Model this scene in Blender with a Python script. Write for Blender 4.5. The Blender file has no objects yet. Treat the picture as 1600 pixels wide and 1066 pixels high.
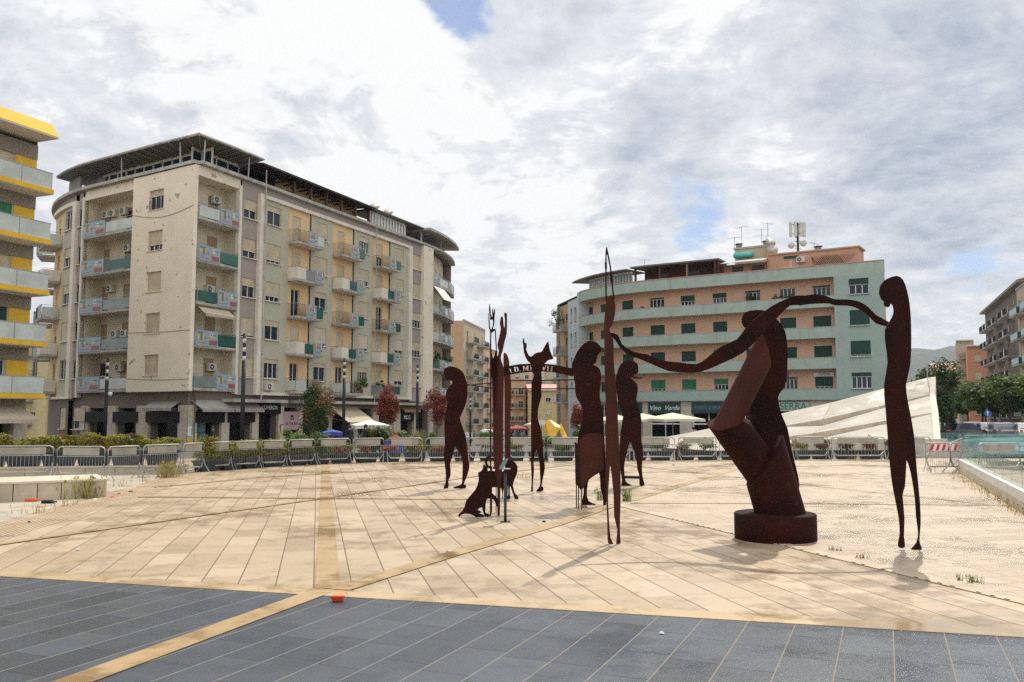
import bpy, bmesh, math, random
from mathutils import Vector, Matrix
random.seed(7)
rad = math.radians
scene = bpy.context.scene
col = scene.collection

# ------------------------------------------------------------------ camera
F = 1370.0; CH = 2.1; PITCH = math.atan((647 - 533) / F)
cam_d = bpy.data.cameras.new('camera'); cam = bpy.data.objects.new('camera', cam_d); col.objects.link(cam)
cam.location = (0, 0, CH); cam.rotation_euler = (math.pi / 2 + PITCH, 0, 0)
cam_d.sensor_width = 36; cam_d.lens = 36 * F / 1600; cam_d.clip_end = 9000; cam_d.clip_start = .1
scene.camera = cam

# ------------------------------------------------------------------ sun, sky, exposure
SUN_AZ, SUN_EL = rad(22.5), rad(52)
sd = Vector((math.sin(SUN_AZ) * math.cos(SUN_EL), math.cos(SUN_AZ) * math.cos(SUN_EL), math.sin(SUN_EL)))
sl = bpy.data.lights.new('sun', 'SUN'); sl.energy = 3.6; sl.angle = rad(.7); sl.color = (1, .93, .82)
so = bpy.data.objects.new('sun', sl); col.objects.link(so); so.rotation_euler = sd.to_track_quat('Z', 'Y').to_euler()
scene.view_settings.view_transform = 'Standard'; scene.view_settings.look = 'None'
scene.view_settings.exposure = 0.0; scene.view_settings.gamma = 1.0
scene.cycles.use_adaptive_sampling = False; scene.cycles.sample_clamp_indirect = 3.0
scene.cycles.use_denoising = False          # keep the grain of stone and render

def ray(px, py):
    x = (px - 800) / F; u = (533 - py) / F; c, s = math.cos(PITCH), math.sin(PITCH)
    return Vector((x, c - u * s, s + u * c))
def gnd(px, py, z=0.0):
    r = ray(px, py); t = (z - CH) / r.z; return Vector((r.x * t, r.y * t, z))
def at(px, py, Y):
    r = ray(px, py); t = Y / r.y; return Vector((r.x * t, Y, CH + r.z * t))
def pxz(p):
    d = p[1] * math.cos(PITCH) + (p[2] - CH) * math.sin(PITCH); return 800 + F * p[0] / d

class NT:
    """small helper for writing node trees"""
    def __init__(s, tree): s.t = tree; tree.nodes.clear()
    def n(s, typ, **kw):
        nd = s.t.nodes.new(typ)
        for k, v in kw.items(): setattr(nd, k, v)
        return nd
    def l(s, a, b): s.t.links.new(a, b)
    def put(s, inp, v):
        if isinstance(v, bpy.types.NodeSocket): s.l(v, inp)
        elif v is not None: inp.default_value = v
    def m(s, op, a, b=None, c=None, clamp=False):
        nd = s.n('ShaderNodeMath', operation=op, use_clamp=clamp)
        s.put(nd.inputs[0], a); s.put(nd.inputs[1], b)
        if c is not None: s.put(nd.inputs[2], c)
        return nd.outputs[0]
    def vm(s, op, a, b=None):
        nd = s.n('ShaderNodeVectorMath', operation=op)
        s.put(nd.inputs[0], a); s.put(nd.inputs[1], b)
        return nd.outputs['Value'] if op in ('DOT_PRODUCT', 'LENGTH', 'DISTANCE') else nd.outputs[0]
    def noise(s, vec, scale, detail=4, rough=.55, dist=0.0, w=None):
        nd = s.n('ShaderNodeTexNoise')
        if vec is not None: s.l(vec, nd.inputs['Vector'])
        nd.inputs['Scale'].default_value = scale; nd.inputs['Detail'].default_value = detail
        nd.inputs['Roughness'].default_value = rough; nd.inputs['Distortion'].default_value = dist
        return nd.outputs[0]
    def ramp(s, v, a, b, to0=0.0, to1=1.0, smooth=True):
        nd = s.n('ShaderNodeMapRange', interpolation_type='SMOOTHSTEP' if smooth else 'LINEAR')
        s.put(nd.inputs[0], v)
        for i, x in zip((1, 2, 3, 4), (a, b, to0, to1)): s.put(nd.inputs[i], x)
        return nd.outputs[0]
    def mix(s, f, a, b, typ='MIX'):
        nd = s.n('ShaderNodeMix', data_type='RGBA', blend_type=typ)
        s.put(nd.inputs[0], f)
        for i, v in ((6, a), (7, b)):
            if isinstance(v, (tuple, list)): v = tuple(v)[:3] + (1,)
            s.put(nd.inputs[i], v)
        return nd.outputs[2]

def build_world():
    w = bpy.data.worlds.new('World'); scene.world = w; w.use_nodes = True
    N = NT(w.node_tree)
    out = N.n('ShaderNodeOutputWorld'); bg = N.n('ShaderNodeBackground'); N.l(bg.outputs[0], out.inputs[0])
    sky = N.n('ShaderNodeTexSky', sky_type='NISHITA'); sky.sun_disc = False
    sky.sun_elevation = SUN_EL; sky.sun_rotation = SUN_AZ; sky.air_density = 1.0; sky.dust_density = .6; sky.ozone_density = 1.4
    d = N.n('ShaderNodeTexCoord').outputs['Generated']
    d = N.vm('NORMALIZE', d)
    sx = N.n('ShaderNodeSeparateXYZ'); N.l(d, sx.inputs[0])
    z = N.m('MAXIMUM', sx.outputs[2], 0.0)
    zz = N.m('ADD', z, .30)
    cx = N.n('ShaderNodeCombineXYZ'); N.l(N.m('DIVIDE', sx.outputs[0], zz), cx.inputs[0]); N.l(N.m('DIVIDE', sx.outputs[1], zz), cx.inputs[1])
    P = cx.outputs[0]
    def blobs(lst):
        acc = None
        for px, py, r, wt in lst:
            v = ray(px, py).normalized()
            dot = N.vm('DOT_PRODUCT', d, tuple(v))
            b = N.ramp(dot, math.cos(r / F), 1.0, 0, wt)
            acc = b if acc is None else N.m('ADD', acc, b)
        return acc
    warp = N.n('ShaderNodeTexNoise'); N.l(P, warp.inputs['Vector']); warp.inputs['Scale'].default_value = 1.3; warp.inputs['Detail'].default_value = 3
    Pw = N.vm('ADD', P, N.vm('SCALE', warp.outputs['Color'])); Pw.node.inputs[1].links[0].from_node.inputs['Scale'].default_value = .35
    L = N.noise(Pw, 2.0, 4, .5); M = N.noise(Pw, 4.2, 13, .64, .1); Fn = N.noise(Pw, 13.0, 9, .70)
    cov = N.m('ADD', N.m('MULTIPLY', L, .4), N.m('MULTIPLY', M, .6))
    gaps = blobs([(735, 25, 90, .10), (300, 130, 120, .15), (255, 110, 110, .08), (95, 40, 170, .10), (555, 250, 110, .15), (1010, 345, 160, .09), (905, 10, 120, .08),
                  (1120, 320, 150, .10), (1470, 480, 340, .05), (690, 0, 90, .05), (1580, 370, 140, .07), (1400, 560, 260, .06), (1420, 300, 200, .04)])
    fill = blobs([(600, 330, 330, .12), (480, 140, 260, .09), (180, 240, 300, .12), (1000, 180, 330, .14), (1400, 130, 300, .12), (1300, 330, 230, .06), (850, 480, 250, .12), (1540, 400, 160, .10), (1450, 540, 160, .06)])
    cov = N.m('ADD', N.m('SUBTRACT', cov, gaps), fill)
    mask = N.ramp(cov, .36, .45, .10, 1.0)
    # light and grey sides of the cloud deck
    M2 = N.noise(N.vm('ADD', Pw, (.045, .08, 0)), 4.2, 13, .64, .1)
    grey = blobs([(900, 170, 240, .40), (1150, 110, 240, .18), (1400, 120, 300, .52), (1560, 180, 280, .36), (1500, 330, 240, .14), (700, 320, 150, .14), (80, 280, 300, .14), (560, 160, 140, .10),
                  (1050, 260, 180, .14), (1330, 500, 280, .24), (830, 520, 160, .12), (250, 180, 200, .08)])
    white = blobs([(600, 70, 260, .20), (740, 290, 260, .24), (640, 200, 200, .20), (1130, 60, 150, .10), (1260, 300, 170, .24), (1180, 210, 130, .12), (1030, 80, 180, .12), (430, 60, 200, .10), (560, 420, 200, .08), (880, 260, 120, .12), (300, 250, 140, .08)])
    sunv = N.ramp(N.vm('DOT_PRODUCT', d, tuple(sd)), .90, 1.0, 0, 1)
    br = N.m('ADD', N.m('MULTIPLY', N.m('SUBTRACT', M2, .5), .9), N.m('MULTIPLY', N.m('SUBTRACT', Fn, .5), 1.25))
    br = N.m('ADD', br, N.m('MULTIPLY', N.m('SUBTRACT', M2, M), 1.8))
    puff = N.ramp(N.m('ADD', M2, N.m('MULTIPLY', N.m('SUBTRACT', white, grey), .30)), .47, .545, -.16, .20)
    br = N.m('ADD', br, puff)
    br = N.m('ADD', N.m('ADD', br, .72), N.m('MULTIPLY', N.m('SUBTRACT', white, grey), .8))
    br = N.ramp(br, -.52, 1.0, 0, 1, False)
    cl = N.mix(br, (.385, .455, .57), (1.0, 1.0, 1.0))
    back = N.ramp(sx.outputs[1], .1, -.6, 1.0, 1.42)          # boost added to the unseen sunward clouds behind the viewer, to light the facades
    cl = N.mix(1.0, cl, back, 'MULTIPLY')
    cl = N.mix(sunv, cl, (1.15, 1.10, 1.02))
    skyc = N.mix(1.0, sky.outputs[0], (.080, .092, .112), 'MULTIPLY')
    skyc = N.mix(.12, skyc, (.70, .76, .82))
    low = N.ramp(sx.outputs[2], 0.0, .12)
    cc = N.mix(mask, skyc, cl)
    cc = N.mix(N.m('MULTIPLY', N.m('SUBTRACT', 1.0, low), .45), cc, (.60, .66, .72))
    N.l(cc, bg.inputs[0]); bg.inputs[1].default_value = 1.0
build_world()

# ------------------------------------------------------------------ materials
def base_mat(name):
    m = bpy.data.materials.new(name); m.use_nodes = True
    N = NT(m.node_tree); out = N.n('ShaderNodeOutputMaterial'); b = N.n('ShaderNodeBsdfPrincipled'); N.l(b.outputs[0], out.inputs[0])
    return m, N, b
def mul(c, k): return tuple(min(1, x * k) for x in c)
def mat(name, c, rough=.75, metal=0, var=.12, scale=2.5, streak=0, bump=.0, bscale=30, spots=None, spec=.5, fine=0, coat=0):
    m, N, b = base_mat(name)
    pos = N.n('ShaderNodeNewGeometry').outputs['Position']
    v = N.noise(pos, scale, 5, .6)
    c0 = N.mix(N.ramp(v, .3, .7), mul(c, 1 - var), mul(c, 1 + var))
    if streak:
        mp = N.n('ShaderNodeMapping'); N.l(pos, mp.inputs[0]); mp.inputs['Scale'].default_value = (2.2, 2.2, .12)
        s = N.noise(mp.outputs[0], 1.0, 6, .65)
        c0 = N.mix(N.ramp(s, .52, .75, 0, streak), c0, mul(c, .45))
    if fine:
        f = N.noise(pos, 60, 2, .5); c0 = N.mix(N.ramp(f, .45, .7, 0, fine), c0, mul(c, .4))
    if spots:
        sc, th, wd, sp = spots
        s = N.noise(pos, sc, 5, .6); c0 = N.mix(N.ramp(s, th, th + wd), c0, sp)
    N.l(c0, b.inputs['Base Color'])
    b.inputs['Metallic'].default_value = metal; b.inputs['Specular IOR Level'].default_value = spec
    N.l(N.ramp(v, .25, .75, max(.03, rough - .1), min(1, rough + .1)), b.inputs['Roughness'])
    if coat: b.inputs['Coat Weight'].default_value = coat
    if bump:
        bn = N.n('ShaderNodeBump'); bn.inputs['Strength'].default_value = bump; bn.inputs['Distance'].default_value = .02
        N.l(N.noise(pos, bscale, 4, .6), bn.inputs['Height']); N.l(bn.outputs[0], b.inputs['Normal'])
    return m
def slats(name, c, pitch=.055, rough=.6):
    m, N, b = base_mat(name)
    pos = N.n('ShaderNodeNewGeometry').outputs['Position']
    sx = N.n('ShaderNodeSeparateXYZ'); N.l(pos, sx.inputs[0])
    f = N.m('FRACT', N.m('DIVIDE', sx.outputs[2], pitch))
    v = N.noise(pos, 1.2, 4, .6)
    c0 = N.mix(N.ramp(v, .3, .7), mul(c, .85), mul(c, 1.1))
    N.l(N.mix(N.m('LESS_THAN', f, .14), c0, mul(c, .6)), b.inputs['Base Color']); b.inputs['Roughness'].default_value = rough
    bn = N.n('ShaderNodeBump'); bn.inputs['Strength'].default_value = .5; bn.inputs['Distance'].default_value = .02
    N.l(f, bn.inputs['Height']); N.l(bn.outputs[0], b.inputs['Normal'])
    return m
def glassy(name, c, rough=.06, alpha=1.0, trans=0, lo=.6, hi=1.3, sp=.5):
    m, N, b = base_mat(name)
    pos = N.n('ShaderNodeNewGeometry').outputs['Position']
    N.l(N.mix(N.ramp(N.noise(pos, .9, 3), .35, .65), mul(c, lo), mul(c, hi)), b.inputs['Base Color'])
    b.inputs['Roughness'].default_value = rough; b.inputs['Specular IOR Level'].default_value = sp
    b.inputs['Alpha'].default_value = alpha
    if trans: b.inputs['Transmission Weight'].default_value = trans; b.inputs['IOR'].default_value = 1.1
    return m
def pave(name, ang, roww, length, c1, c2, cj, jl, jc, rough=(.3, .6), wet=.35, bump=.4, spark=.25, cx=None, fs=45):
    """rows of slabs run along the azimuth ang (degrees right of +Y); random stagger, tone and wear for every slab"""
    m, N, b = base_mat(name)
    pos = N.n('ShaderNodeNewGeometry').outputs['Position']
    sx = N.n('ShaderNodeSeparateXYZ'); N.l(pos, sx.inputs[0]); x, y = sx.outputs[0], sx.outputs[1]
    a = rad(ang); s_, c_ = math.sin(a), math.cos(a)
    u = N.m('ADD', N.m('MULTIPLY', x, s_), N.m('MULTIPLY', y, c_))
    v = N.m('SUBTRACT', N.m('MULTIPLY', x, c_), N.m('MULTIPLY', y, s_))
    vr = N.m('DIVIDE', v, roww); row = N.m('FLOOR', vr); fv = N.m('FRACT', vr)
    wn = N.n('ShaderNodeTexWhiteNoise', noise_dimensions='1D'); N.l(row, wn.inputs['W'])
    uu = N.m('ADD', N.m('DIVIDE', u, length), N.m('MULTIPLY', wn.outputs['Value'], 7.3)); cl = N.m('FLOOR', uu); fu = N.m('FRACT', uu)
    cb = N.n('ShaderNodeCombineXYZ'); N.l(row, cb.inputs[0]); N.l(cl, cb.inputs[1])
    w2 = N.n('ShaderNodeTexWhiteNoise', noise_dimensions='2D'); N.l(cb.outputs[0], w2.inputs['Vector']); rnd = w2.outputs['Value']
    dv = N.m('MULTIPLY', N.m('MINIMUM', fv, N.m('SUBTRACT', 1.0, fv)), roww * 2)
    du = N.m('MULTIPLY', N.m('MINIMUM', fu, N.m('SUBTRACT', 1.0, fu)), length * 2)
    wob = N.m('MULTIPLY', N.m('SUBTRACT', N.noise(pos, 9, 2), .5), .012)
    jL = N.m('LESS_THAN', N.m('ADD', dv, wob), jl); jC = N.m('LESS_THAN', N.m('ADD', du, wob), jc); joint = N.m('MAXIMUM', jL, N.m('MULTIPLY', jC, .8))
    big = N.noise(pos, .35, 5, .6); mid = N.noise(pos, 2.3, 6, .65); fin = N.noise(pos, fs, 3, .6)
    base = N.mix(rnd, c1, c2); base = N.mix(N.m('GREATER_THAN', rnd, .93), base, mul(c1, .9))
    base = N.mix(N.ramp(mid, .35, .75, 0, .22), base, mul(c1, .62))
    base = N.mix(N.ramp(fin, .4, .7, 0, .22), base, mul(c2, .6))
    wetm = N.ramp(N.m('ADD', N.m('MULTIPLY', big, .6), N.m('MULTIPLY', mid, .4)), .47, .6)
    base = N.mix(N.m('MULTIPLY', wetm, wet), base, mul(c1, .45))
    base = N.mix(N.m('MULTIPLY', jC, .8), base, cx or cj); base = N.mix(jL, base, cj)
    N.l(base, b.inputs['Base Color'])
    r = N.mix(wetm, (rough[1],) * 3, (rough[0],) * 3)
    N.l(N.ramp(joint, 0, 1, r, .9, False), b.inputs['Roughness'])
    h = N.m('ADD', N.m('MULTIPLY', joint, -1.0), N.m('ADD', N.m('MULTIPLY', fin, spark), N.m('MULTIPLY', rnd, .35)))
    bn = N.n('ShaderNodeBump'); bn.inputs['Strength'].default_value = bump; bn.inputs['Distance'].default_value = .012
    N.l(h, bn.inputs['Height']); N.l(bn.outputs[0], b.inputs['Normal'])
    return m
def leafmat(name, c, c2, trans=.25):
    m, N, b = base_mat(name)
    pos = N.n('ShaderNodeNewGeometry').outputs['Position']
    v = N.noise(pos, 1.6, 3, .6); f = N.noise(pos, 11, 2, .5)
    q = N.m('ADD', N.m('MULTIPLY', v, .5), N.m('MULTIPLY', f, .5))
    N.l(N.mix(N.ramp(q, .38, .62), c, c2), b.inputs['Base Color']); b.inputs['Roughness'].default_value = .55
    t = N.n('ShaderNodeBsdfTranslucent'); N.l(N.mix(N.ramp(q, .38, .62), mul(c, 1.5), mul(c2, 1.5)), t.inputs[0])
    mx = N.n('ShaderNodeMixShader'); mx.inputs[0].default_value = trans
    out = [n for n in m.node_tree.nodes if n.type == 'OUTPUT_MATERIAL'][0]
    N.l(b.outputs[0], mx.inputs[1]); N.l(t.outputs[0], mx.inputs[2]); N.l(mx.outputs[0], out.inputs[0])
    return m

# ------------------------------------------------------------------ mesh helpers
class MB:
    def __init__(s): s.v = []; s.f = []; s.mi = []; s.mats = []
    def m(s, mt):
        if mt not in s.mats: s.mats.append(mt)
        return s.mats.index(mt)
    def poly(s, pts, mt):
        k = len(s.v); s.v += [Vector(p) for p in pts]; s.f.append(list(range(k, k + len(pts)))); s.mi.append(s.m(mt)); return s
    def prism(s, bot, top, mt):
        n = len(bot); k = len(s.v); s.v += [Vector(p) for p in bot] + [Vector(p) for p in top]; i = s.m(mt)
        fs = [list(range(k + n - 1, k - 1, -1)), list(range(k + n, k + 2 * n))] + [[k + j, k + (j + 1) % n, k + n + (j + 1) % n, k + n + j] for j in range(n)]
        s.f += fs; s.mi += [i] * len(fs); return s
    def box(s, c, sz, mt, rz=0):
        c = Vector(c); x, y, z = sz[0] / 2, sz[1] / 2, sz[2] / 2; R = Matrix.Rotation(rz, 3, 'Z')
        q = [c + R @ Vector(p) for p in ((-x, -y, -z), (x, -y, -z), (x, y, -z), (-x, y, -z))]
        return s.prism(q, [p + Vector((0, 0, sz[2])) for p in q], mt)
    def obox(s, o, ax, ay, az, mt):
        """box from a corner and three edge vectors"""
        o, ax, ay, az = map(Vector, (o, ax, ay, az)); q = [o, o + ax, o + ax + ay, o + ay]
        return s.prism(q, [p + az for p in q], mt)
    def tube(s, pts, r, mt, n=8, caps=True):
        pts = [Vector(p) for p in pts]; rs = r if isinstance(r, (list, tuple)) else [r] * len(pts); rings = []; i = s.m(mt)
        ref = None
        for j, p in enumerate(pts):
            t = (pts[min(j + 1, len(pts) - 1)] - pts[max(j - 1, 0)]).normalized()
            if ref is None: ref = Vector((0, 0, 1)) if abs(t.z) < .9 else Vector((1, 0, 0))
            a = t.cross(ref).normalized(); b = t.cross(a)
            k = len(s.v); s.v += [p + (a * math.cos(2 * math.pi * q / n) + b * math.sin(2 * math.pi * q / n)) * rs[j] for q in range(n)]; rings.append(k)
        for a, b in zip(rings, rings[1:]):
            for q in range(n): s.f.append([a + q, a + (q + 1) % n, b + (q + 1) % n, b + q]); s.mi.append(i)
        if caps:
            s.f.append([rings[0] + q for q in range(n - 1, -1, -1)]); s.f.append([rings[-1] + q for q in range(n)]); s.mi += [i, i]
        return s
    def lathe(s, c, prof, mt, n=24):
        c = Vector(c); i = s.m(mt); rings = []
        for r, z in prof:
            k = len(s.v); s.v += [c + Vector((r * math.cos(2 * math.pi * q / n), r * math.sin(2 * math.pi * q / n), z)) for q in range(n)]; rings.append(k)
        for a, b in zip(rings, rings[1:]):
            for q in range(n): s.f.append([a + q, a + (q + 1) % n, b + (q + 1) % n, b + q]); s.mi.append(i)
        s.f.append([rings[0] + q for q in range(n - 1, -1, -1)]); s.f.append([rings[-1] + q for q in range(n)]); s.mi += [i, i]
        return s
    def mesh_in(s, me, M, mt):
        k = len(s.v); s.v += [M @ v.co for v in me.vertices]; i = s.m(mt)
        for p in me.polygons: s.f.append([k + a for a in p.vertices]); s.mi.append(i)
        return s
    def to_mesh(s, name, off=Vector((0, 0, 0)), smooth=False):
        me = bpy.data.meshes.new(name); me.from_pydata([tuple(v - off) for v in s.v], [], s.f); me.update()
        for mt in s.mats: me.materials.append(mt)
        me.polygons.foreach_set('material_index', s.mi)
        if smooth: me.polygons.foreach_set('use_smooth', [True] * len(me.polygons))
        return me
ORG = {}
def tag(o, label=None, cat=None, group=None, kind=None):
    if label: o['label'] = label
    if cat: o['category'] = cat
    if group: o['group'] = group
    if kind: o['kind'] = kind
    return o
def thing(name, loc, label, cat, group=None, rz=0):
    o = bpy.data.objects.new(name, None); col.objects.link(o); o.empty_display_size = .2
    o.location = loc; o.rotation_euler.z = rz; ORG[o] = Vector(loc); return tag(o, label, cat, group)
def build(mb, name, parent=None, smooth=False, label=None):
    """one mesh object; verts are world coordinates, the origin goes to the piece's own middle (its base when top-level)"""
    lo = Vector([min(v[i] for v in mb.v) for i in range(3)]); hi = Vector([max(v[i] for v in mb.v) for i in range(3)])
    o3 = (lo + hi) / 2
    if parent is None: o3.z = lo.z
    ob = bpy.data.objects.new(name, mb.to_mesh(name, o3, smooth)); col.objects.link(ob)
    ORG[ob] = o3; ob.location = o3 - (ORG[parent] if parent else Vector((0, 0, 0))); ob.parent = parent
    if label: ob['label'] = label
    return ob
def place(me, name, parent, M):
    """shared mesh me put under parent with world matrix M (parent chain unrotated)"""
    ob = bpy.data.objects.new(name, me); col.objects.link(ob)
    o = M.translation.copy(); ORG[ob] = o; ob.parent = parent
    L = M.copy(); L.translation = o - (ORG[parent] if parent else Vector((0, 0, 0))); ob.matrix_local = L
    return ob
def place_in(me, name, parent):
    ob = bpy.data.objects.new(name, me); col.objects.link(ob); ob.parent = parent; ORG[ob] = ORG.get(parent, Vector()); return ob
def dup(o, parent=None):
    c = o.copy(); col.objects.link(c); c.parent = parent; ORG[c] = ORG.get(o, Vector())
    for ch in o.children: dup(ch, c)
    return c
def clone(o, loc, label, rz=None, group=None, sc=None):
    c = dup(o); c.location = loc
    if rz is not None: c.rotation_euler.z = rz
    if sc is not None: c.scale = sc
    c['label'] = label
    if group: c['group'] = group
    return c
TXT = {}
def text_mesh(s, size=1.0, bold=0.0, shear=0.0):
    k = (s, size, bold, shear)
    if k not in TXT:
        cu = bpy.data.curves.new('t', 'FONT'); cu.body = s; cu.size = size; cu.align_x = 'CENTER'; cu.align_y = 'CENTER'; cu.offset = bold; cu.shear = shear; cu.resolution_u = 3
        o = bpy.data.objects.new('t', cu); TXT[k] = bpy.data.meshes.new_from_object(o); bpy.data.objects.remove(o)
    return TXT[k]
def structure(mb, name, smooth=False): return tag(build(mb, name, None, smooth), kind='structure')

# paths for facades
class Path:
    def __init__(s, pts, side):
        s.p = [Vector((a[0], a[1])) for a in pts]; s.side = side; s.s = [0.0]
        for a, b in zip(s.p, s.p[1:]): s.s.append(s.s[-1] + (b - a).length)
        s.len = s.s[-1]
    def seg(s, q):
        i = 0
        while i < len(s.p) - 2 and q > s.s[i + 1]: i += 1
        return i
    def tan(s, q):
        i = s.seg(q); return (s.p[i + 1] - s.p[i]).normalized()
    def nrm(s, q):
        # smoothed normal
        def n0(i):
            t = (s.p[i + 1] - s.p[i]).normalized(); return Vector((-t.y, t.x)) * s.side
        i = s.seg(q); L = s.s[i + 1] - s.s[i]; f = (q - s.s[i]) / L
        if L > 2.5: return n0(i)
        a = n0(i)
        if f < .5 and i > 0: b = n0(i - 1); w = .5 - f
        elif f >= .5 and i < len(s.p) - 2: b = n0(i + 1); w = f - .5
        else: return a
        return (a * (1 - w) + b * w).normalized()
    def at(s, q, d=0.0, z=0.0):
        i = s.seg(q); L = s.s[i + 1] - s.s[i]; p = s.p[i].lerp(s.p[i + 1], (q - s.s[i]) / L); n = s.nrm(q)
        return Vector((p.x + n.x * d, p.y + n.y * d, z))
    def of(s, px, z=10.0, d=0.0):
        lo, hi = 0.0, s.len; f0 = pxz(s.at(0, d, z)); inc = pxz(s.at(s.len, d, z)) > f0
        v = [pxz(s.at(s.len * k / 400, d, z)) - px for k in range(401)]
        for k in range(400):
            if v[k] * v[k + 1] <= 0: return s.len * (k + abs(v[k]) / max(1e-9, abs(v[k]) + abs(v[k + 1]))) / 400
        return s.len * min(range(401), key=lambda k: abs(v[k])) / 400
    def breaks(s, a, b): return [q for q in s.s if a + .02 < q < b - .02]
def heading_path(p, segs):
    """segs: (length, heading0, heading1, steps)"""
    pts = [Vector(p)]
    for L, h0, h1, n in segs:
        for k in range(n):
            h = rad(h0 + (h1 - h0) * (k + .5) / n); pts.append(pts[-1] + Vector((math.sin(h), math.cos(h))) * (L / n))
    return pts
REV = [False]
def wall(mb, P, s0, s1, z0, z1, mt, ops=(), d=0.0, depth=.22, rm=None):
    """facade sheet with real openings (s0,s1,z0,z1) and their reveals"""
    rm = rm or mt
    ss = sorted(set([s0, s1] + [q for o in ops for q in o[:2] if s0 < q < s1] + P.breaks(s0, s1))); zs = sorted(set([z0, z1] + [q for o in ops for q in o[2:4] if z0 < q < z1]))
    for a, b in zip(ss, ss[1:]):
        for e, f in zip(zs, zs[1:]):
            cs, cz = (a + b) / 2, (e + f) / 2
            if any(o[0] < cs < o[1] and o[2] < cz < o[3] for o in ops): continue
            mb.poly([P.at(a, d, e), P.at(b, d, e), P.at(b, d, f), P.at(a, d, f)], mt)
    for a, b, e, f in [o[:4] for o in ops]:
        D = d - depth
        for q in (a, b): mb.poly([P.at(q, d, e), P.at(q, D, e), P.at(q, D, f), P.at(q, d, f)], rm)
        for q in (e, f): mb.poly([P.at(a, d, q), P.at(b, d, q), P.at(b, D, q), P.at(a, D, q)], rm)
def strip(mb, P, s0, s1, d0, d1, z0, z1, mt):
    """solid band following the path"""
    ss = [s0] + P.breaks(s0, s1) + [s1]
    for a, b in zip(ss, ss[1:]):
        mb.prism([P.at(a, d0, z0), P.at(b, d0, z0), P.at(b, d1, z0), P.at(a, d1, z0)], [P.at(a, d0, z1), P.at(b, d0, z1), P.at(b, d1, z1), P.at(a, d1, z1)], mt)
def frame_at(P, s, d, z):
    n = P.nrm(s); y = Vector((n.x, n.y, 0)); zz = Vector((0, 0, 1)); x = y.cross(zz)
    M = Matrix((x, y, zz)).transposed().to_4x4(); M.translation = P.at(s, d, z); return M
# ------------------------------------------------------------------ palette
m_rust = mat('rusted_steel', (.021, .0042, .0026), .8, .0, .55, 1.3, streak=.5, bump=.12, bscale=25, spots=(6.0, .56, .2, (.05, .0115, .0055)), spec=.15)
m_rust2 = mat('rusted_steel_brown', (.054, .0135, .0085), .72, .0, .3, 1.5, streak=.4, bump=.12, bscale=25, spec=.2)
m_galv = mat('galvanised_steel', (.37, .37, .355), .5, .5, .12, 3)
m_plate = mat('barrier_plate_paint', (.31, .29, .235), .6, 0, .18, 1.5, spots=(2.2, .62, .1, (.25, .225, .175)))
m_white = mat('white_paint', (.72, .71, .67), .55, 0, .08)
m_red = mat('red_paint', (.55, .03, .03), .5, 0, .15)
m_dkmetal = mat('dark_metal', (.018, .02, .023), .5, .2, .15, spec=.3)
m_black = mat('black_plastic', (.006, .006, .007), .6, 0, .2, spec=.25)
m_planter = mat('planter_plastic', (.016, .026, .032), .5, 0, .25, 2, spots=(1.2, .6, .1, (.05, .055, .055)))
m_lit = mat('light_stone', (.60, .53, .42), .7, 0, .15, 1.2, streak=.25, bump=.2, fine=.2)
m_stone = mat('travertine_wall', (.50, .42, .31), .75, 0, .2, 1.5, streak=.35, bump=.25, fine=.2)
m_concrete = mat('stained_concrete', (.40, .38, .33), .85, 0, .25, 1.5, streak=.6, bump=.2)
m_glass = glassy('window_glass', (.012, .026, .055), .05, sp=.35)
m_glassd = glassy('shop_glass', (.004, .006, .008), .08, sp=.25)
m_glasst = glassy('shop_glass_lit_blue', (.06, .16, .19), .1)
m_wframe = mat('window_frame_cream', (.62, .56, .45), .6)
m_wframew = mat('window_frame_white', (.72, .70, .66), .55)
m_wframed = mat('window_frame_brown', (.16, .10, .06), .6)
m_shut = slats('roller_shutter_cream', (.60, .50, .34))
m_reveal = mat('window_reveal_brown', (.20, .14, .085), .85, 0, .15)
m_shutt = slats('roller_shutter_tan', (.42, .30, .17))
m_shutp = slats('roller_shutter_pale', (.66, .56, .44))
m_shutg = slats('roller_shutter_green', (.008, .055, .042))
m_shutG = slats('roller_shutter_bright_green', (.03, .20, .11))
m_curtain = mat('curtain', (.5, .46, .38), .9, 0, .2, 8)
m_cream = mat('cream_render', (.80, .70, .55), .85, 0, .05, .8, streak=.12, bump=.1, spots=(1.6, .63, .03, (.42, .33, .23)))
m_creamw = mat('cream_trim', (.70, .64, .53), .8, 0, .1, 1.2, streak=.3)
m_loggia = mat('loggia_render', (.66, .58, .43), .85, 0, .08, 1.0, streak=.2)
m_mauve = mat('mauve_render', (.34, .28, .25), .88, 0, .07, 1.2, streak=.1, bump=.1)
m_ggreen = mat('grey_green_render', (.47, .44, .33), .88, 0, .06, 1.0, streak=.1, bump=.1)
m_peach = mat('peach_render', (.74, .51, .27), .88, 0, .06, 1.0, streak=.1)
m_brown = mat('brown_render', (.19, .15, .12), .88, 0, .12, 1.0, streak=.3)
m_travp = mat('pillar_travertine', (.52, .45, .35), .75, 0, .15, 2.5, bump=.15)
m_roofmetal = mat('canopy_metal', (.15, .13, .105), .7, .1, .15, 1.0)
m_wood = mat('dark_timber', (.03, .015, .010), .7, 0, .25, 3)
m_woodr = mat('red_timber', (.09, .03, .017), .65, 0, .25, 3)
m_roofing = mat('roof_felt', (.20, .19, .18), .9, 0, .2, 1)
m_balglass = glassy('balcony_glass_pale', (.50, .54, .49), .3, lo=.88, hi=1.08)
m_balgreen = glassy('balcony_glass_green', (.012, .095, .07), .2, lo=.8, hi=1.2)
m_balgrey = glassy('balcony_glass_grey', (.20, .235, .235), .25, lo=.85, hi=1.15)
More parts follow.
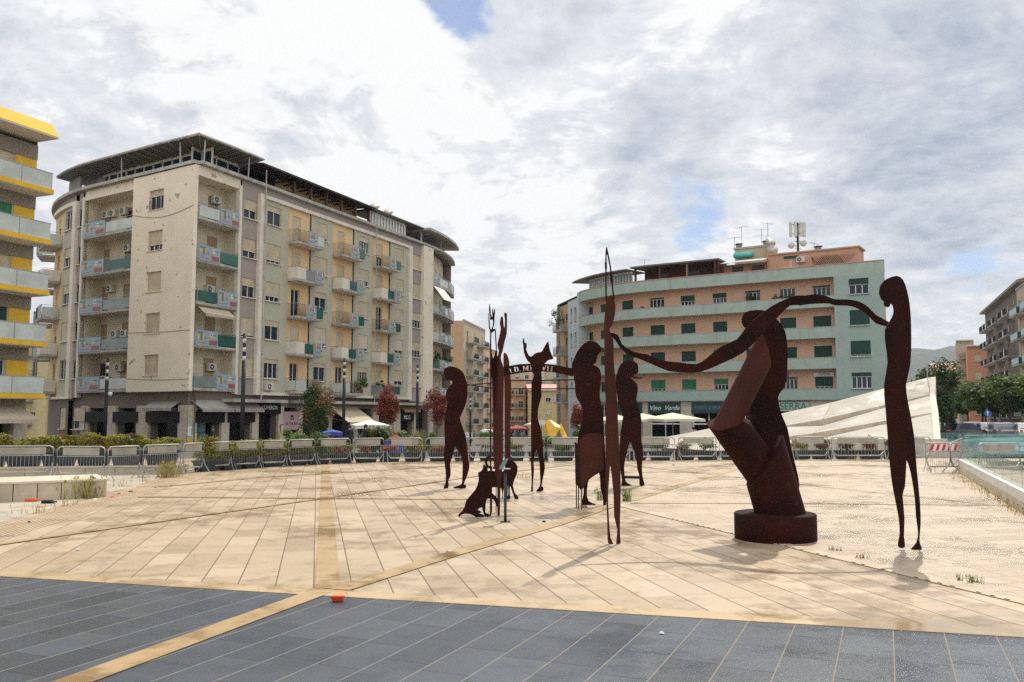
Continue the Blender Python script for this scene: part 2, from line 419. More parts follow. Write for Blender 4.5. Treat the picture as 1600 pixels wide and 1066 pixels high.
m_panel = mat('panel_blue_grey', (.27, .36, .42), .5, 0, .08)
m_py, m_pr, m_pb, m_pn, m_po = [mat('panel_' + n, c, .5, 0, .1) for n, c in (('yellow', (.62, .45, .04)), ('brick_red', (.32, .09, .06)), ('steel_blue', (.10, .19, .25)), ('brown', (.24, .15, .11)), ('orange_red', (.60, .13, .06)))]
m_pw = mat('panel_white', (.62, .64, .62), .5)
m_ac = mat('air_conditioner_case', (.58, .56, .50), .5, 0, .12, 2, streak=.3)
m_teal = mat('pale_teal_render', (.335, .42, .365), .88, 0, .06, .9, streak=.16, bump=.1)
m_tealw = mat('pale_teal_parapet', (.375, .445, .38), .88, 0, .08, 1.1, streak=.42, bump=.1)
m_pink = mat('salmon_render', (.64, .405, .27), .88, 0, .05, .8, streak=.1)
m_pinkd = mat('salmon_render_attic', (.56, .30, .20), .88, 0, .07, 1.0, streak=.22)
m_whitish = mat('off_white_render', (.50, .54, .54), .85, 0, .07, 1.0, streak=.2)
m_orange = mat('orange_render', (.56, .27, .15), .88, 0, .08, 1)
m_tan = mat('tan_render', (.52, .34, .19), .88, 0, .1, .8, streak=.2)
m_sand = mat('sand_render', (.50, .41, .29), .88, 0, .12, .6, streak=.25)
m_yel = mat('yellow_render', (.74, .45, .03), .8, 0, .08, 1.5, streak=.15)
m_yelpale = mat('pale_yellow_render', (.60, .48, .24), .85, 0, .08, 1)
m_peb = mat('pebbledash', (.27, .23, .18), .95, 0, .2, 8, bump=.8, bscale=20, fine=.5)
m_soffit = mat('soffit_cream', (.66, .60, .50), .85, 0, .06)
m_grey = mat('grey_render', (.26, .24, .21), .88, 0, .12, .8, streak=.25)
m_tile = mat('clay_roof_tile', (.42, .17, .11), .85, 0, .2, 2)
m_pinkroof = mat('faded_pink_roof', (.62, .36, .30), .85, 0, .15, 1)
m_awn = mat('awning_canvas_beige', (.50, .42, .30), .85, 0, .1, 2)
m_awng = mat('awning_canvas_grey', (.33, .31, .27), .85, 0, .12, 2)
m_awnw = mat('awning_canvas_white', (.66, .66, .62), .8, 0, .08)
m_umb = mat('umbrella_canvas_cream', (.66, .60, .46), .85, 0, .08, 1.5)
m_blue = mat('blue_canvas', (.04, .07, .30), .8, 0, .2)
m_signg = mat('sign_dark_green', (.012, .055, .06), .45, 0, .15)
m_signp = mat('sign_mauve', (.42, .27, .28), .6, 0, .08)
m_letw = mat('lettering_white', (.75, .75, .72), .5)
m_letb = mat('lettering_black', (.02, .02, .02), .5)
m_letg = mat('lettering_green', (.02, .16, .09), .5)
m_blueSign = mat('sign_blue', (.03, .10, .45), .4)
m_yelsc = mat('yellow_enamel', (.75, .42, .015), .4, 0, .1, .8)
m_infog = mat('information_post_paint', (.012, .045, .045), .35, .2, .1)
m_infop = glassy('information_panel_face', (.13, .23, .22), .12)
m_skin = mat('skin', (.45, .27, .19), .6)
m_hair = mat('hair_dark', (.02, .015, .012), .6)
m_poolg = glassy('pool_glass_teal', (.20, .42, .40), .05, alpha=.34)
m_poolt = glassy('skylight_glass_teal', (.20, .42, .44), .18)
m_bark = mat('bark', (.10, .075, .05), .9, 0, .3, 8, bump=.5)
m_lgreen = leafmat('leaves_deep_green', (.018, .042, .012), (.075, .125, .03))
m_lmid = leafmat('leaves_mid_green', (.04, .085, .016), (.17, .25, .05))
m_lyel = leafmat('leaves_yellow_green', (.13, .145, .018), (.36, .32, .05))
m_lrust = leafmat('leaves_rust_tips', (.07, .065, .02), (.30, .12, .05))
m_lred = leafmat('leaves_dark_red', (.13, .022, .014), (.30, .07, .035))
m_ldry = leafmat('leaves_dry_red', (.16, .05, .03), (.42, .17, .08))
m_lgrass = leafmat('reed_leaves', (.12, .14, .06), (.30, .28, .14))
m_fpink = leafmat('petals_pink', (.55, .16, .18), (.70, .40, .36))

# ------------------------------------------------------------------ ground, paving
def gz(x, y):
    """ground level: the plaza is flat, the streets behind it fall away"""
    f = max(0.0, min(1.0, (38 - x) / 26)) * .9 + .1
    return -.02 - .0225 * f * max(0.0, min(y, 185) - 42) - (.03 if y > 42 else 0)
m_asph = mat('asphalt', (.10, .098, .094), .8, 0, .18, .4, bump=.3, fine=.25)
def ground():
    mb = MB(); xs = [-5000, -1200, -400, -150] + [-80 + 8 * k for k in range(26)] + [160, 400, 1200, 5000]
    ys = [-300, -60, -10] + [2 * k for k in range(0, 31)] + [64 + 10 * k for k in range(14)] + [230, 400, 1200, 5000]
    n = len(xs)
    mb.v = [Vector((x, y, gz(x, y) - .02)) for y in ys for x in xs]
    for j in range(len(ys) - 1):
        for i in range(n - 1): mb.f.append([j * n + i, j * n + i + 1, (j + 1) * n + i + 1, (j + 1) * n + i]); mb.mi.append(0)
    mb.m(m_asph); structure(mb, 'ground', True)
ground()
p_light = pave('pale_paving', -12.5, .46, .95, (.42, .31, .195), (.565, .44, .30), (.15, .10, .06), .017, .016, (.16, .45), .12, .45, spark=.6, cx=(.30, .21, .13), fs=70)
p_right = pave('pale_paving_turned', 78, .40, .9, (.48, .365, .245), (.585, .46, .325), (.26, .19, .13), .010, .014, (.15, .4), .08, .7, spark=1.0, fs=90)
p_dark = pave('dark_paving', 23, .45, .78, (.042, .052, .066), (.082, .098, .118), (.25, .21, .16), .011, .012, (.22, .34), .06, .45, spark=.75, cx=(.012, .012, .014), fs=90)
p_strip = pave('ochre_strip', 23, 5, 1.2, (.36, .235, .105), (.45, .31, .15), (.30, .2, .1), .0, .01, (.08, .55), .35, .15)
p_edge = pave('pale_edge_course', 74.9, 3, 1.0, (.46, .32, .165), (.54, .40, .24), (.3, .2, .12), .0, .012, (.08, .5), .3, .15)
p_path = pave('worn_grey_paving', 60, .6, .9, (.44, .38, .29), (.52, .45, .35), (.25, .2, .14), .015, .015, (.4, .7), .2, .3)
def sheet(pts, z, mt, name):
    mb = MB(); q = [Vector((p[0], p[1], z)) for p in pts]
    mb.prism([p - Vector((0, 0, .01)) for p in q], q, mt); return structure(mb, name)
def ribbon(pix, w, z, mt, name):
    pts = [gnd(*p) for p in pix]; mb = MB()
    for a, b in zip(pts, pts[1:]):
        t = (b - a).normalized(); n = Vector((-t.y, t.x, 0)) * w / 2
        q = [Vector((p.x, p.y, z)) for p in (a + n, b + n, b - n, a - n)]
        mb.prism([p - Vector((0, 0, .006)) for p in q], q, mt)
    return structure(mb, name)
E1, E2 = gnd(0, 896), gnd(1600, 990)             # front edge of the pale paving
ed = (E2 - E1).normalized(); EL_, ER_ = E1 - ed * 14, E2 + ed * 14
TA, TB = gnd(952, 788), gnd(1600, 945)            # line of the tactile course on the right
td = (TB - TA).normalized(); TBx = TA + td * 16
far = 42.0
sheet([(EL_.x, EL_.y), (ER_.x, ER_.y), (30, far), (-34, far)], -.004, p_light, 'plaza_paving')
sheet([(TA.x, TA.y), (TBx.x, TBx.y), (30, 12), (30, far), (gnd(1150, 733).x + 3, far)], 0.0, p_right, 'plaza_paving_right')
sheet([(-30, -6), (30, -6), (ER_.x, ER_.y), (EL_.x, EL_.y)], -.004, p_dark, 'dark_paving')
nn = Vector((-ed.y, ed.x, 0))
mb = MB(); q = [EL_ + nn * .17, ER_ + nn * .17, ER_ - nn * .17, EL_ - nn * .17]; q = [Vector((p.x, p.y, .003)) for p in q]
mb.prism([p - Vector((0, 0, .006)) for p in q], q, p_edge); structure(mb, 'paving_edge')
ribbon([(512, 920), (509, 727)], .30, .006, p_strip, 'paving_strip')
ribbon([(20, 1100), (500, 925)], .30, .006, p_strip, 'paving_strip')
ribbon([(528, 922), (700, 868), (870, 819), (950, 792)], .30, .010, p_strip, 'paving_strip')
ribbon([(985, 782), (1150, 733)], .30, .010, p_strip, 'paving_strip')
ribbon([(-40, 857), (200, 822), (505, 779), (760, 742), (900, 726)], .16, .014, p_strip, 'paving_strip')
ribbon([(215, 777), (505, 779), (760, 781)], .12, .018, p_strip, 'paving_strip')
ribbon([(980, 727), (1250, 757), (1575, 792)], .18, .006, p_strip, 'paving_strip')
ribbon([(985, 787), (1200, 787), (1570, 790)], .10, .010, p_strip, 'paving_strip')
ribbon([(240, 762), (400, 747), (700, 729)], .12, .022, p_strip, 'paving_strip')
# tactile course with its rows of studs (right) and ribs (left)
m_tact = mat('tactile_slab', (.50, .385, .255), .5, 0, .12, 1.5, bump=.2, fine=.2)
mb = MB(); n2 = Vector((-td.y, td.x, 0))
q = [TA, TA + td * 14, TA + td * 14 + n2 * .24, TA + n2 * .24]; q = [Vector((p.x, p.y, .010)) for p in q]; mb.prism([p - Vector((0, 0, .006)) for p in q], q, m_tact)
structure(mb, 'tactile_path')
mb = MB()
for k in range(52):
    c = TA + td * (3.1 + k * .2) + n2 * .02
    if random.random() < .7: mb.box((c.x, c.y, .012), (.06, .022, .006), m_dkmetal, math.atan2(td.y, td.x) + random.uniform(-.1, .1))
tag(build(mb, 'drain_slots'), kind='structure')
La, Lb = gnd(-10, 838), gnd(335, 733); ld = (Lb - La).normalized(); ln = Vector((-ld.y, ld.x, 0))
mb = MB()
for k in range(9):
    a = La + ln * (.1 * k - .35); b = Lb + ln * (.1 * k - .35)
    q = [a, b, b + ln * .055, a + ln * .055]; q = [Vector((p.x, p.y, .008)) for p in q]; mb.prism([p - Vector((0, 0, .010)) for p in q], q, m_tact)
structure(mb, 'tactile_ribs')
# worn paving beyond the tactile band on the left
sheet([tuple(La + ln * .75)[:2], tuple(Lb + ln * .75)[:2], (-14, 36), (-40, 36), (-40, 12)], .002, p_path, 'side_paving')

# ------------------------------------------------------------------ steel sculptures
def gpy(Y):
    c, s_ = math.cos(PITCH), math.sin(PITCH); d = Y * c - CH * s_; return 533 - F * (-Y * s_ - CH * c) / d
def smooth_loop(p, k=3):
    out = []; n = len(p)
    for i in range(n):
        a, b, c, d = [Vector(p[(i + j) % n]) for j in (-1, 0, 1, 2)]
        L = (c - b).length
        for j in range(k):
            t = j / k
            if L < 2.2 and j: continue
            out.append(.5 * ((2 * b) + (c - a) * t + (2 * a - 5 * b + 4 * c - d) * t * t + (3 * b - a - 3 * c + d) * t ** 3))
    return out
def plate_bm(pix, Y, th=.03, smooth=3, folds=(), dy=None):
    """sheet of steel: outline at depth Y, cut, folded along upright lines (x position, angle), then given its thickness"""
    pts = [Vector(p) for p in pix]
    if smooth: pts = smooth_loop(pts, smooth)
    bm = bmesh.new(); vs = [bm.verts.new(at(p[0], p[1], Y)) for p in pts]; bm.faces.new(vs); bm.normal_update()
    for x0, ang in folds:
        X = at(x0, 640, Y).x
        bmesh.ops.bisect_plane(bm, geom=bm.faces[:] + bm.edges[:] + bm.verts[:], plane_co=(X, 0, 0), plane_no=(1, 0, 0))
        for v in bm.verts:
            if v.co.x > X: v.co.y += (v.co.x - X) * math.tan(rad(ang))
    bmesh.ops.triangulate(bm, faces=bm.faces[:], ngon_method='EAR_CLIP')
    fs = bm.faces[:]; r = bmesh.ops.extrude_face_region(bm, geom=fs)
    bmesh.ops.translate(bm, verts=[g for g in r['geom'] if isinstance(g, bmesh.types.BMVert)], vec=(0, th, 0))
    bmesh.ops.recalc_face_normals(bm, faces=bm.faces[:])
    return bm
def add_bm(mb, bm, mt):
    k = len(mb.v); bm.verts.index_update(); mb.v += [v.co.copy() for v in bm.verts]; i = mb.m(mt)
    for f in bm.faces: mb.f.append([k + v.index for v in f.verts]); mb.mi.append(i)
    bm.free(); return mb
SG = 'rusted steel figures on the plaza'
def sculpture(name, label, cat, mb): return tag(build(mb, name), label, cat, SG)
def Z(region, sc, pts): return [(region[0] + x / sc, region[1] + y / sc) for x, y in pts]
# man looking down, left
o = Z((680, 560), 4.845, [(65, 100), (75, 75), (110, 62), (160, 70), (205, 100), (222, 130), (235, 170), (243, 200), (243, 280), (235, 330), (215, 390), (192, 435), (188, 455), (200, 500), (222, 560), (235, 610), (238, 660), (240, 720), (255, 780), (258, 825), (245, 880), (225, 930), (218, 955), (232, 960), (232, 980), (200, 986), (140, 983), (138, 975), (170, 965), (200, 950), (205, 900), (207, 830), (205, 770), (185, 720), (165, 690), (152, 668), (146, 666), (140, 710), (125, 760), (113, 800), (117, 850), (115, 890), (100, 930), (102, 965), (92, 988), (70, 988), (65, 975), (78, 940), (80, 880), (75, 830), (70, 780), (65, 730), (72, 650), (70, 560), (70, 450), (85, 390), (90, 330), (80, 290), (82, 255), (105, 215), (130, 185), (120, 170), (90, 165), (80, 160), (75, 135)])
sculpture('steel_figure', 'dark rusted steel silhouette of a bowed walking man, alone at the left of the group', 'statue', add_bm(MB(), plate_bm(o, 25.15), m_rust))
# figure with pointed headdress and raised arm
o = [(818.7, 527), (819.5, 535), (822.7, 536.6), (822.9, 543.9), (822, 545), (824.9, 552.9), (827.2, 556.3), (830.5, 557.2), (835, 552.9), (840.7, 550.7), (846.3, 549.5), (850.8, 541.7), (856.7, 533.2), (858.7, 545), (862, 554), (864.6, 561), (857.6, 562.5), (853, 566.4), (850.5, 570), (846, 581), (846.9, 595.7), (845.7, 608), (846.3, 620), (841, 637.8), (840.3, 653.6), (844.3, 667), (847.5, 685), (849.8, 715.7), (851.5, 731), (849, 744.5), (846.4, 759.7), (848.6, 761.4), (848.6, 767.3), (838, 768), (838, 766.8), (843, 760.5), (844.2, 751.2), (843.5, 736), (843, 724.2), (838.8, 704), (835.4, 710.7), (833.7, 722.5), (834.6, 734.3), (832.9, 753), (832.9, 768), (830.3, 769.8), (829.5, 768), (830.7, 754.6), (830.3, 739.4), (829.5, 722.5), (830, 702), (829.7, 680), (829.7, 653.6), (830.4, 620), (830.5, 598), (834.5, 586.7), (831, 581), (828.8, 568.5), (824.9, 564.7), (820.4, 556.3), (818.1, 547.3), (817.6, 538.3), (816.4, 533.8)]
sculpture('steel_figure', 'slim rusted steel figure with a pointed headdress raising one arm above the arch', 'statue', add_bm(MB(), plate_bm(o, 24.1, smooth=2), m_rust))
# beaked figure
o = [(944, 545.2), (938.6, 542.8), (933, 536), (926.2, 533.2), (919.5, 533.2), (911.6, 537.7), (902.6, 548.4), (898, 558.5), (894.1, 568.7), (894, 575.4), (896.4, 589), (898.6, 601.3), (899.2, 615), (903, 625), (909.7, 637), (909.7, 656.6), (904.4, 677.6), (902, 698.6), (906, 730), (911, 756), (912, 772), (908.9, 788.6), (919, 790.2), (930.7, 789.8), (930.7, 788), (919.5, 782.7), (917, 767), (921, 745), (925, 735), (931, 733), (936.8, 742), (938, 762), (942.2, 778.7), (942, 788.4), (946.5, 789), (947, 760), (945.5, 715), (943.8, 688), (942.5, 651), (938.6, 630), (936.8, 615), (938.6, 598.8), (938.6, 583), (934.7, 574.5), (927, 570.6), (926.5, 569), (931.2, 566.6), (933.3, 556.8), (938, 550), (944, 550), (944, 548.6), (939, 547.4)]
sculpture('steel_figure', 'rusted steel figure with a bird beak, standing behind the curved shield', 'statue', add_bm(MB(), plate_bm(o, 20.6, smooth=2, folds=((918, -9),)), m_rust))
# arch with the cut-out date
arch_top = [(785, 575.5), (790, 573), (801, 571), (812.5, 569), (835, 568.3), (857.5, 569), (875.6, 572), (895.5, 575.9)]
arch_bot = [(895.5, 588.5), (880, 585), (863, 581.6), (846, 580.5), (829.4, 581), (812.5, 583), (799, 585.2), (785, 588.4)]
YA = 20.62
def arch_mesh():
    """flat band with the letters left open (stencil cut), filled as a 2-D outline and given its plate thickness"""
    G = dict(A=[[(-.5, 0), (-.5, .08), (-.42, .08), (-.06, 1), (.1, 1), (.42, .08), (.5, .08), (.5, 0), (.12, 0), (.12, .08), (.2, .08), (-.02, .74), (-.3, .08), (-.2, .08), (-.2, 0)], [(-.1, .26), (.06, .26), (.02, .36), (-.05, .36)]],
             D=[[(-.46, 0), (-.46, .07), (-.36, .07), (-.36, .93), (-.46, .93), (-.46, 1), (-.12, 1), (-.12, 0)], [(-.04, 0), (.2, .04), (.38, .2), (.46, .5), (.38, .8), (.2, .96), (-.04, 1), (-.04, .9), (.12, .84), (.22, .68), (.24, .5), (.22, .3), (.12, .15), (-.04, .09)]],
             M=[[(-.6, 0), (-.6, .07), (-.5, .07), (-.5, .93), (-.6, .93), (-.6, 1), (-.3, 1), (0, .38), (.3, 1), (.6, 1), (.6, .93), (.5, .93), (.5, .07), (.6, .07), (.6, 0), (.2, 0), (.2, .07), (.28, .07), (.28, .7), (0, .1), (-.36, .76), (-.36, .07), (-.26, .07), (-.26, 0)]],
             X=[[(-.46, 0), (-.36, 0), (-.02, .42), (.24, 0), (.5, 0), (.14, .54), (.42, 1), (.32, 1), (.08, .66), (-.16, 1), (-.44, 1), (-.08, .52)]],
             V=[[(-.5, 1), (-.5, .93), (-.42, .93), (-.06, 0), (.08, 0), (.42, .93), (.5, .93), (.5, 1), (.18, 1), (.18, .93), (.28, .93), (.08, .3), (-.16, .93), (-.06, .93), (-.06, 1)]],
             I=[[(-.22, 0), (.22, 0), (.22, .07), (.12, .07), (.12, .93), (.22, .93), (.22, 1), (-.22, 1), (-.22, .93), (-.12, .93), (-.12, .07), (-.22, .07)]])
    G['.'] = [[(-.1, 0), (.1, 0), (.1, .18), (-.1, .18)]]
    cu = bpy.data.curves.new('band', 'CURVE'); cu.dimensions = '2D'; cu.fill_mode = 'BOTH'; cu.extrude = .011
    def spl(pts):
        sp_ = cu.splines.new('POLY'); sp_.points.add(len(pts) - 1); sp_.use_cyclic_u = True
        for q, (x, y) in zip(sp_.points, pts): q.co = (x, y, 0, 1)
    o0 = at(840, 578, YA); loop = [at(x, y, YA) for x, y in arch_top] + [at(x, y, YA) for x, y in arch_bot]
    spl([(p.x - o0.x, p.z - o0.z) for p in loop])
    S_ = .118
    for ch, px, py, an in (('A', 796.2, 579.0, 8), ('D', 806.6, 577.4, 7), ('.', 812.3, 576.8, 6), ('M', 821.5, 576.0, 4), ('M', 833, 575.0, 1), ('X', 842.6, 574.9, -1), ('V', 849.8, 575.3, -4), ('I', 856.2, 576.0, -6), ('I', 862.0, 576.7, -8)):
        c = at(px, py, YA) - o0; a = rad(an); ca, sa = math.cos(a), math.sin(a)
        for poly in G[ch]: spl([(c.x + (x * ca - (y - .5) * sa) * S_, c.z + (x * sa + (y - .5) * ca) * S_) for x, y in poly])
    t = bpy.data.objects.new('t', cu); me = bpy.data.meshes.new_from_object(t); bpy.data.objects.remove(t)
    me.transform(Matrix.Rotation(math.pi / 2, 4, 'X')); me.materials.clear(); me.materials.append(m_rust); return me, o0
ame, ao = arch_mesh(); aobj = bpy.data.objects.new('date_arch', ame); col.objects.link(aobj); aobj.location = ao
tag(aobj, 'curved rusted steel band cut through with the date A D. MMXVII', 'arch', SG)
# curved shield on thin rods
sh = thing('steel_shield', gnd(905, 797), 'bent rusted steel shield on three thin rods in front of the beaked figure', 'statue', SG)
Y1 = 19.55
def pan(pix, ys, mt, mb, th=.025):
    q = [at(p[0], p[1], y) for p, y in zip(pix, ys)]; mb.prism(q, [p + Vector((0, th, 0)) for p in q], mt)
mb = MB()
pan([(898, 690), (905.8, 696), (908.4, 768), (904, 761), (899.2, 756)], [Y1 + .35, Y1, Y1, Y1 + .2, Y1 + .35], m_rust, mb)
q = [(905.8, 696), (907, 688), (910.5, 681.5), (916, 678.7), (929.4, 677), (937, 677.3), (941.3, 680), (942.5, 690), (942.5, 732.8), (937.3, 738), (925, 746), (916, 753.8), (908.4, 768)]
pan(q, [Y1] * 13, m_rust2, mb); build(mb, 'shield_plate', sh)
for (px, y0, y1, dy) in ((900.5, 750, 793.5, .35), (903.8, 757, 795.5, .2), (908.6, 760, 800, 0)):
    a = at(px, y0, Y1 + dy); g = gnd(px, y1); build(MB().tube([a, (a.x, a.y, 0)], .012, m_rust), 'rod', sh)
# tall spear bearer, folded lengthways
o = [(947.2, 468.5), (950, 464.5), (953.8, 461.4), (957.3, 463.8), (961.3, 473), (962, 482.5), (959.7, 499), (955, 510.7), (952.4, 514), (955, 524.7), (958.5, 531.8), (959, 548), (959.6, 569), (963, 604.5), (964.4, 625.3), (966.4, 663.3), (967.7, 696.3), (970.2, 741.8), (970.2, 782.4), (969, 828), (970.2, 845.7), (969, 855.3), (964.4, 854.6), (963.3, 848.2), (965, 828), (960, 807.7), (959.3, 777.3), (957.5, 757), (953.7, 726.7), (951.6, 752), (950.2, 777.3), (951.8, 815.3), (954.2, 840.6), (959.3, 850.8), (956.3, 851.6), (950, 848), (949, 815.3), (947.4, 777.3), (946.6, 726.7), (946.6, 663.3), (946.6, 625.3), (945.6, 604.5), (944.9, 569), (944.4, 534), (944, 506), (945.6, 487)]
sp = thing('steel_figure', gnd(957, 852), 'very tall narrow brown steel figure lifting a forked spear, nearest the centre', 'statue', SG)
YS = 14.45
build(add_bm(MB(), plate_bm(o, YS, smooth=2, folds=((953, 14),)), m_rust2), 'body', sp)
mb = MB(); Q = lambda pts, r: mb.tube([at(x, y, YS + .015) for x, y in pts], r, m_rust, 6)
Q([(948, 386), (947, 394), (946.8, 415), (947.0, 470)], [.004, .012, .014, .014]); Q([(948.2, 387), (949.6, 396), (953.8, 418), (955, 431), (959.2, 468)], [.006, .014, .014, .014, .014]); Q([(947.4, 388), (948.6, 398)], [.01, .022])
Q([(946.6, 410), (946.8, 420)], [.02, .02]); Q([(955, 430), (956, 440)], [.022, .022]); build(mb, 'spear', sp)
# pipe smoker
o = [(974, 566), (984.6, 564), (992, 565.4), (996.5, 569.5), (997.5, 577), (996.6, 583), (991.6, 586), (990.2, 588), (996, 589.7), (1004.8, 590), (1004.8, 591.4), (993.8, 592), (988, 590), (985.5, 589.4), (988, 593), (991, 595.4), (995.9, 601.4), (996.4, 612), (994.5, 625), (1000.3, 643.5), (1002.4, 661.8), (1002.4, 688), (1004.8, 709), (1003, 730), (1004.8, 748.5), (1007.4, 757.7), (1000.3, 759.6), (999, 753.8), (999, 743.3), (995.9, 732.8), (993.8, 714.4), (985.9, 690.7), (983.3, 693.4), (978, 714.4), (975.4, 730), (976.7, 748.5), (980.6, 755), (987.7, 758.5), (971.4, 759.4), (972, 751), (968.8, 730), (968.3, 709), (969.3, 677.6), (973.5, 651.3), (967.5, 633), (963.5, 612), (962.2, 593.5), (964.9, 580.4), (968.8, 571)]
ps = thing('steel_figure', gnd(988, 759.5), 'dark red steel silhouette of a stooping pipe smoker behind the spear bearer', 'statue', SG)
build(add_bm(MB(), plate_bm(o, 26.0, smooth=2), m_rust), 'body', ps)
build(MB().tube([at(976, 745.5, 26.1), at(999, 746, 26.1)], .045, m_black, 10), 'crossbar', ps)
# giant of cut tubes with the long arm
gi = thing('steel_giant', gnd(1212, 851) + Vector((0, .7, 0)), 'huge figure of cut rusted steel tubes on a round drum, stretching one very long arm', 'statue', SG)
g0_ = gnd(1212, 851); GY = g0_.y + .69; gc = Vector((g0_.x * GY / g0_.y, GY, 0))
build(MB().lathe(gc, [(.66, 0), (.675, .01), (.675, .415), (.66, .43)], m_rust, 48), 'drum', gi, True)
for p in bpy.data.objects[gi.children[0].name].data.polygons: p.use_smooth = abs(p.normal.z) < .5
def cut_tube(mb, p0, p1, r, n0, n1, mt, n=40):
    """tube from p0 to p1 whose ends are sliced by planes with normals n0, n1; smooth side, flat ends"""
    p0, p1 = Vector(p0), Vector(p1); ax = (p1 - p0).normalized(); ref = Vector((0, 1, 0)); a = ax.cross(ref).normalized(); b = ax.cross(a)
    R = []
    for p, nn in ((p0, Vector(n0)), (p1, Vector(n1))):
        ring = []
        for k in range(n):
            q = p + (a * math.cos(2 * math.pi * k / n) + b * math.sin(2 * math.pi * k / n)) * r
            ring.append(q + ax * ((p - q).dot(nn) / ax.dot(nn)))
        R.append(ring)
    k = len(mb.v); mb.v += R[0] + R[1]; i = mb.m(mt)
    for q in range(n): mb.f.append([k + q, k + (q + 1) % n, k + n + (q + 1) % n, k + n + q]); mb.mi.append(i)
    k = len(mb.v); mb.v += R[0] + R[1]; mb.f += [[k + q for q in range(n - 1, -1, -1)], [k + n + q for q in range(n)]]; mb.mi += [i, i]
def smooth_sides(ob, r=8):
    for p in ob.data.polygons: p.use_smooth = len(p.vertices) == 4
def gt(p0, p1, r, n0, n1, name, mt=m_rust, dy0=0, dy1=0):
    mb = MB(); cut_tube(mb, at(*p0, GY + dy0), at(*p1, GY + dy1), r, n0, n1, mt); ob = build(mb, name, gi); smooth_sides(ob); return ob
gt((1222, 812), (1195, 719.7), .41, (0, 0, 1), (-.82, 0, .57), 'lower_tube', m_rust)
gt((1193, 739), (1137.5, 660.5), .315, (-.82, 0, .57), (-.145, -.3, .95), 'middle_tube', m_rust, .05, -.0)
gt((1135, 664), (1195, 547), .215, (-.145, -.3, .95), (.97, 0, .25), 'upper_tube', m_rust2, -.05, .0)
o = [(1160, 506), (1159.5, 498), (1163, 490), (1171, 485.6), (1191, 484.6), (1205, 491), (1215.7, 501), (1224, 512), (1229, 527.5), (1230.7, 557.6), (1229, 595), (1222, 610), (1215.7, 621.4), (1221.3, 647.6), (1230.7, 670), (1236.3, 700), (1245.7, 737.7), (1249, 757), (1246, 768), (1230, 775), (1210, 770), (1195, 740), (1175, 690), (1172, 645), (1180, 600), (1192, 560), (1183, 532), (1166, 514)]
build(add_bm(MB(), plate_bm(o, GY + .5, smooth=2), m_rust), 'torso_plate', gi)
up = [(954, 520), (966, 524), (972, 538), (990, 550), (1012, 554), (1032, 563), (1060, 566), (1088, 569), (1104, 560), (1126, 542), (1152, 530), (1166, 512), (1196, 485.5), (1218.8, 471.5), (1245, 462), (1258, 462), (1271, 460), (1288.8, 462), (1304.5, 467.7), (1325.5, 468), (1343, 471.5), (1357, 480), (1369, 492.5), (1390, 504)]
dn = [(1386.8, 510), (1369, 504.8), (1358.8, 494), (1341, 482), (1325.5, 477.6), (1304.5, 477), (1295.8, 474), (1266, 475), (1252, 477), (1234.5, 477.6), (1218.8, 492), (1210, 501), (1196, 516), (1182, 532), (1160, 552), (1128, 568), (1096, 581), (1072, 582), (1046, 580), (1028, 573), (1000, 561), (984, 556), (970, 544), (962, 532), (956, 526)]
build(add_bm(MB(), plate_bm(up + dn, GY - .32, smooth=2), m_rust), 'arm', gi)
# tall figure at the end of the arm
o = Z((1350, 420), 2.317, [(57, 90), (60, 65), (70, 48), (85, 36), (120, 25), (145, 40), (160, 80), (170, 130), (175, 200), (175, 300), (169, 360), (155, 420), (160, 470), (166, 500), (185, 600), (195, 720), (208, 850), (210, 930), (205, 985), (213, 1010), (213, 1030), (185, 1022), (175, 1016), (195, 995), (203, 960), (195, 900), (190, 830), (175, 740), (158, 690), (155, 720), (150, 790), (141, 820), (148, 900), (146, 970), (150, 1008), (128, 1010), (126, 990), (132, 960), (128, 900), (108, 800), (95, 700), (88, 600), (80, 500), (75, 420), (88, 340), (80, 270), (78, 220), (95, 190), (108, 165), (110, 148), (106, 132), (98, 126), (92, 138), (82, 138), (73, 128), (76, 120), (66, 112)])
sculpture('steel_figure', 'tall rusted steel silhouette with bowed head at the far end of the long arm', 'statue', add_bm(MB(), plate_bm(o, 13.8, smooth=2, folds=((1398, 7),)), m_rust))
# the central cluster: raised arms and the pronged staff
YC = 18.45
def stand(pts, Y): return [at(x, y, Y) for x, y in pts]
ra = thing('steel_figure', Vector((at(779, 808, YC).x, YC, 0)), 'narrow rusted steel figure throwing both hands up at the left foot of the arch', 'statue', SG)
zb = gpy(YC)
o = [(781, 507), (781.6, 500), (783.3, 494.5), (786, 496.3), (786.6, 504), (788, 513), (788.9, 500), (787.6, 491), (790, 488), (791.9, 490), (792.3, 496.3), (791.9, 520), (788.6, 533), (785.3, 548.8), (782.8, 556), (783.5, 565), (787, 575), (787, 610), (786, 650), (786, 720), (782, 760), (781, zb), (777, zb), (777, 760), (771, 720), (770, 650), (769, 600), (768, 572), (772, 563), (776, 560), (779.4, 549), (777, 539.6), (779.4, 529), (782.4, 514)]
build(add_bm(MB(), plate_bm(o, YC, smooth=2, folds=((778, 12),)), m_rust2), 'body', ra)
st = thing('steel_staff', Vector((at(767, 800, YC - .1).x, YC - .1, 0)), 'thin rusted staff ending in a hand of open prongs, left of the raised arms', 'statue', SG)
mb = MB(); ZS = lambda pts: Z((740, 470), 7.614, pts)
def Q(pts, r): mb.tube([at(x, y, YC - .1) for x, y in ZS(pts)], r, m_rust, 6)
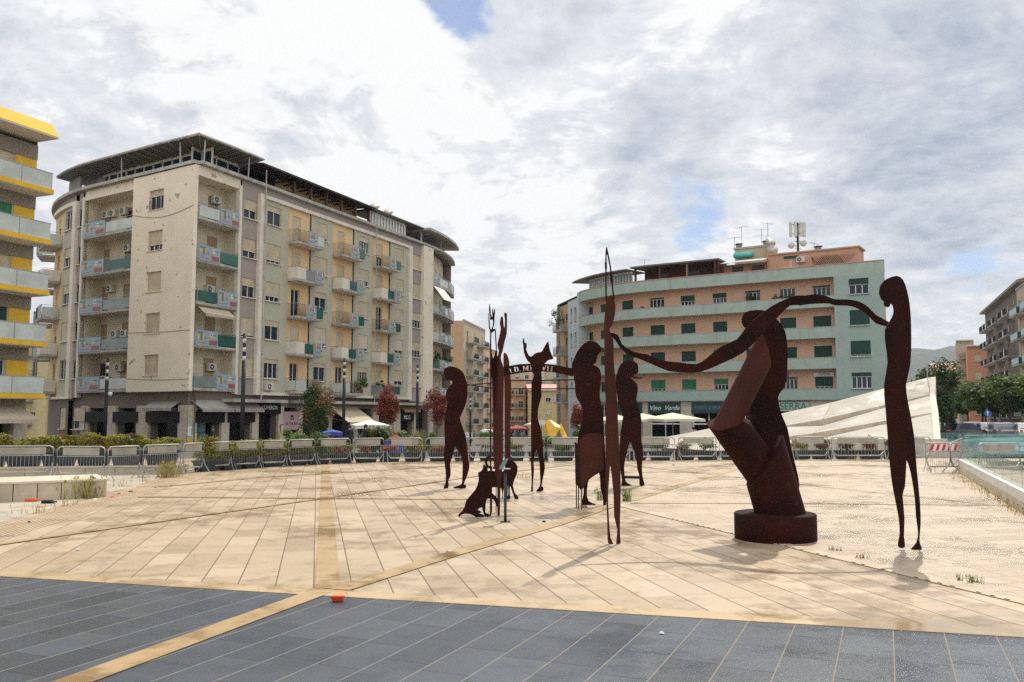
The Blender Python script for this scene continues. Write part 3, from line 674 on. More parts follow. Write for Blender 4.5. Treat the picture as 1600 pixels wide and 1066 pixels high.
Q([(190, 40), (192, 100), (197, 160), (213, 205)], [.008, .02, .018, .02]); Q([(180, 150), (184, 240), (188, 310), (203, 370)], [.008, .014, .014, .02]); Q([(224, 100), (230, 150), (236, 210)], [.01, .018, .022]); Q([(250, 98), (246, 150), (238, 200), (240, 260), (232, 310), (205, 372)], [.01, .018, .022, .018, .014, .02])
Q([(196, 215), (236, 205)], .03); Q([(205, 375), (232, 350), (260, 345)], [.03, .03, .02]); Q([(258, 345), (262, 430), (268, 520), (276, 700), (276, 900)], .014); Q([(204, 375), (202, 480), (203, 700), (204, 1066)], .016)
g = at(*ZS([(204, 1066)])[0], YC - .1); mb.tube([g, (g.x, g.y, 0)], .016, m_rust, 6); build(mb, 'prongs', st)
build(add_bm(MB(), plate_bm([(765.5, 540), (768, 548), (770, 560), (772.5, 556), (774.5, 548), (776, 555), (777, 575), (776, 610), (773, 640), (771, 600), (768, 590), (766, 565)], YC - .06, smooth=2), m_rust), 'hanging_plate', st)
wb = gpy(22.3)
o = [(786.6, 553), (790, 552), (793, 556), (795.5, 564), (796, 572), (798, 590), (799, 620), (797, 660), (798, 700), (797, 722), (794, 742), (793, wb), (790, wb), (789, 742), (788.6, 650), (788, 600), (786.8, 575)]
sculpture('steel_figure', 'slender rusted steel figure without arms right behind the raised hands', 'statue', add_bm(MB(), plate_bm(o, 22.3, smooth=2, folds=((792, -14),)), m_rust2))
# animals
ZD = lambda pts: Z((700, 680), 7.107, pts)
o = ZD([(335, 430), (338, 414), (360, 405), (385, 375), (390, 335), (400, 325), (415, 340), (432, 343), (440, 365), (442, 400), (470, 402), (485, 440), (492, 560), (470, 620), (510, 665), (540, 690), (556, 740), (548, 795), (533, 775), (510, 720), (480, 708), (435, 710), (420, 760), (414, 850), (430, 872), (460, 882), (460, 905), (410, 905), (400, 885), (385, 840), (375, 802), (340, 820), (332, 835), (362, 845), (368, 862), (345, 872), (392, 885), (397, 912), (320, 912), (270, 887), (200, 872), (150, 885), (130, 908), (115, 905), (118, 880), (160, 840), (185, 790), (200, 730), (240, 680), (300, 610), (330, 545), (340, 490), (338, 462)])
sculpture('steel_dog', 'rusted steel dog sitting with its muzzle raised, at the foot of the group', 'statue', add_bm(MB(), plate_bm(o, 18.2, smooth=2), m_rust))
o = ZD([(436, 400), (520, 400), (610, 402), (640, 350), (665, 305), (700, 280), (740, 300), (766, 335), (774, 375), (765, 430), (740, 490), (722, 560), (742, 640), (782, 690), (780, 708), (742, 708), (725, 660), (706, 610), (690, 565), (686, 640), (692, 690), (686, 709), (655, 708), (655, 690), (668, 660), (666, 560), (640, 545), (625, 580), (612, 640), (612, 715), (602, 715), (600, 640), (590, 590), (545, 580), (490, 582), (470, 590), (430, 560), (420, 470)])
sculpture('steel_bull', 'rusted steel bull with a high rump standing behind the sitting dog', 'statue', add_bm(MB(), plate_bm(o, 22.0, smooth=2), m_rust))
c = at(769, 721.8, 19.0); rr = 9.6 / 1370 * 19
rg = thing('steel_ring', (c.x, 19.0, 0), 'small rusted steel ring held upright on thin rods above the dog', 'statue', SG)
build(MB().tube([c + Vector((rr * math.cos(a), 0, rr * math.sin(a))) for a in [2 * math.pi * k / 28 for k in range(29)]], .026, m_rust, 8, False), 'ring', rg, True)
for px in (768.3, 775.3): a = at(px, 729 if px < 770 else 728, 18.97); build(MB().tube([a, (a.x, a.y, 0)], .011, m_rust, 6), 'rod', rg)
# long lances carried across the group
lan = lambda a, b, ya, yb, lab: sculpture('steel_lance', lab, 'lance', MB().tube([at(*a, ya), at(*b, yb)], .015, m_rust, 6))
lan((728, 602.5), (776, 597.5), 25.1, 19.3, 'upper thin steel lance running from the bowed man to the staff')
lan((728, 600.5), (776, 608), 25.2, 19.25, 'lower thin steel lance running from the bowed man to the staff')
lan((796, 595.5), (903, 593.5), 22.3, 20.7, 'upper thin steel lance passing under the arch behind the headdress figure')
lan((796, 607.5), (903, 607.5), 22.35, 20.7, 'lower thin steel lance passing under the arch behind the headdress figure')
# information post
ip = gnd(789.5, 815.5)
info = thing('information_post', ip, 'slim dark green post with a tilted information plate in front of the sculptures', 'sign')
build(MB().box(ip + Vector((0, 0, .006)), (.19, .16, .012), m_infog), 'base_plate', info)
build(MB().tube([ip + Vector((0, 0, .012)), ip + Vector((0, 0, 1.02))], .028, m_infog, 12), 'post', info, True)
mb = MB(); k = ip + Vector((0, 0, 1.03)); mb.obox(k + Vector((-.10, -.10, -.01)), (.20, 0, 0), (0, .2, 0), (0, 0, .012), m_galv); build(mb, 'bracket', info)
mb = MB(); mb.obox(k + Vector((-.115, -.16, .0)), (.07, .0, .0), (.11, .17, .19), (-.012, 0, .012), m_infop); build(mb, 'plate', info)
REV[0] = True
# ------------------------------------------------------------------ windows, balconies, shop fronts (shared meshes)
CACHE = {}
def win_mesh(w, h, kind, fm, gm):
    k = ('w', round(w, 2), round(h, 2), kind, fm.name, gm.name)
    if k in CACHE: return CACHE[k]
    mb = MB(); t = .06
    for x in (-w / 2 + t / 2, w / 2 - t / 2): mb.box((x, -.13, h / 2), (t, .06, h), fm)
    for z in (t / 2, h - t / 2): mb.box((0, -.132, z), (w - 2 * t, .055, t), fm)
    n = {'two': 2, 'one': 1, 'three': 3, 'four': 4}[kind]
    for q in range(1, n): mb.box((-w / 2 + w * q / n, -.128, h / 2), (.075, .066, h - 2 * t), fm)
    mb.poly([(-w / 2, -.15, 0), (w / 2, -.15, 0), (w / 2, -.15, h), (-w / 2, -.15, h)], gm)
    CACHE[k] = mb.to_mesh('window'); return CACHE[k]
def shut_mesh(w, h, mt, dn):
    k = ('s', round(w, 2), round(h, 2), mt.name)
    if k not in CACHE:
        mb = MB(); mb.box((0, -.075, -h / 2), (w - .02, .03, h), mt); mb.box((0, -.06, -h + .02), (w - .02, .045, .04), m_wframe); CACHE[k] = mb.to_mesh('shutter')
    return CACHE[k]
def sill_mesh(w, mt):
    k = ('sill', round(w, 2), mt.name)
    if k not in CACHE: CACHE[k] = MB().box((0, .0, -.03), (w + .16, .30, .055), mt).to_mesh('sill')
    return CACHE[k]
def window(root, P, s, z, w, h, d=0.0, shut=0.0, sm=None, kind='two', fm=None, gm=None, sill=True, name='window', sillm=None):
    fm = fm or m_wframe; gm = gm or m_glass
    M = frame_at(P, s, d, z)
    wo = place(win_mesh(w, h, kind, fm, gm), name, root, M)
    if shut > .02:
        so_ = place_in(shut_mesh(w, h * shut, sm or m_shut, 0), 'shutter', wo); so_.location = (0, 0, h)
    if sill: place_in(sill_mesh(w, sillm or m_creamw), 'sill', wo)
    return wo
def ac_unit(root, P, s, d, z):
    if 'ac' not in CACHE:
        mb = MB(); mb.box((0, .16, .3), (.82, .30, .58), m_ac); mb.box((-.3, .1, -.02), (.05, .26, .04), m_galv); mb.box((.3, .1, -.02), (.05, .26, .04), m_galv); CACHE['ac'] = mb.to_mesh('air_conditioner')
        mb = MB(); mb.tube([(.12, .312, .3), (.12, .325, .3)], .22, m_dkmetal, 20); mb.tube([(.12, .325, .3), (.12, .332, .3)], .07, m_ac, 12)
        for k in range(3):
            r = .08 + .06 * k; mb.tube([(.12 + r * math.cos(a), .328, .3 + r * math.sin(a)) for a in [k2 * .5236 for k2 in range(13)]], .006, m_ac, 4, False)
        CACHE['acf'] = mb.to_mesh('fan')
    a = place(CACHE['ac'], 'air_conditioner', root, frame_at(P, s, d, z)); place_in(CACHE['acf'], 'fan', a)
def mosaic(mb, x0, x1, y, z0, z1, seed):
    """painted balcony panel: blue grey board with blocks and bars of colour, 4 mm proud of the board"""
    w, h = x1 - x0, z1 - z0; mb.box(((x0 + x1) / 2, y, (z0 + z1) / 2), (w, .03, h), m_panel)
    if seed == 0:
        R = [(.05, .30, .80, .90, m_pb), (.18, .27, .35, .80, m_pn), (.06, .12, .45, .72, m_py), (.27, .33, .5, .85, m_py), (.08, .45, .16, .22, m_po), (.60, .95, .10, .40, m_pr), (.55, .9, .55, .62, m_py), (.64, .74, .62, .85, m_pw), (.66, .72, .70, .78, m_po), (.40, .45, .45, .62, m_pb), (.52, .60, .48, .55, m_po), (.78, .92, .70, .76, m_pb)]
    else:
        R = [(.08, .16, .45, .85, m_po), (.20, .28, .40, .92, m_py), (.30, .42, .55, .70, m_pr), (.42, .50, .62, .80, m_po), (.55, .75, .55, .66, m_pb), (.60, .70, .75, .92, m_po), (.76, .84, .50, .85, m_pw), (.72, .92, .34, .42, m_pr), (.80, .92, .08, .34, m_py), (.10, .26, .26, .31, m_pn), (.32, .66, .22, .28, m_pn), (.05, .12, .08, .14, m_po), (.86, .95, .6, .9, m_pb)]
    for a, b, c, d, mt in R: mb.box((x0 + w * (1 - (a + b) / 2), y + .019, z0 + h * (c + d) / 2), (w * (b - a), .012, h * (d - c)), mt)
def rail_mesh(w, dp, kind):
    """open railing of uprights round three sides (local frame, x to the viewer's left)"""
    mb = MB(); z = 1.0
    mb.tube([(-w / 2, 0, z), (-w / 2, dp, z), (w / 2, dp, z), (w / 2, 0, z)], .02, m_galv, 6)
    n = int(w / .12)
    for k in range(n + 1): x = -w / 2 + w * k / n; mb.box((x, dp, z / 2), (.014, .014, z), m_dkmetal)
    for k in range(int(dp / .12)):
        for x in (-w / 2, w / 2): mb.box((x, dp * k * .12 / dp, z / 2), (.014, .014, z), m_dkmetal)
    return mb
def balcony(root, P, s, z, w, dp, style, d=0.0):
    """style: list of (kind, fraction) from the viewer's left to right; kinds glass, green, grey, panel, wall, rail"""
    k = ('balc', round(w, 2), round(dp, 2))
    if k not in CACHE:
        mb = MB(); mb.box((0, dp / 2, -.09), (w, dp, .18), m_concrete); mb.box((0, dp / 2, -.19), (w - .1, dp - .06, .012), m_soffit); CACHE[k] = mb.to_mesh('balcony')
    b = place(CACHE[k], 'balcony', root, frame_at(P, s, d, z))
    k2 = ('rail', round(w, 2), round(dp, 2), tuple(style))
    if k2 not in CACHE:
        mb = MB(); pn = MB(); x = w / 2
        mb.tube([(w / 2 - .02, 0, 1.02), (w / 2 - .02, dp - .03, 1.02), (-w / 2 + .02, dp - .03, 1.02), (-w / 2 + .02, 0, 1.02)], .022, m_galv, 6)
        gm = dict(glass=m_balglass, green=m_balgreen, grey=m_balgrey, wall=m_creamw)
        for kind, fr in style:
            x2 = x - w * fr; c = (x + x2) / 2
            if kind == 'panel': mosaic(pn, x2 + .01, x - .01, dp + .02, -.06, 1.06, 1 if w < 4 else 0)
            elif kind == 'rail':
                for q in range(int(w * fr / .11)): mb.box((x - .055 - q * .11, dp - .03, .5), (.015, .015, 1.0), m_dkmetal)
                mb.box((c, dp - .03, .06), (w * fr, .02, .02), m_dkmetal)
            elif kind == 'wall': mb.box((c, dp - .05, .46), (w * fr, .09, .92), m_creamw)
            else:
                mb.box((c, dp - .03, .46), (w * fr - .04, .02, .78), gm[kind])
                for xx in (x - .02, x2 + .02): mb.box((xx, dp - .03, .5), (.035, .035, 1.0), m_galv)
            x = x2
        for xx, kd in ((w / 2 - .03, style[0][0]), (-w / 2 + .03, style[-1][0])):
            mb.box((xx, dp / 2, .46), (.03 if kd != 'wall' else .09, dp - .1, .8 if kd != 'wall' else .92), gm.get(kd, m_balglass) if kd != 'rail' else m_dkmetal) if kd != 'rail' else [mb.box((xx, .1 + q * .12, .5), (.015, .015, 1.0), m_dkmetal) for q in range(int(dp / .12))]
        CACHE[k2] = (mb.to_mesh('railing'), pn.to_mesh('painted_panel') if pn.v else None)
    r, p = CACHE[k2]; place_in(r, 'railing', b)
    if p: place_in(p, 'painted_panel', b)
    return b
def sign(root, P, s, z, w, h, d, mt, text=None, size=.5, lm=None, shear=0, lift=0.0):
    M = frame_at(P, s, d, z); mb = MB(); mb.box((0, .04, 0), (w, .08, h), mt); mb.box((0, .04, h / 2 + .02), (w + .04, .1, .04), m_dkmetal)
    k = ('sign', w, h, mt.name); CACHE.setdefault(k, mb.to_mesh('shop_sign')); so_ = place(CACHE[k], 'shop_sign', root, M)
    if text:
        me = text_mesh(text, size, .006, shear).copy(); me.materials.clear(); me.materials.append(lm or m_letw)
        R = Matrix(((-1, 0, 0), (0, 0, 1), (0, 1, 0))).to_4x4()
        me.transform(R); t = place_in(me, 'lettering', so_); t.location = (0, .085, lift)
    return so_
def awning(root, P, s, z, w, out, drop, mt, name='awning', d=0.0):
    k = ('awn', round(w, 2), out, drop, mt.name)
    if k not in CACHE:
        mb = MB(); a = [(-w / 2, 0, 0), (w / 2, 0, 0), (w / 2, out, -drop), (-w / 2, out, -drop)]
        mb.prism([Vector(p) - Vector((0, 0, .02)) for p in a], a, mt)
        for q in range(int(w / .3)): x = -w / 2 + .15 + q * .3; mb.box((x, out + .012, -drop - .12), (.285, .02, .22), mt)
        for x in (-w / 2 + .05, w / 2 - .05): mb.tube([(x, 0, -.5 * drop - .3), (x, out - .05, -drop - .03)], .015, m_galv, 6)
        CACHE[k] = mb.to_mesh('awning')
    return place(CACHE[k], name, root, frame_at(P, s, d, z))
def pillar(mb, P, s0, s1, z0, z1, d0, d1, mt): strip(mb, P, s0, s1, d0, d1, z0, z1, mt)

# ------------------------------------------------------------------ the big corner apartment block
K = at(300, 611, 62.0)
BR = Path(heading_path((K.x, K.y), [(33.8, 23.1, 23.1, 1), (13, 22, -4, 10)]), -1)
BLp = Path(heading_path((K.x, K.y), [(13.8, -57, -57, 1), (15, -54, -14, 12), (10, -12, -12, 1)]), 1)
FZ = [3.95 + 3.08 * k for k in range(5)]; CORN = 20.1; GB = -1.6
blk = thing('apartment_building', (K.x, K.y, -.7), 'big cream, peach and grey green corner apartment block with painted balcony panels', 'building')
r1 = lambda a, b: random.uniform(a, b)
def S(px, z=11.0, d=0.0): return BR.of(px, z, d)
def SL(px, z=11.0, d=0.0): return BLp.of(px, z, d)
# right face, section limits from the corner
sA, sB, sC, sD, sE, sF, sG, sH, sI, sJ, sK_, sM, sN = [S(p) for p in (374, 399, 407, 447, 482, 516, 550, 580, 607, 635, 640, 657, 672)]
SHF = [(1, 1, .72, .62, .45), ]
shrand = random.Random(3)
walls = MB(); TR = MB()
def win_ops(P, s, w, zs, h): return [(s - w / 2, s + w / 2, z, z + h) for z in zs]
# mauve strip with windows
sW = (sA + sB) / 2 + .1; wz = [z + .95 for z in FZ]
ops = win_ops(BR, sW, 1.5, wz, 1.5)
wall(walls, BR, sA, sB, 3.55, CORN, m_mauve, ops, d=0.0)
for i, z in enumerate(wz): window(blk, BR, sW, z, 1.5, 1.5, 0, (.95, .9, .42, .65, .55)[i], kind='two')
# fins and the framed grey green and peach field
zF0, zF1 = 3.72, 19.45
for a, b in ((sB, sC), (sJ, sK_)): strip(TR, BR, a, b, -.1, .32, zF0 - .15, zF1, m_creamw)
strip(TR, BR, sC + .002, sJ - .002, -.1, .30, zF1 - .28, zF1 - .002, m_creamw); strip(TR, BR, sC + .002, sJ - .002, -.1, .34, zF0 - .15, zF0 + .06, m_creamw)
wall(walls, BR, sB, sK_, zF1 - .1, CORN, m_mauve, d=0.0)
for (a, b, ctr, w) in ((sC, sD, S(424), 1.75), (sE, sF, S(499), 1.75), (sG, sH, S(566), 1.7), (sI, sJ, S(622), 1.7)):
    ops = win_ops(BR, ctr, w, wz, 1.55); wall(walls, BR, a, b, zF0, zF1 - .2, m_ggreen, ops, d=.12)
    for i, z in enumerate(wz):
        f = shrand.choice((.98, .98, .75, .85, .3, .7)); sm = m_shutp if (i == 1 and ctr > sE) else m_shut
        if i == 0 and ctr < sG: f = .22
        window(blk, BR, ctr, z, w, 1.55, .12, f, sm, kind=shrand.choice(('two', 'four', 'three')))
for n_, (a, b, ctr, w) in enumerate(((sD, sE, S(461), 1.15), (sF, sG, S(531), 1.15), (sH, sI, S(592), 1.15))):
    ops = win_ops(BR, ctr, w, FZ, 2.35); wall(walls, BR, a, b, zF0, zF1 - .2, m_peach, ops, d=.0)
    bs = (a + b) / 2 + .25
    for i, z in enumerate(FZ):
        f = shrand.choice((.98, .9, .55, .98)); f = 0.0 if (i == 0 and n_ < 2) or (i == 2 and n_ != 1) else f
        window(blk, BR, ctr, z, w, 2.35, 0, f, m_shutp if i == 1 else m_shut, kind='two', sill=False, name='balcony_door')
        if i == 0: st_ = (('rail', .3), ('panel', .0001), ('wall', .6999)) if n_ == 2 else (('glass', .35), ('wall', .65))
        elif i in (4, 2): st_ = (('rail', .34), ('panel', .38), (('glass', .28), ('green', .28), ('green', .28))[n_] if i == 4 else ('green', .28))
        else: st_ = (('wall', .30), (('grey', .34), ('green', .34), ('green', .34))[n_] if i == 3 else ('green', .34), ('panel', .36))
        if i == 0:
            b_ = balcony(blk, BR, bs, z, 3.6, 1.15, (('grey', .4), ('green', .6)) if n_ == 2 else (('glass', .4), ('rail', .6)), 0)
        else: balcony(blk, BR, bs, z, 3.6, 1.15, st_, 0)
# mauve with wide pale shutters, end pilaster
ops = win_ops(BR, (sK_ + sM) / 2, 2.5, wz, 1.6); wall(walls, BR, sK_, sM, 3.4, CORN, m_mauve, ops)
for i, z in enumerate(wz): window(blk, BR, (sK_ + sM) / 2, z, 2.5, 1.6, 0, (.98, .55, .5, .98, .98)[i], kind='four')
strip(TR, BR, sM, sN, -.2, .35, 3.3, CORN - .1, m_cream)
# rounded end with continuous balconies
sEnd = BR.len
cw = [(sN + 2.2, 1.1), (sN + 5.0, .9), (sN + 7.6, 1.1), (sN + 10.2, .9)]
ops = [o for s, w in cw for o in win_ops(BR, s, w, FZ, 2.2)]
wall(walls, BR, sN, sEnd, 3.4, CORN, m_loggia, ops, d=-1.1)
for i, z in enumerate(FZ):
    for s, w in cw: window(blk, BR, s, z, w, 2.2, -1.1, shrand.choice((0, .4, .95, .6)), kind='two', sill=False, name='balcony_door')
for i, z in enumerate(FZ):
    b = MB(); strip(b, BR, sN + .02, sEnd, -1.1, .28, z - .2, z, m_concrete); bo_ = build(b, 'balcony', blk)
    rl = MB(); q = sN + .05; kinds = ['green' if i == 1 else 'glass', 'panel', 'glass', 'panel', 'glass', 'panel', 'glass']; Ls = (2.1, 2.0, 1.4, 2.0, 1.4, 2.0, 1.6)
    if i == 4: kinds = ['panel', 'glass', 'glass', 'panel', 'glass', 'panel', 'glass']
    for kd, L in zip(kinds, Ls):
        e = min(q + L, sEnd)
        if kd == 'panel':
            pn = MB(); strip(pn, BR, q, e - .03, .27, .30, z - .02, z + 1.02, m_panel)
            for a, c, z0_, z1_, mt in ((.1, .3, .5, .9, m_py), (.15, .25, .3, .5, m_pn), (.4, .8, .2, .3, m_po), (.55, .9, .55, .62, m_pb), (.6, .95, .08, .2, m_pr), (.4, .5, .6, .9, m_pw)): strip(pn, BR, q + (e - q) * a, q + (e - q) * c, .30, .312, z + z0_, z + z1_, mt)
            build(pn, 'painted_panel', bo_)
        else: strip(rl, BR, q + .03, e - .03, .22, .245, z + .06, z + .86, m_balgreen if kd == 'green' else m_balglass)
        strip(rl, BR, e - .02, e + .02, .2, .25, z, z + 1.0, m_galv); q = e
    strip(rl, BR, sN + .05, sEnd, .21, .25, z + 1.0, z + 1.04, m_galv)
    build(rl, 'railing', bo_)
mbw = MB(); q0, q1 = sN + .3, sN + 3.6
for a, b in zip([q0 + .4125 * k for k in range(8)], [q0 + .4125 * k for k in range(1, 9)]):
    mbw.prism([BR.at(a, .25, 16.0), BR.at(b, .25, 16.0), BR.at(b, 1.5, 14.4), BR.at(a, 1.5, 14.4)], [BR.at(a, .25, 16.03), BR.at(b, .25, 16.03), BR.at(b, 1.53, 14.43), BR.at(a, 1.53, 14.43)], m_awnw)
build(mbw, 'awning', blk)
# loggia on the right face
def loggia(P, s0, s1, dep, doors, side_d=.30):
    z0, z1 = FZ[0] - .2, 19.3
    wall(walls, P, s0, s1, z0, z1, m_loggia, [(s - w / 2, s + w / 2, z, z + 2.3) for z in FZ for s, w in doors], d=-dep)
    for q in (s0, s1): walls.poly([P.at(q, -dep, z0), P.at(q, side_d - .03, z0), P.at(q, side_d - .03, z1), P.at(q, -dep, z1)], m_loggia)
    strip(walls, P, s0, s1, -dep, side_d - .02, z1, CORN - .05, m_cream)
loggia(BR, .02, sA - .15, 1.5, [(S(329, 11, -1.5), 1.1)], .0)
strip(TR, BR, sA - .30, sA, -.3, .06, 3.6, 19.6, m_creamw)
dsr = S(329, 11, -1.5)
for i, z in enumerate(FZ):
    f = (.98, .95, .45, .5, .42)[i]; window(blk, BR, dsr, z, 1.1, 2.3, -1.5, f, m_shutt, fm=m_wframed, kind='two', sill=False, name='balcony_door')
    w_ = sA - .35
    st_ = ((('grey', .52), ('panel', .48)), (('panel', .52), ('green', .48)), (('green', .5), ('panel', .5)), (('panel', .52), ('green', .48)), (('glass', .5), ('panel', .5)))[i]
    balcony(blk, BR, w_ / 2 + .05, z, w_ - .1, 1.62, st_, -1.5)
awning(blk, BR, sA * .42, FZ[1] + 2.75, sA * .68, .55, .45, m_awn, d=0.0)
ac_unit(blk, BR, sA * .72, -1.48, FZ[4] + 1.75); ac_unit(blk, BR, sA * .62, -1.48, FZ[2] + 1.0); ac_unit(blk, BR, sA * .72, -1.48, FZ[0] + 1.35); ac_unit(blk, BR, sC + .9, .14, 3.95)
# left face: cream pilaster block with windows
L1, L2 = SL(208), SL(124)
wcx = SL(245)
pz = [z + .98 for z in FZ]
ops = win_ops(BLp, wcx, 1.75, pz, 1.5)
wall(walls, BLp, 0.0, L1, 3.72, CORN - .1, m_cream, ops, d=.30, depth=.3)
walls.poly([BLp.at(L1, .30, 3.72), BLp.at(L1, -1.6, 3.72), BLp.at(L1, -1.6, CORN - .1), BLp.at(L1, .30, CORN - .1)], m_cream)
walls.poly([BLp.at(0, .30, 3.72), BR.at(0.02, 0, 3.72), BR.at(.02, 0, CORN - .1), BLp.at(0, .30, CORN - .1)], m_cream)
walls.poly([BLp.at(0, .30, 3.72), BLp.at(L1, .30, 3.72), BLp.at(L1, -1, 3.72), BLp.at(0, -1, 3.72)], m_cream)
for i, z in enumerate(pz): window(blk, BLp, wcx, z, 1.75, 1.5, .22, (.98, .98, .98, .72, .32)[i], kind='three')
rl = MB(); M_ = frame_at(BLp, wcx, .30, pz[4])
for k in range(12): rl.tube([M_ @ Vector((-.85 + .155 * k, -.02, 0)), M_ @ Vector((-.85 + .155 * k, -.02, .72))], .012, m_dkmetal, 4)
rl.tube([M_ @ Vector((-.87, -.02, .72)), M_ @ Vector((.87, -.02, .72))], .018, m_dkmetal, 4); build(rl, 'window_railing', blk)
# left loggia
dl = [(SL(163, 11, -1.6), 1.0), (SL(198, 11, -1.6), 1.0)]
loggia(BLp, L1 + .02, L2 - .3, 1.6, dl, .02)
strip(TR, BLp, L2 - .30, L2, -.3, .08, 3.4, 19.6, m_creamw)
for i, z in enumerate(FZ):
    for j, (s, w) in enumerate(dl): window(blk, BLp, s, z, w, 2.3, -1.6, ((.05, .98), (.98, .7), (.45, .5), (.98, .6), (.98, .1))[i][j], m_shutt, fm=m_wframed, kind='two', sill=False, name='balcony_door')
    w_ = L2 - .3 - L1
    balcony(blk, BLp, L1 + w_ / 2, z, w_ - .1, 1.7, (('panel', .45), (('glass', .55), ('grey', .55), ('grey', .55), ('green', .55), ('glass', .55))[i]), -1.6)
for s, i, z in ((.72, 4, 1.75), (.52, 4, 1.75), (.85, 4, 1.75), (.42, 3, 1.75), (.72, 2, 1.75), (.6, 1, 1.1), (.42, 1, 1.1), (.5, 0, 1.5), (.75, 0, .6)): ac_unit(blk, BLp, L1 + (L2 - L1) * s, -1.58, FZ[i] + z)
# beyond the left loggia: mauve, fin, grey green bay, peach bay with balconies
L3, L4, L5 = SL(118), SL(113), SL(97)
L6, L7 = min(L5 + 3.8, BLp.len - 6), BLp.len
wzL = [z + .95 for z in FZ]
ops = win_ops(BLp, (L2 + L3) / 2 + .1, .7, wzL, 1.5); wall(walls, BLp, L2, L3, 3.4, CORN, m_mauve, ops)
for i, z in enumerate(wzL): window(blk, BLp, (L2 + L3) / 2 + .1, z, .7, 1.5, 0, .0, kind='one')
strip(TR, BLp, L3, L4, -.1, .3, 3.3, 19.4, m_creamw); strip(TR, BLp, L4, L6, -.1, .3, 19.1, 19.4, m_creamw); strip(TR, BLp, L4, L6, -.1, .3, 3.3, 3.5, m_creamw)
ops = win_ops(BLp, (L4 + L5) / 2, 1.5, wzL, 1.6); wall(walls, BLp, L4, L5, 3.4, 19.2, m_ggreen, ops, d=.1)
for i, z in enumerate(wzL): window(blk, BLp, (L4 + L5) / 2, z, 1.5, 1.6, .1, (.0, .98, .45, .5, .0)[i], kind='two')
ops = win_ops(BLp, (L5 + L6) / 2, 1.0, FZ, 2.3); wall(walls, BLp, L5, L6, 3.4, 19.2, m_peach, ops)
for i, z in enumerate(FZ):
    window(blk, BLp, (L5 + L6) / 2, z, 1.0, 2.3, 0, .3 * (i % 3), kind='two', sill=False, name='balcony_door')
    balcony(blk, BLp, (L5 + L6) / 2 + .3, z, 3.2, 1.3, ((('rail', .4), ('panel', .6)) if i else (('wall', 1.0),)) if i % 2 == 0 else (('panel', .45), ('wall', .55)), 0)
wall(walls, BLp, L4, L6, 19.2, CORN, m_mauve)
wall(walls, BLp, L6, L7, 3.4, CORN, m_ggreen)
for i, z in enumerate(FZ): balcony(blk, BLp, L6 + 4, z, 3.2, 1.4, (('rail', .4), ('panel', .6)), 0)
# cornice, roof, back walls
strip(TR, BR, 0, sEnd, -.3, .38, CORN - .02, CORN + .22, m_concrete); strip(TR, BLp, .0, L7, -.3, .42, CORN - .02, CORN + .22, m_concrete)
roof = [BLp.at(q, -.1, CORN + .1) for q in [L7] + list(reversed([x for x in BLp.s if .1 < x < L7 - .1]))] + [Vector((K.x, K.y, CORN + .1))] + [BR.at(q, -.1, CORN + .1) for q in [x for x in BR.s if x > .1]]
back = [roof[-1] + Vector((-14, 6, 0)), roof[0] + Vector((6, 8, 0))]
walls.poly(roof + back, m_roofing)
bl = roof[-1:] + back + roof[:1]
for a, b in zip(bl, bl[1:]): walls.poly([(a.x, a.y, GB), (b.x, b.y, GB), b, a], m_mauve)
# ground floor
dG = -.35
def shops(P, s0, s1, opens, mt):
    wall(walls, P, s0, s1, GB, 3.75, mt, [(a, b, GB, t) for a, b, t in opens], d=dG, depth=.6)
    for a, b, t in opens: walls.poly([P.at(a, dG - .6, GB), P.at(b, dG - .6, GB), P.at(b, dG - .6, t), P.at(a, dG - .6, t)], m_glassd)
gl = [(SL(216, 1, dG), SL(184, 1, dG), 2.55), (SL(168, 1, dG), SL(141, 1, dG), 2.55), (SL(281, 1, dG), SL(236, 1, dG), 2.75)]
gl = [(min(a, b), max(a, b), t) for a, b, t in gl]
shops(BLp, 0, L2 + 1.2, gl, m_brown)
wall(walls, BLp, L2 + 1.2, L7, GB, 3.5, m_brown, win_ops(BLp, SL(122, 1), 1.7, [.9], 1.7) + win_ops(BLp, SL(97, 1), 1.3, [.9], 1.7))
window(blk, BLp, SL(122, 1), .9, 1.7, 1.7, 0, .62, kind='two'); window(blk, BLp, SL(97, 1), .9, 1.3, 1.7, 0, .98, kind='two')
gpx = [(304, 342), (355, 390), (401, 431), (440, 463), (470, 492), (516, 548), (556, 580), (589, 612), (623, 644), (650, 668)]
gr = [(S(a, 1, dG), S(b, 1, dG), 2.6) for a, b in gpx]
shops(BR, 0, sEnd, gr, m_brown)
for P, lst in ((BLp, gl), (BR, gr)):
    edges = sorted([(a, b) for a, b, t in lst]); prev = 0.0
    for a, b in edges + [((edges[-1][1] + 1.1), 0)]:
        pm = MB(); strip(pm, P, max(prev, a - 1.5) + .03, a - .03, dG, dG + .22, GB, 2.72, m_travp); build(pm, 'pillar', blk); prev = b
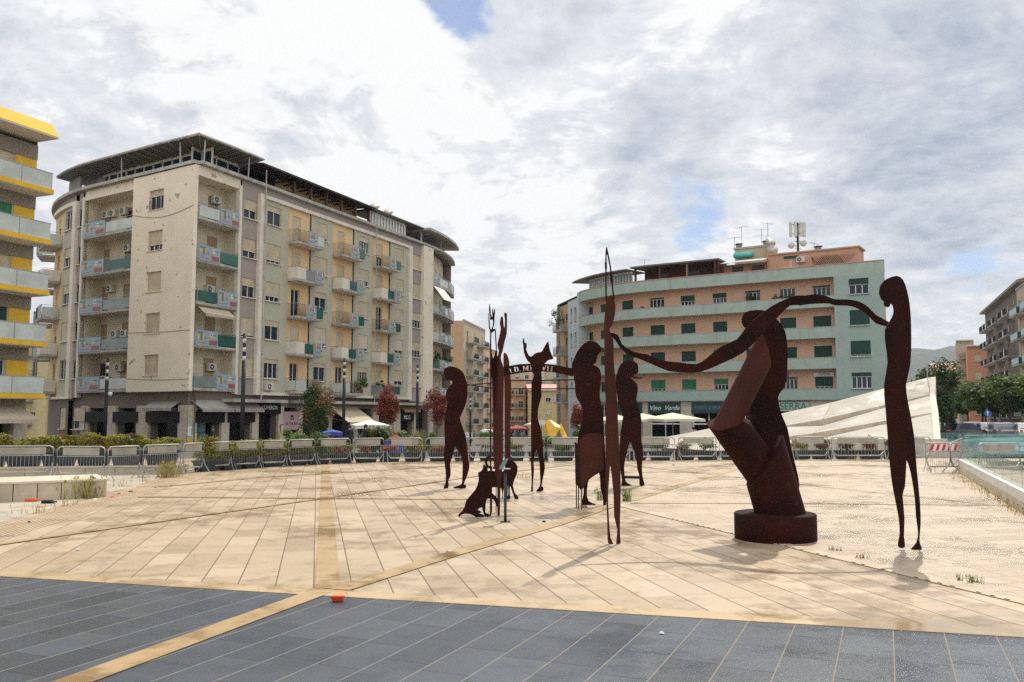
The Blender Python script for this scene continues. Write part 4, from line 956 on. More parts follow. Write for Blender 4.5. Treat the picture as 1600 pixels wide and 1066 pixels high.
# dark fascia boxes with lettering, awnings
for (a, b, t), tx in zip(gl, (None, None, None)): sign(blk, BLp, (a + b) / 2, 1.85, b - a + .5, .75, dG + .24, m_black)
for (a, b, t), k in zip(gr, range(10)):
    w = b - a
    if k < 2: sign(blk, BR, (a + b) / 2, 1.85, w + .5, .75, dG + .24, m_black); awning(blk, BR, (a + b) / 2, 3.1, w + .9, 1.0, .62, m_awng, d=dG)
    if k == 2: sign(blk, BR, (a + b) / 2, 2.6, w + .4, .95, dG + .24, m_black, 'LOVEBOX', .42, m_letw)
    if k == 3:
        s_ = sign(blk, BR, (a + b) / 2, 1.55, w + .1, 1.5, dG + .2, m_signp, 'LA TUA BUA', .30, m_letb, 0, -.25)
        lg = MB(); lg.box((0, .09, .38), (.36, .02, .14), m_letb)
        for x in (-.13, .13): lg.box((x, .09, .2), (.1, .02, .3), m_letb)
        me = lg.to_mesh('emblem'); place_in(me, 'emblem', s_)
    if k == 5: awning(blk, BR, (a + b) / 2, 2.9, w + 1.2, 2.3, 1.5, m_awn, d=dG)
    if k == 8: sign(blk, BR, (a + b) / 2, 1.75, w, .7, dG + .1, m_black, 'MDG', .6, m_letw); awning(blk, BR, (a + b) / 2, 3.0, w + .6, .8, .5, mat('awning_canvas_ochre', (.36, .22, .09), .85), d=dG)
awning(blk, BLp, (gl[2][0] + gl[2][1]) / 2, 3.0, 3.4, .8, .45, m_awng, d=dG)
q = MB(); strip(q, BR, S(350, 3), S(436, 3), dG, .9, 2.98, 3.22, m_concrete); strip(q, BR, S(455, 3), S(660, 3), dG, .9, 2.98, 3.22, m_concrete); build(q, 'concrete_canopy', blk)
# shop window glow panel, notices
a, b, t = gr[0]; q = MB()
for i in range(2):
    for j in range(2): q.obox(BR.at(a + .15 + i * .75, dG - .5, -.2 + j * .95), BR.at(a + .85 + i * .75, dG - .5, 0) - BR.at(a + .15 + i * .75, dG - .5, 0), Vector((.02, -.01, 0)), (0, 0, .9), m_glasst)
build(q, 'shop_window', blk)
nr = random.Random(5); nm = [m_pw, m_py, m_pr, m_panel, m_letw]
for k in range(14):
    P, s = (BR, gr[0][0] - .2 - nr.random() * .9) if k < 8 else (BR, gr[2][1] + .25 + nr.random() * .5)
    q = MB(); c = P.at(max(.05, s), dG + .235 + .003 * k, nr.uniform(-.3, 1.3)); M_ = frame_at(P, max(.05, s), dG + .235 + .003 * k, c.z); w, h = nr.uniform(.12, .25), nr.uniform(.18, .35)
    pts = [M_ @ Vector(v) for v in ((-w, 0, -h), (w, 0, -h), (w, 0, h), (-w, 0, h))]; q.prism(pts, [p + (BR.at(1, .002, 0) - BR.at(1, 0, 0)) for p in pts], nr.choice(nm)); build(q, 'notice', blk)
for zc, sag in ((FZ[4] + .75, .5), (FZ[0] + .62, .08), (FZ[1] + 1.0, .05)):
    q = MB(); q.tube([BLp.at(L1 * t + .02 * (t < .01), .325, zc - sag * math.sin(t * math.pi) + .15 * t) for t in [k / 12 for k in range(13)]], .014, m_dkmetal, 5); build(q, 'cable', blk)
build(walls, 'wall', blk); build(TR, 'trim', blk)
# roof terrace: canopy over the corner, penthouse glazing, timber porch, white winter garden, rounded canopy
ZC = CORN + .22
cn = MB(); n1, n2 = 11.0, BLp.of(100, 21.5)
outer = [BLp.at(q, .55, ZC + 1.75) for q in [n2] + sorted([x for x in BLp.s if .1 < x < n2 - .1] + [4, 8, 12], reverse=True)] + [Vector((K.x, K.y, 0)) + Vector((BLp.nrm(0.1).x + BR.nrm(.1).x, BLp.nrm(.1).y + BR.nrm(.1).y, 0)) * .45 + Vector((0, 0, ZC + 1.75))] + [BR.at(q, .5, ZC + 1.75) for q in (3, 6, S(404, 21))]
inner = [BLp.at(q, -2.2, ZC + 1.40) for q in [n2] + sorted([x for x in BLp.s if .1 < x < n2 - .1] + [4, 8, 12], reverse=True)]
inner += [Vector((K.x, K.y, ZC + 1.40)) - Vector((BLp.nrm(.1).x + BR.nrm(.1).x, BLp.nrm(.1).y + BR.nrm(.1).y, 0)) * 2.2] + [BR.at(q, -2.2, ZC + 1.40) for q in (3, 6, S(404, 21))]
for i in range(len(outer) - 1):
    b4 = [outer[i], outer[i + 1], inner[i + 1], inner[i]]; cn.prism(b4, [p + Vector((0, 0, .16)) for p in b4], m_roofmetal)
build(cn, 'roof_canopy', blk)
cn = MB()
for i in range(len(outer) - 1):
    for t in (.0, .25, .5, .75): a, b = outer[i].lerp(outer[i + 1], t), inner[i].lerp(inner[i + 1], t); cn.tube([a + Vector((0, 0, -.05)), b + Vector((0, 0, -.05))], .045, m_galv, 5)
    cn.tube([outer[i] + Vector((0, 0, .05)), outer[i + 1] + Vector((0, 0, .05))], .09, m_concrete, 6)
build(cn, 'canopy_frame', blk)
pg = MB(); gzs = MB(); n3 = BLp.of(130, 20.5)
for P, a, b in ((BLp, .6, n3), (BR, 1.0, S(398, 21))):
    strip(pg, P, a, b, -1.7, -1.55, ZC, ZC + .35, m_wframe); strip(pg, P, a, b, -1.7, -1.55, ZC + 1.28, ZC + 1.5, m_wframe)
    n = int((b - a) / 1.1)
    for k in range(n + 1): q = a + (b - a) * k / n; strip(pg, P, max(a, q - .06), min(b, q + .06), -1.7, -1.55, ZC + .35, ZC + 1.35, m_wframe)
    strip(gzs, P, a, b, -1.66, -1.63, ZC + .35, ZC + 1.35, m_glass)
po = build(pg, 'penthouse', blk); build(gzs, 'glazing', po)
for P, s in ((BLp, 2.0), (BLp, 9.2), (BR, .4), (BR, 5.2)): build(MB().tube([P.at(s, .1, ZC), P.at(s, .15, ZC + 1.68)], .055, m_galv, 8), 'canopy_post', blk)
# grey end wall of the terrace on the left
w_ = MB(); strip(w_, BLp, BLp.of(116, 20.5), BLp.of(98, 20.5), -.6, -.45, ZC, ZC + 1.5, m_grey); strip(w_, BLp, BLp.of(135, 20.5), BLp.of(116, 20.5), -1.7, -1.55, ZC, ZC + 1.4, m_grey); build(w_, 'terrace_wall', blk)
t0, t1, t2, t3 = S(406, 21), S(582, 21), S(640, 21), S(660, 21)
tb = MB()
for a, b in zip([t0 + (t1 - t0) * k / 4 for k in range(4)], [t0 + (t1 - t0) * k / 4 for k in range(1, 5)]):
    b4 = [BR.at(a, .35, ZC + 1.45), BR.at(b, .35, ZC + 1.45), BR.at(b, -4.5, ZC + 2.1), BR.at(a, -4.5, ZC + 2.1)]; tb.prism(b4, [p + Vector((0, 0, .16)) for p in b4], m_wood)
pr_ = build(tb, 'timber_porch', blk)
tb = MB(); strip(tb, BR, t0 + 4.6, t1, -2.3, -2.1, ZC, ZC + 1.75, m_peach); build(tb, 'porch_wall', pr_)
tb = MB()
for k in range(6): q = t0 + 4.6 + (t1 - t0 - 5) * k / 5; strip(tb, BR, q, q + .2, -.35, -.15, ZC, ZC + 1.5, m_woodr)
for k in range(16): q = t0 + .3 + (t1 - t0 - .6) * k / 15; strip(tb, BR, q, q + .1, -2.1, .3, ZC + 1.32, ZC + 1.44, m_wood)
build(tb, 'porch_posts', pr_)
for q in (t0 + 6, t0 + 9.6, t0 + 11.6, t0 + 15.4): tb = MB(); strip(tb, BR, q, q + 1.2, -2.09, -2.06, ZC + .1, ZC + 1.05, m_glassd); build(tb, 'porch_window', pr_)
tb = MB(); strip(tb, BR, t0 + .2, t0 + 4.5, -2.3, -2.1, ZC, ZC + 1.7, m_black); build(tb, 'porch_screen', pr_)
tb = MB(); strip(tb, BR, t1 + .1, t2, -.6, -.5, ZC, ZC + .15, m_white); strip(tb, BR, t1 + .1, t2, -.6, -.5, ZC + 1.35, ZC + 1.5, m_white); strip(tb, BR, t1 + .1, t2, -.58, -.55, ZC + .15, ZC + 1.35, m_grey)
for k in range(13): q = t1 + .1 + (t2 - t1 - .4) * k / 12; strip(tb, BR, q, q + .28, -.56, -.46, ZC + .12, ZC + 1.4, m_white)
strip(tb, BR, t1, t2 + 3, -3, .2, ZC + 1.5, ZC + 1.62, m_roofmetal); build(tb, 'winter_garden', blk)
tb = MB(); strip(tb, BR, t3, BR.len - 1.5, -4, .9, ZC + 1.35, ZC + 1.6, m_concrete); build(tb, 'roof_canopy', blk)
tb = MB(); strip(tb, BR, t3 - 1, BR.len - 2, -3.2, -3, ZC, ZC + 1.4, m_grey); build(tb, 'terrace_wall', blk)
for s in (t3 + .3, t3 + 6): build(MB().tube([BR.at(s, -.3, ZC), BR.at(s, -.3, ZC + 1.4)], .1, m_concrete, 8), 'canopy_post', blk)
for s in (S(405), S(581)):
    build(MB().tube([BR.at(s, .42, 3.2), BR.at(s, .42, CORN + 1.3)], .05, m_concrete, 8), 'downpipe', blk)
for s in (t1 + 2, t1 + 4.6):
    c = BR.at(s, -1.0, ZC + 1.62); d_ = MB(); d_.tube([c, c + Vector((0, 0, .5))], .03, m_galv, 6)
    pr = [(.02, 0), (.3, .05), (.5, .16)]; k0 = len(d_.v); d_.lathe((0, 0, 0), pr, m_ac, 20)
    R = Matrix.Rotation(rad(60), 3, 'X')
    for i in range(k0, len(d_.v)): d_.v[i] = R @ d_.v[i] + c + Vector((0, 0, .6))
    build(d_, 'satellite_dish', blk, True)
REV[0] = False
# ------------------------------------------------------------------ pale teal and salmon block on the right
R0 = at(1388, 600, 84.0)
EP = Path(heading_path((R0.x, R0.y), [(24.5, -58, -58, 1), (13.5, -55, -13, 12), (9, -12, -12, 1)]), 1)
eb = thing('apartment_building', (R0.x, R0.y, -.5), 'pale teal and salmon apartment block with long curved balcony parapets', 'building')
def SE(px, z=10.0, d=0.0): return EP.of(px, z, d)
EW = MB(); et = MB(); e0 = SE(1305); eC = SE(906); eEnd = EP.len; ETOP = 16.95
bz = [3.5, 6.6, 9.65, 12.75]; fl = [z + .12 for z in bz]
# end panel with windows
wcE = (SE(1331) + SE(1357)) / 2; ops = win_ops(EP, wcE, 1.85, [z + .95 for z in fl], 1.55)
wall(EW, EP, 0, e0, 3.5, ETOP, m_teal, ops, d=0.0, depth=.25)
for i, z in enumerate(fl): window(eb, EP, wcE, z + .95, 1.85, 1.55, 0, (.28, .9, .98, .42)[i], m_shutg, kind='three' if i else 'four', fm=m_wframew, sillm=m_teal)
EW.poly([EP.at(e0, 0, 3.5), EP.at(e0, -1.3, 3.5), EP.at(e0, -1.3, ETOP), EP.at(e0, 0, ETOP)], m_teal)
# recessed salmon wall
wp = [(1300, 1272), (1245, 1220), (1190, 1166), (1137, 1115), (1087, 1065), (1039, 1017), (990, 973), (948, 939), (927, 920)]
D = -1.3
wcs = [((SE(a, 9, D) + SE(b, 9, D)) / 2, min(1.9, abs(SE(a, 9, D) - SE(b, 9, D)))) for a, b in wp]
ops = [o for s, w in wcs for o in win_ops(EP, s, w, fl, 2.25)]
wall(EW, EP, e0, eC, 3.4, 16.3, m_pink, ops, d=D)
sh_e = [[.45, .1, .25, .3, .5, .45, .2, .9, .9], [.9, .7, .9, .95, .95, .7, .98, .9, .9], [.9, .95, .95, .75, .95, .95, .95, .9, .9], [0.1, 0, .1, .25, .3, .1, .5, .9, .9]]
for i, z in enumerate(fl):
    for j, (s, w) in enumerate(wcs):
        f = sh_e[i][j]; window(eb, EP, s, z, w, 2.25, D, f, m_shutG if i == 0 and j in (4, 5, 3) else m_shutg, kind='four' if j < 7 else 'two', fm=m_wframew, sill=False)
for i, z in enumerate(bz):
    b = MB(); strip(b, EP, e0 + .01, eC, -.14, .0, z, z + 1.1, m_tealw if i else m_teal); strip(b, EP, e0 + .01, eC, D, -.145, z, z + .12, m_soffit)
    strip(b, EP, e0 + .01, eC, -.17, .03, z + 1.1, z + 1.15, m_concrete); build(b, 'balcony_parapet', eb)
b = MB(); strip(b, EP, .0, eC, -.2, .002, 15.75, ETOP, m_tealw); strip(b, EP, e0, eC, D, -.2, 15.75, 15.9, m_pink); strip(b, EP, 0, eC, -.3, .06, ETOP, ETOP + .08, m_pinkd); build(b, 'roof_parapet', eb)
# bright fin at the turn and the side street face
strip(et, EP, eC, eC + .5, -1.3, .15, -1.5, ETOP, m_whitish)
ops = [o for s in (eC + 1.6, eC + 3.4) for o in win_ops(EP, s, .75, [z + .8 for z in fl], 1.6)]
wall(EW, EP, eC + .5, eC + 5, -1.5, ETOP - .6, m_whitish, ops, d=0)
for z in fl:
    for s in (eC + 1.6, eC + 3.4): window(eb, EP, s, z + .8, .75, 1.6, 0, .2, m_shutg, kind='one', fm=m_wframew)
s8 = eC + 5; ops = win_ops(EP, s8 + 2, 1.0, fl, 2.2); wall(EW, EP, s8, eEnd, -1.5, ETOP - .6, m_tan, ops, d=-.4)
for z in fl:
    window(eb, EP, s8 + 2, z, 1.0, 2.2, -.4, .4, m_shutg, kind='two', sill=False, name='balcony_door'); balcony(eb, EP, s8 + 2, z, 3.0, 1.5, (('glass', .55), ('rail', .45)), -.4)
roofp = [EP.at(q, -.05, ETOP - .3) for q in [x for x in EP.s]]
bk = [roofp[-1] + Vector((14, 4, 0)), roofp[0] + Vector((3.2, 11, 0))]
EW.poly(roofp + bk, m_roofing); bl = roofp[-1:] + bk + roofp[:1]
for a, b in zip(bl, bl[1:]): EW.poly([(a.x, a.y, -3), (b.x, b.y, -3), (b.x, b.y, ETOP if b == bl[-1] else b.z), a], m_teal)
# shops
sp_ = [(1240, 1196), (1176, 1152), (1132, 1082), (1062, 1016), (1002, 968), (955, 930)]
ops = []
for a, b in sp_: q = sorted((SE(a, 1, -.4), SE(b, 1, -.4))); ops.append((q[0], q[1], -1.6, 3.2))
wall(EW, EP, 0, eC, -1.7, 3.5, m_travp, ops, d=-.4, depth=.3)
for a, b, c, d_ in ops:
    EW.poly([EP.at(a, -.72, c), EP.at(b, -.72, c), EP.at(b, -.72, d_), EP.at(a, -.72, d_)], m_glassd)
    f = MB(); strip(f, EP, a, b, -.70, -.62, .95, 1.1, m_wframew)
    for q in (a + .05, (a + b) / 2, b - .05): strip(f, EP, q - .04, q + .04, -.71, -.63, -1.6, 3.2, m_wframew)
    build(f, 'shop_frame', eb)
sign(eb, EP, (ops[3][0] + ops[3][1]) / 2, 2.75, ops[3][1] - ops[3][0] + .3, 1.15, -.36, m_signg, 'Vino  Verde', .72, m_letw, .35)
sign(eb, EP, (ops[2][0] + ops[2][1]) / 2, 2.75, ops[2][1] - ops[2][0] + .1, 1.15, -.36, m_signg, 'PASTICCERIA', .50, mat('lettering_dim', (.10, .22, .25), .5))
sign(eb, EP, (ops[4][0] + ops[4][1]) / 2, 2.75, ops[4][1] - ops[4][0] + .3, 1.15, -.36, m_signg)
sign(eb, EP, (SE(1215, 3) + SE(1262, 3)) / 2, 2.85, 3.2, .95, -.3, m_tealw, 'SERRA', .95, m_letg)
sign(eb, EP, wcs[0][0], fl[0] + 2.45, 1.95, .42, D + .04, m_creamw, 'CENTRO', .30, m_blueSign)
sign(eb, EP, wcs[1][0] + .5, fl[0] + 2.4, .8, .6, D + .04, m_blueSign, '5', .5, m_letw)
for s, i in ((wcs[1][0] - 1.6, 2), (wcs[4][0] + 1.7, 2), (wcs[5][0] - 1.7, 2)): ac_unit(eb, EP, s, D, fl[i] + .5)
build(EW, 'wall', eb); build(et, 'trim', eb)
# attic storey
a0, a1 = SE(1336, 18), SE(1192, 18)
q = MB(); strip(q, EP, a0, a1, -4.5, -1.6, ETOP - .3, 18.75, m_pinkd); strip(q, EP, a0 - .2, a1, -4.5, -1.45, 18.75, 18.9, m_tan); at_ = build(q, 'attic', eb)
window(eb, EP, SE(1236, 17.5, -1.6), ETOP + .35, 1.5, 1.2, -1.5, .3, m_shutg, kind='two', fm=m_wframew); ac_unit(eb, EP, SE(1252, 18, -1.6), -1.58, ETOP + .75)
q = MB()
for k in range(22):
    for sg in (1, -1):
        a = SE(1268, 17.5, -1.5); x = a - .3 * k * .75
        p0 = EP.at(max(a0, x), -1.52, ETOP + .2); p1 = EP.at(max(a0, min(a, x + sg * .9)), -1.52, ETOP + 1.25)
        if a0 + 1 < x < a: q.tube([p0, p1], .015, m_dkmetal, 4)
build(q, 'trellis', eb)
q = MB(); strip(q, EP, SE(1192, 18) + .05, SE(1121, 18), -2.2, -2.0, ETOP - .1, 18.2, m_pinkd); strip(q, EP, SE(1186, 18), SE(1166, 18), -1.99, -1.95, ETOP + .1, 17.9, m_glassd); strip(q, EP, SE(1152, 18), SE(1135, 18), -1.99, -1.95, ETOP, 17.9, m_glassd); build(q, 'attic_wall', eb)
q = MB(); a, b = SE(1193, 18), SE(1124, 18)
b4 = [EP.at(a, -2.2, 18.6), EP.at(b, -2.2, 18.6), EP.at(b, -.3, 18.1), EP.at(a, -.3, 18.1)]; q.prism(b4, [p + Vector((0, 0, .05)) for p in b4], m_balglass)
for k in range(7): s = a + (b - a) * k / 6; q.tube([EP.at(s, -2.2, 18.58), EP.at(s, -.3, 18.08)], .03, m_dkmetal, 5)
build(q, 'glass_canopy', eb)
tw = MB(); a, b = SE(1186, 19), SE(1130, 19); strip(tw, EP, a, b, -6.5, -4, 17, 20.2, m_sand); strip(tw, EP, a - .15, b + .15, -6.6, -3.9, 20.2, 20.4, m_concrete); build(tw, 'roof_tower', eb)
c = EP.at((a + b) / 2 + .8, -3.6, 19.45); q = MB(); q.tube([c + Vector((-1.0, .5, 0)), c + Vector((-.9, .45, 0)), c + Vector((.8, -.4, 0)), c + Vector((.9, -.45, 0))], [.2, .32, .32, .2], mat('tank_turquoise', (.10, .48, .42), .45), 14); build(q, 'water_tank', eb, True)
w0, w1 = SE(1120, 18), SE(983, 18)
q = MB(); strip(q, EP, w0, w1, -3.3, -3.1, ETOP - .1, 18.6, m_woodr); strip(q, EP, w0, w0 + .12, -3.3, -.6, ETOP - .1, 18.6, m_woodr); strip(q, EP, w0 - .1, w1 + .1, -3.5, -.3, 18.6, 18.78, m_roofmetal); pc = build(q, 'timber_porch', eb)
q = MB()
for k in range(4): s = w0 + .4 + (w1 - w0 - .8) * k / 3; strip(q, EP, s - .1, s + .1, -.8, -.6, ETOP, 18.6, mat('porch_post_timber', (.30, .13, .04), .6) if k in (1,) else m_woodr)
build(q, 'porch_post', pc)
for a in (w0 + 3, w1 - 3.6): q = MB(); strip(q, EP, a, a + 1.5, -3.09, -3.06, ETOP, 18.1, m_glassd); build(q, 'porch_window', pc)
w2 = SE(909, 18)
q = MB(); strip(q, EP, w1 + .3, w2, -1.1, -1.0, ETOP, ETOP + .15, m_wframew); strip(q, EP, w1 + .3, w2, -1.1, -1.0, 18.2, 18.4, m_wframew)
n = 18
for k in range(n + 1): s = w1 + .3 + (w2 - w1 - .35) * k / n; strip(q, EP, s, s + .09, -1.1, -1.0, ETOP + .15, 18.2, m_wframew)
wg = build(q, 'winter_garden', eb)
q = MB(); strip(q, EP, w1 + .3, w2, -1.07, -1.04, ETOP + .15, 18.2, m_balgrey); build(q, 'glazing', wg)
q = MB(); strip(q, EP, w1 + .3, eC + 2.5, -3.5, .15, 18.4, 18.55, m_roofmetal); build(q, 'roof_canopy', eb)
# aerials and the phone mast
def aerial(root, c, h, rows, ang):
    q = MB(); q.tube([c, c + Vector((0, 0, h))], .022, m_dkmetal, 6); dx = Vector((math.cos(ang), math.sin(ang), 0)); dy = Vector((-dx.y, dx.x, 0))
    for r in range(rows):
        z = h - .1 - .7 * r; q.tube([c + dx * -.8 + Vector((0, 0, z)), c + dx * .9 + Vector((0, 0, z))], .014, m_galv, 4)
        for k in range(6): a = -.75 + k * .3; L = .4 - .04 * k; q.tube([c + dx * a - dy * L + Vector((0, 0, z)), c + dx * a + dy * L + Vector((0, 0, z))], .012, m_galv, 4)
    build(q, 'aerial', root)
for px, h, r, z in ((1128, 1.5, 1, 20.4), (1140, 2.6, 1, 20.4), (1172, 2.1, 2, 20.4), (1182, 2.7, 1, 20.4), (986, 1.5, 1, 18.7), (1262, 1.2, 1, 18.9)):
    s = SE(px, z); aerial(eb, EP.at(s, -4.3 if z > 20 else -2.8, z - .2), h, r, px * 1.3)
def dish(root, c, r, tilt, rz):
    d_ = MB(); d_.lathe((0, 0, 0), [(.02, 0), (r * .6, .06), (r, .2)], m_ac, 20); R = Matrix.Rotation(rz, 3, 'Z') @ Matrix.Rotation(tilt, 3, 'X'); d_.v = [R @ v + c for v in d_.v]
    d_.tube([c, c + Vector((0, 0, -1))], .03, m_galv, 6); build(d_, 'satellite_dish', root, True)
dish(eb, EP.at(SE(1186, 20.2), -4, 20.6), .6, rad(70), .3); dish(eb, EP.at(SE(1190, 19.7), -3.8, 19.7), .62, rad(75), .1)
s = SE(1234, 19); c = EP.at(s, -3.4, 18.8); q = MB(); q.tube([c, c + Vector((0, 0, 3.5))], .12, m_dkmetal, 8)
for z in (.7, 1.5): q.tube([c + Vector((-.35, 0, z)), c + Vector((.35, 0, z))], .03, m_dkmetal, 5)
mst = build(q, 'phone_mast', eb)
q = MB()
for x, y in ((-1.05, -.1), (-.45, -.45), (.35, -.45), (.95, -.1), (.0, .5)):
    q.box(c + Vector((x * .72, y * .72, 2.75)), (.30, .2, 1.55), m_ac); q.tube([c + Vector((0, 0, 2.3)), c + Vector((x * .7, y * .7, 2.3))], .04, m_dkmetal, 5); q.tube([c + Vector((0, 0, 3.3)), c + Vector((x * .7, y * .7, 3.3))], .04, m_dkmetal, 5)
build(q, 'antenna', mst)
for x, z in ((-.8, 1.0), (.5, 1.25)): q = MB(); q.tube([c + Vector((x, -.2, z)), c + Vector((x - .05, -.6, z))], [.34, .3], m_ac, 18); q.tube([c + Vector((0, 0, z)), c + Vector((x, -.2, z))], .04, m_dkmetal, 5); build(q, 'drum_antenna', mst, True)
for px in (1132, 1176, 1268):
    s = SE(px, 20); c = EP.at(s, -5 if px < 1200 else -2.8, 20.4 if px < 1200 else 18.85); q = MB(); q.box(c + Vector((0, 0, .25)), (.5, .5, .5), m_grey); q.box(c + Vector((0, 0, .56)), (.7, .7, .1), m_dkmetal); build(q, 'chimney', eb)

# ------------------------------------------------------------------ other buildings
def simple_block(name, label, A, h0, L, depth, side, z0, floors, fh, cols, wm, trim, bal=(), top=None, roofm=None, eave=.0, w=1.2, hw=1.5, shut=None, sidewin=0, sidem=None, parapet=.5, balstyle=(('rail', 1.0),), bd=1.2, door=False):
    """plain city block: facade from A along heading h0 for L metres; cols = positions of window columns (fractions)"""
    P = Path([A, (A[0] + math.sin(rad(h0)) * L, A[1] + math.cos(rad(h0)) * L)], side)
    g = min(gz(A[0], A[1]), gz(P.p[1].x, P.p[1].y)) - .6
    root = thing(name, (A[0], A[1], g), label, 'building')
    fz = [z0 + fh * k for k in range(floors)]; ztop = z0 + fh * floors + parapet
    mb = MB(); hh = 2.2 if door else hw; zo = .05 if door else .95
    ops = [(c * L - w / 2, c * L + w / 2, z + zo, z + zo + hh) for z in fz for c in cols]
    wall(mb, P, 0, L, g, ztop, wm, ops)
    a, b = P.at(0), P.at(L); c2, d2 = P.at(L, -depth), P.at(0, -depth); sm = sidem or wm
    for p, q in ((b, c2), (c2, d2), (d2, a)): mb.poly([(p.x, p.y, g), (q.x, q.y, g), (q.x, q.y, ztop), (p.x, p.y, ztop)], sm)
    mb.poly([(p.x, p.y, ztop) for p in (a, b, c2, d2)], roofm or m_roofing)
    build(mb, 'wall', root); rr = random.Random(len(label))
    for z in fz:
        for c in cols:
            f = rr.choice((0, .3, .5, .9)); window(root, P, c * L, z + zo, w, hh, 0, f, shut or m_shut, kind='two', sill=not door, name='balcony_door' if door else 'window')
        for (c, bw) in bal: balcony(root, P, c * L, z, bw, bd, balstyle, 0)
    t = MB(); strip(t, P, -.0, L, -.2, .12 + eave, ztop, ztop + .25, trim)
    t2 = [P.at(0, .12 + eave, ztop + .05), P.at(L, .12 + eave, ztop + .05)]; build(t, 'cornice', root)
    if roofm and roofm is not m_roofing:
        r = MB(); zt = ztop + .26; A_, B_, C_, D_ = [P.at(q, d, zt) for q, d in ((-.3, eave + .2), (L + .3, eave + .2), (L + .3, -depth - .3), (-.3, -depth - .3))]
        r1_, r2_ = (A_ + D_) / 2 + Vector((0, 0, depth * .16)), (B_ + C_) / 2 + Vector((0, 0, depth * .16))
        for f in ([A_, B_, r2_, r1_], [C_, D_, r1_, r2_], [A_, r1_, D_], [B_, C_, r2_], [A_, D_, C_, B_]): r.poly(f, roofm)
        build(r, 'roof', root)
    if sidewin:
        for P2, nm in ((Path([P.at(L), P.at(L, -depth)], side), 1), (Path([P.at(0, -depth), P.at(0)], side), 0)):
            for z in fz:
                for c in (.25, .55, .8)[:sidewin]: window(root, P2, c * depth, z + .95, 1.1, 1.5, .16, .4, shut or m_shut, kind='two')
    return root, P, fz, g
# bright yellow block at the left edge
W0 = at(51, 400, 53.0); hY = 21.5
YP = Path([(W0.x, W0.y), (W0.x - math.sin(rad(hY)) * 15, W0.y - math.cos(rad(hY)) * 15)], 1)
yb = thing('apartment_building', (W0.x, W0.y, -.9), 'yellow and pebbledash apartment block with glass balconies, cut by the left edge', 'building')
yz = [3.3 + 3.1 * k for k in range(5)]
mb = MB(); L = 15
wall(mb, YP, 0, L, -1, 3.3 - .2, m_peb, [(.2 + .9, 6.5, -1, 2.1)], d=0, depth=.5); mb.poly([YP.at(1.1, -.5, -1), YP.at(6.5, -.5, -1), YP.at(6.5, -.5, 2.1), YP.at(1.1, -.5, 2.1)], m_glassd)
for k, z in enumerate(yz):
    wall(mb, YP, 0, 1.45, z - .2, z + 2.0, m_yel, d=0); wall(mb, YP, 1.45, L, z - .2, z + 2.0, m_soffit, [(1.5, 4.8, z + .05, z + 2.0), (7, 9.5, z + .05, z + 2)], d=-.03)
    wall(mb, YP, 0, L, z + 2.0, z + 2.9, m_peb, d=.06)
    for q in (z + 2.0, z + 2.9): mb.poly([YP.at(0, .06, q), YP.at(L, .06, q), YP.at(L, -.05, q), YP.at(0, -.05, q)], m_peb)
e = [YP.at(0), YP.at(0, -14), YP.at(L, -14), YP.at(L)]
for p, q in zip(e, e[1:]): mb.poly([(p.x, p.y, -1), (q.x, q.y, -1), (q.x, q.y, 18.9), (p.x, p.y, 18.9)], m_peb)
build(mb, 'wall', yb)
for k, z in enumerate(yz):
    sm = (m_shut, m_shutg, m_shut, m_shutG, m_shut)[k]; f = (.0, .98, .55, .98, .98)[k]
    window(yb, YP, 3.15, z + .05, 3.3, 1.95, -.03, f, sm, kind='four', sill=False); window(yb, YP, 8.25, z + .05, 2.5, 1.95, -.03, .9, m_shut, kind='four', sill=False)
    b = MB(); strip(b, YP, 0, L, -.02, 1.45, z - .32, z - .02, m_soffit); strip(b, YP, 0, L, 1.45, 1.5, z - .28, z + .0, m_yel); b.obox(YP.at(-.04, 0, z - .28), YP.at(0, 1.5) - YP.at(0, 0), YP.at(.04, 0) - YP.at(0, 0), (0, 0, .28), m_yel)
    bo_ = build(b, 'balcony', yb)
    r = MB(); n = 7
    for q in range(n): a, c = L * q / n + .03, L * (q + 1) / n - .03; strip(r, YP, a, c, 1.40, 1.42, z + .02, z + .98, m_balglass); strip(r, YP, c, c + .05, 1.38, 1.43, z, z + 1.0, m_galv)
    r.obox(YP.at(.02, .05, z + .02), YP.at(0, 1.35) - YP.at(0, 0), YP.at(.02, 0) - YP.at(0, 0), (0, 0, .96), m_balglass); strip(r, YP, 0, L, 1.38, 1.44, z + .98, z + 1.03, m_galv); build(r, 'railing', bo_)
zt = 18.85; r = MB(); a4 = [YP.at(-.05, -14, zt), YP.at(L, -14, zt), YP.at(L, 1.7, zt), YP.at(-.05, 1.7, zt)]; r.prism(a4, [p + Vector((0, 0, .1)) for p in a4], m_soffit)
a4 = [YP.at(-.05, 1.62, zt - .0), YP.at(L, 1.62, zt), YP.at(L, 1.72, zt), YP.at(-.05, 1.72, zt)]; t4 = [YP.at(-.05, .95, zt + 1.0), YP.at(L, .95, zt + 1.0), YP.at(L, 1.05, zt + 1.0), YP.at(-.05, 1.05, zt + 1.0)]; r.prism([p + Vector((0, 0, .1)) for p in a4], t4, m_yel)
a4 = [YP.at(-.06, -14, zt + .1), YP.at(-.06, 1.66, zt + .1), YP.at(.1, 1.66, zt + .1), YP.at(.1, -14, zt + .1)]; t4 = [YP.at(.3, -14, zt + 1), YP.at(.3, 1.0, zt + 1), YP.at(.5, 1.0, zt + 1), YP.at(.5, -14, zt + 1)]; r.prism(a4, t4, m_yel)
build(r, 'roof', yb); awning(yb, YP, 3.2, 2.55, 5.4, 1.7, .75, m_awn, d=.1)
strip_m = MB(); strip(strip_m, YP, .1, 1.0, .02, .3, -1, 2.2, m_travp); build(strip_m, 'pillar', yb)
